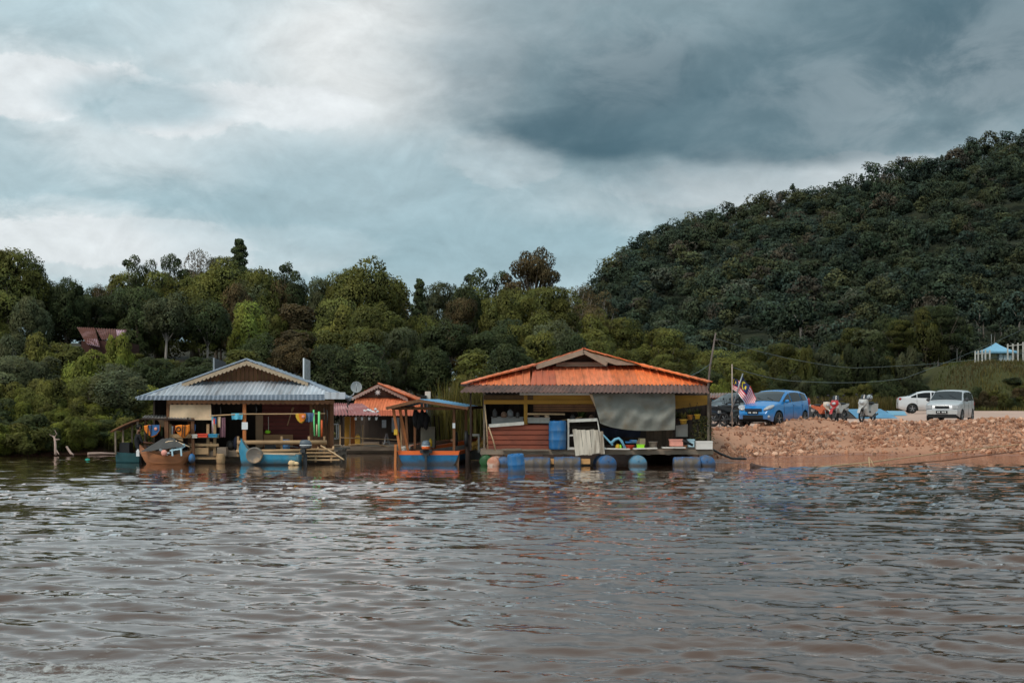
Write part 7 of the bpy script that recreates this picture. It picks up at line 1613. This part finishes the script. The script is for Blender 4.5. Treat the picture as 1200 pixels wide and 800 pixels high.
# ------------------------------------------------------------------ flags, poles, wires
def flag_mat_faces(nu, nv):
    out = []
    for j in range(nv):
        for i in range(nu):
            u, v = (i + .5) / nu, (j + .5) / nv
            if u < .5 and v < 8 / 14:
                x, y = (u - .23) * 2.0, (v - 4 / 14) * 1.0 * 2 / 2
                x, y = (u - .21) * 1.9, (v - 4 / 14)
                moon = (x * x + y * y < .21 ** 2) and ((x - .07) ** 2 + y * y > .165 ** 2)
                sx, sy = (u - .315) * 1.9, y; r = math.hypot(sx, sy); a = math.atan2(sy, sx); star = r < .055 + .055 * abs(math.cos(a * 7))
                out.append(2 if (moon or star) else 3)
            else: out.append(0 if int(v * 14) % 2 == 0 else 1)
    return out
flagm = [M('flag_red', A(196, 46, 54, 1.5), .8, .05, 6), M('flag_white', A(222, 210, 208, 1.3), .8, .05, 6), M('flag_yellow', A(236, 182, 40, 1.4), .8, .05, 6), M('flag_navy', A(30, 40, 76, 1.4), .8, .05, 6)]
def flag(label, fn, n=(44, 28)):
    mb = MB(); mb.grid(fn, *n); mb.m = flag_mat_faces(*n); return tag(mb.build('flag', flagm), label, 'flag')
YFl = 58.9
# hanging, strongly folded
def fl1(u, v):
    a = P(858.4, 441, YFl).lerp(P(858.4, 455, YFl), v); d = Vector((.46 * u, .16 * math.sin(u * 8 + v), -.32 * u - .1 * u * v)); return a + d
flag('striped national flag with crescent and star hanging on the upright thin pole', fl1)
def fl2(u, v):
    a = P(870.4, 439.5, 58.7).lerp(P(864, 458, 58.7), v); d = Vector((.56 * u, .12 * math.sin(u * 9 + 2 * v), -.92 * u - .05 * math.sin(u * 7))); return a + d
flag('larger striped national flag with crescent and star drooping from the slanting pole', fl2)
solo(lambda mb: (mb.tube([(X(858.2, YFl), YFl, gh(X(858, YFl), YFl) - .2), P(857.9, 428, YFl)], .022, 7), mb.ball(P(857.9, 427.6, YFl), .035, 8, 5)), 'flag_pole', M('pale_pole', A(168, 150, 136, 1.3), .6, .1, 8), 'upright thin flag pole left of the blue hatchback', 'pole')
solo(lambda mb: mb.tube([P(856, 487, 58.75), P(863.5, 459.5, 58.72), P(870.6, 437.5, 58.7)], .028, 7), 'flag_pole', steel, 'short slanting flag pole holding the larger flag', 'pole')
YP = 72.0
solo(lambda mb: (mb.tube([(X(825.5, YP), YP, gh(X(825, YP), YP) - .3), P(832, 430, YP), P(838.8, 390, YP)], [.06, .05, .038], 8), mb.bar(P(836, 398, YP), P(841.5, 398.6, YP), .04)), 'utility_pole', M('pole_wood', A(104, 92, 86, 1.2), .85, .2, 6), 'leaning wooden utility pole rising behind the right end of the orange roof', 'pole')
def wire(label, pts, r=.022, sag=.6):
    out = []; a = [Vector(p) for p in pts]
    for i in range(len(a) - 1):
        for k in range(14):
            t = k / 14; q = a[i].lerp(a[i + 1], t); q.z -= sag * 4 * t * (1 - t); out.append(q)
    out.append(a[-1]); return solo(lambda mb: mb.tube(out, r, 5), 'overhead_wire', M('wire', A(70, 84, 84, 1.2), .6), label, 'wire')
wire('upper overhead wire sagging from the leaning pole across the hill to the right', [P(837.6, 396, YP), P(1000, 431, 92), P(1215, 411, 122)], .015, .25)
wire('lower overhead wire sagging from the flag pole and rising to the right edge', [P(858, 430, YFl), P(945, 447, 74), P(1060, 443, 92), P(1215, 378, 120)], .015, .15)
wire('short slack wire from the leaning pole down to the orange roof', [P(834, 425, YP), P(770, 452, 56)], .015, .2)
solo(lambda mb: (mb.tube([(X(872, 78), 78, 1.0), P(872, 400, 100)], .001, 4)), 'thin_wire', M('wire', (1, 1, 1)), 'hair thin wire', 'wire') if False else None
# ------------------------------------------------------------------ brick hut with blue windows, planks, blue sheet, tent
YH = 76.0
gz = gh(X(848, YH), YH)
ht = thing('brick_hut', 'low brick hut with blue window panes behind the dark motorcycles', 'hut', (X(848, YH), YH, gz))
part(lambda mb: mb.box((X(846, YH), YH + 1.5, (gz + Z(464, YH)) / 2), (X(865, YH) - X(827, YH), 3, Z(464, YH) - gz)), 'wall', M('brick_wall', A(170, 96, 76, 1.4), .85, .22, 9, dirt=A(200, 140, 116), dirt_amt=.4, dirt_scale=2), ht)
part(lambda mb: mb.sheet(P(826, 466, YH - .35), P(867, 465.5, YH - .35), P(867, 460, YH + 1), P(826, 460.5, YH + 1), 12, .03), 'roof', M('grey_brown_roof', A(120, 104, 98, 1.3), .8, .2, 4), ht)
for x0, x1 in ((834, 844.5), (847, 855.5)):
    w_ = part(lambda mb: (mb.bar(P(x0, 473.8, YH - .04), P(x1, 473.8, YH - .04), .06), mb.bar(P(x0, 468, YH - .04), P(x1, 468, YH - .04), .06), mb.bar(P(x0, 468, YH - .04), P(x0, 473.8, YH - .04), .06), mb.bar(P(x1, 468, YH - .04), P(x1, 473.8, YH - .04), .06)), 'window', dkgrey, ht)
    part(lambda mb: mb.pbox(x0 + .6, 468.6, x1 - .6, 473.2, YH - .06, .03), 'pane', M('blue_pane', A(92, 140, 160, 1.3), .2, .08, 5), w_)
solo(lambda mb: [mb.bar(P(828 + k * 3.3, 480.5 + random.uniform(-1, 1.5), 67 + k * .15), P(842 + k * 2.8, 472.5 + k * .8 + random.uniform(-1, 1), 68.5), .16, .05) for k in range(6)], 'plank_stack', M('raw_planks', A(206, 156, 118, 1.3), .8, .15, 6, island=.2), 'slanting stack of raw planks in front of the brick hut', 'planks')
bm_ = M('blue_sheet', A(88, 146, 182, .95), .55, .08, 3, dirt=A(120, 170, 196), dirt_amt=.3)
def fsheet(mb):
    Y0, Y1 = 74.5, 79.0; z0 = gh(X(1020, Y0), Y0) + .03
    a, b, c, d = Vector((X(1004, Y0), Y0, z0)), Vector((X(1052, Y0), Y0, z0)), P(1032, 478.8, Y1), P(991, 479.2, Y1)
    mb.grid(lambda u, v: a.lerp(b, u).lerp(d.lerp(c, u), v) + Vector((0, 0, .03 * math.sin(u * 7 + v * 3) * v * (1 - v) * 4)), 20, 10)
    mb.prism([a + Vector((0, .01, -.02)), d + Vector((0, .02, -.03)), d + Vector((-.0, .5, -.03 - (d.z - z0))), a + Vector((-.35, .3, -.02))], (.02, 0, 0), 1)
    mb.prism([d + Vector((0, .03, 0)), c + Vector((0, .03, 0)), Vector((c.x, c.y + .05, z0)), Vector((d.x, d.y + .05, z0))], (0, .02, 0), 1)
solo(fsheet, 'blue_sheet', [bm_, vdk], 'wide sloping sky blue sheet propped up behind the motorcycles', 'sheet')
def fsheet2(mb):
    Y0, Y1 = 82, 86; z0 = gh(X(1050, Y0), Y0) + .03; a, b, c, d = Vector((X(1046, Y0), Y0, z0)), Vector((X(1063, Y0), Y0, z0)), P(1060, 481.5, Y1), P(1038, 481, Y1)
    mb.grid(lambda u, v: a.lerp(b, u).lerp(d.lerp(c, u), v), 8, 6)
    mb.prism([d + Vector((0, .03, 0)), c + Vector((0, .03, 0)), Vector((c.x, c.y + .05, z0)), Vector((d.x, d.y + .05, z0))], (0, .02, 0), 1)
solo(fsheet2, 'blue_sheet', [M('light_blue_sheet', A(120, 170, 194, 1.0), .55, .06, 3), vdk], 'smaller lighter blue sheet between the wide blue sheet and the white sedan', 'sheet')
YT = 163.0
tx = X(1167, YT); gz = gh(tx, YT) - .05
tn = thing('canopy_tent', 'light blue peaked canopy tent on the grassy mound at right', 'tent', (tx, YT, gz))
ztop, zev = Z(401.5, YT), Z(412, YT); wt = (X(1187, YT) - X(1147, YT)) / 2
def f(mb):
    n = 12; vs = []
    for k in range(6):
        t = k / 5; r = wt * (1 - t) ; z = zev + (ztop - zev) * (t ** 1.5)
        for sx, sy in ((-1, -1), (1, -1), (1, 1), (-1, 1)): vs.append((tx + sx * max(r, .02), YT + sy * max(r, .02) * .9, z))
    fs = [(k * 4 + j, k * 4 + (j + 1) % 4, (k + 1) * 4 + (j + 1) % 4, (k + 1) * 4 + j) for k in range(5) for j in range(4)]; mb.add(vs, fs)
    for (ax, ay), (bx_, by__) in (((-1, -1), (1, -1)), ((1, -1), (1, 1)), ((1, 1), (-1, 1)), ((-1, 1), (-1, -1))): mb.add([(tx + ax * wt, YT + ay * wt * .9, zev - .2), (tx + bx_ * wt, YT + by__ * wt * .9, zev - .2), (tx + bx_ * wt, YT + by__ * wt * .9, zev), (tx + ax * wt, YT + ay * wt * .9, zev)], [(0, 1, 2, 3)])
part(f, 'canopy', M('tent_blue', A(124, 174, 200, 1.1), .6, .06, 3), tn)
for sx in (-1, 1):
    for sy in (-1, 1): part(lambda mb: mb.bar((tx + sx * wt * .96, YT + sy * wt * .86, gz - .2), (tx + sx * wt * .96, YT + sy * wt * .86, zev), .06), 'leg', steel, tn)
part(lambda mb: mb.tube([(tx - .5, YT, zev), (tx - .5, YT, ztop + 1.0)], .02, 6), 'mast', steel, tn)
solo(lambda mb: [mb.box((X(p, 162), 162, gh(X(p, 162), 162) + .9), (.6, .4, 1.7), R(p)) for p in (1172, 1177, 1182)], 'table_set', M('pale_goods', A(176, 186, 190, 1.2), .6, .1, 5), 'pale boxes stacked under the blue canopy tent', 'boxes')
fpm = M('fence_grey_white', A(190, 186, 178, 1.1), .8, .15, 5)
fn_ = thing('fence', 'white post fence along the edge of the mound beside the blue tent', 'fence', (X(1170, 136), 136, gh(X(1170, 136), 136)))
for p in (1143, 1146.5, 1151, 1155, 1160):
    y = 131; part(lambda mb: mb.box((X(p, y), y, gh(X(p, y), y) + .55), (.11, .1, 1.5)), 'fence_post', fpm, fn_)
for p in (1181, 1187, 1193, 1199, 1206):
    y = 131; part(lambda mb: mb.box((X(p, y), y, gh(X(p, y), y) + .85), (.11, .1, 1.9)), 'fence_post', fpm, fn_)
part(lambda mb: (mb.bar((X(1181, 131), 131, gh(X(1181, 131), 131) + 1.6), (X(1207, 131), 131, gh(X(1207, 131), 131) + 1.6), .07), mb.bar((X(1143, 131), 131, gh(X(1143, 131), 131) + 1.0), (X(1160, 131), 131, gh(X(1160, 131), 131) + 1.0), .06)), 'fence_rail', fpm, fn_)
# rusty roofed house on the wooded slope at left
YR_ = 84.0; g_ = gh(X(112, YR_), YR_)
rh = thing('hillside_house', 'old house with rusty red roofs among the trees on the left slope', 'house', (X(112, YR_), YR_ + 2, g_))
rr = M('rusty_red_roof', A(100, 62, 52, 1.1), .75, .2, 3, dirt=A(150, 120, 122, 1.3), dirt_amt=.4, dirt_scale=1.2)
part(lambda mb: (mb.box((X(108, YR_), YR_ + 3.2, (g_ + Z(398, YR_)) / 2), (2.2, 3.4, Z(398, YR_) - g_)), mb.box((X(129, YR_ + 2), YR_ + 5, (g_ + Z(399, YR_)) / 2), (1.3, 2.4, Z(399, YR_) - g_))), 'wall', M('dark_house_wall', A(70, 42, 36, 1.3), .85, .2, 4), rh)
part(lambda mb: mb.sheet(P(101, 402, YR_), P(117, 405.5, YR_), P(111, 384, YR_ + 3), P(90, 383.5, YR_ + 3), 9, .04), 'roof', rr, rh)
part(lambda mb: mb.sheet(P(119, 398, YR_ + 1.5), P(144, 396, YR_ + 1.5), P(149, 386, YR_ + 4), P(112, 384.5, YR_ + 4), 12, .04), 'roof', rr, rh)
part(lambda mb: (mb.sheet(P(101.5, 403, YR_ - .05), P(116.5, 406, YR_ - .05), P(114, 397.5, YR_ + 1), P(102, 397, YR_ + 1), 6, .03)), 'patched_sheet', M('pinkish_tin', A(170, 140, 150, 1.3), .6, .15, 4), rh)
part(lambda mb: mb.sheet(P(137, 393.5, YR_ + 1.9), P(144, 392.8, YR_ + 1.9), P(147, 387, YR_ + 3.6), P(136, 386.6, YR_ + 3.6), 4, .03), 'patched_sheet', M('pinkish_tin', (1, 1, 1)), rh)
# wake foam at the very front: froth lying on the waves
fxs, fys = np.meshgrid(np.linspace(-4.8, -.6, 190), np.linspace(9.9, 12.5, 90)); f0, f1 = fxs.ravel(), fys.ravel()
fz = wave_z(f0, f1) + .006 + .05 * np.clip(fbm(f0 * 5, f1 * 5, 3) - .5, 0, 1) * (f1 < 11)
ids = np.arange(190 * 90).reshape(90, 190); ff = np.stack([ids[:-1, :-1], ids[:-1, 1:], ids[1:, 1:], ids[1:, :-1]], -1).reshape(-1, 4)
dens = sstep(11.5, 10.5, f1) if False else (1 - sstep(10.8, 12.3, f1 + .5 * (fbm(f0 * 1.5, f1 * 1.5, 2) - .5)))
dens = dens * (1 - sstep(-2.2, -.9, f0)) * sstep(-4.6, -4.3, f0)
fm_ = bpy.data.materials.new('foam'); fm_.use_nodes = True; nt = fm_.node_tree; N = nt.nodes; L = nt.links; b = N['Principled BSDF']; b.inputs['Base Color'].default_value = (.55, .54, .52, 1); b.inputs['Roughness'].default_value = .6
tc = N.new('ShaderNodeTexCoord'); n1 = N.new('ShaderNodeTexNoise'); n1.inputs['Scale'].default_value = 9; n1.inputs['Detail'].default_value = 9; n1.inputs['Roughness'].default_value = .72; L.new(tc.outputs['Object'], n1.inputs['Vector'])
at = N.new('ShaderNodeAttribute'); at.attribute_name = 'dens'; ad = N.new('ShaderNodeMath'); ad.operation = 'MULTIPLY_ADD'; ad.inputs[1].default_value = .26; ad.inputs[2].default_value = 0
L.new(at.outputs['Fac'], ad.inputs[0]); a2 = N.new('ShaderNodeMath'); a2.operation = 'ADD'; L.new(ad.outputs[0], a2.inputs[0]); L.new(n1.outputs['Fac'], a2.inputs[1])
mr = N.new('ShaderNodeMapRange'); mr.inputs[1].default_value = .62; mr.inputs[2].default_value = .8; mr.inputs[4].default_value = .75; L.new(a2.outputs[0], mr.inputs[0])
tr = N.new('ShaderNodeBsdfTransparent'); ms = N.new('ShaderNodeMixShader'); L.new(mr.outputs[0], ms.inputs[0]); L.new(tr.outputs[0], ms.inputs[1]); L.new(b.outputs[0], ms.inputs[2]); L.new(ms.outputs[0], N['Material Output'].inputs['Surface'])
fme = np_mesh('foam', np.stack([f0, f1, fz], -1), ff, None, fm_, True); da = fme.attributes.new('dens', 'FLOAT', 'POINT'); da.data.foreach_set('value', dens.astype(np.float32))
fo = bpy.data.objects.new('foam', fme); COL.objects.link(fo); tag(fo, 'white foam of a boat wake at the front left of the river', 'foam', kind='stuff')
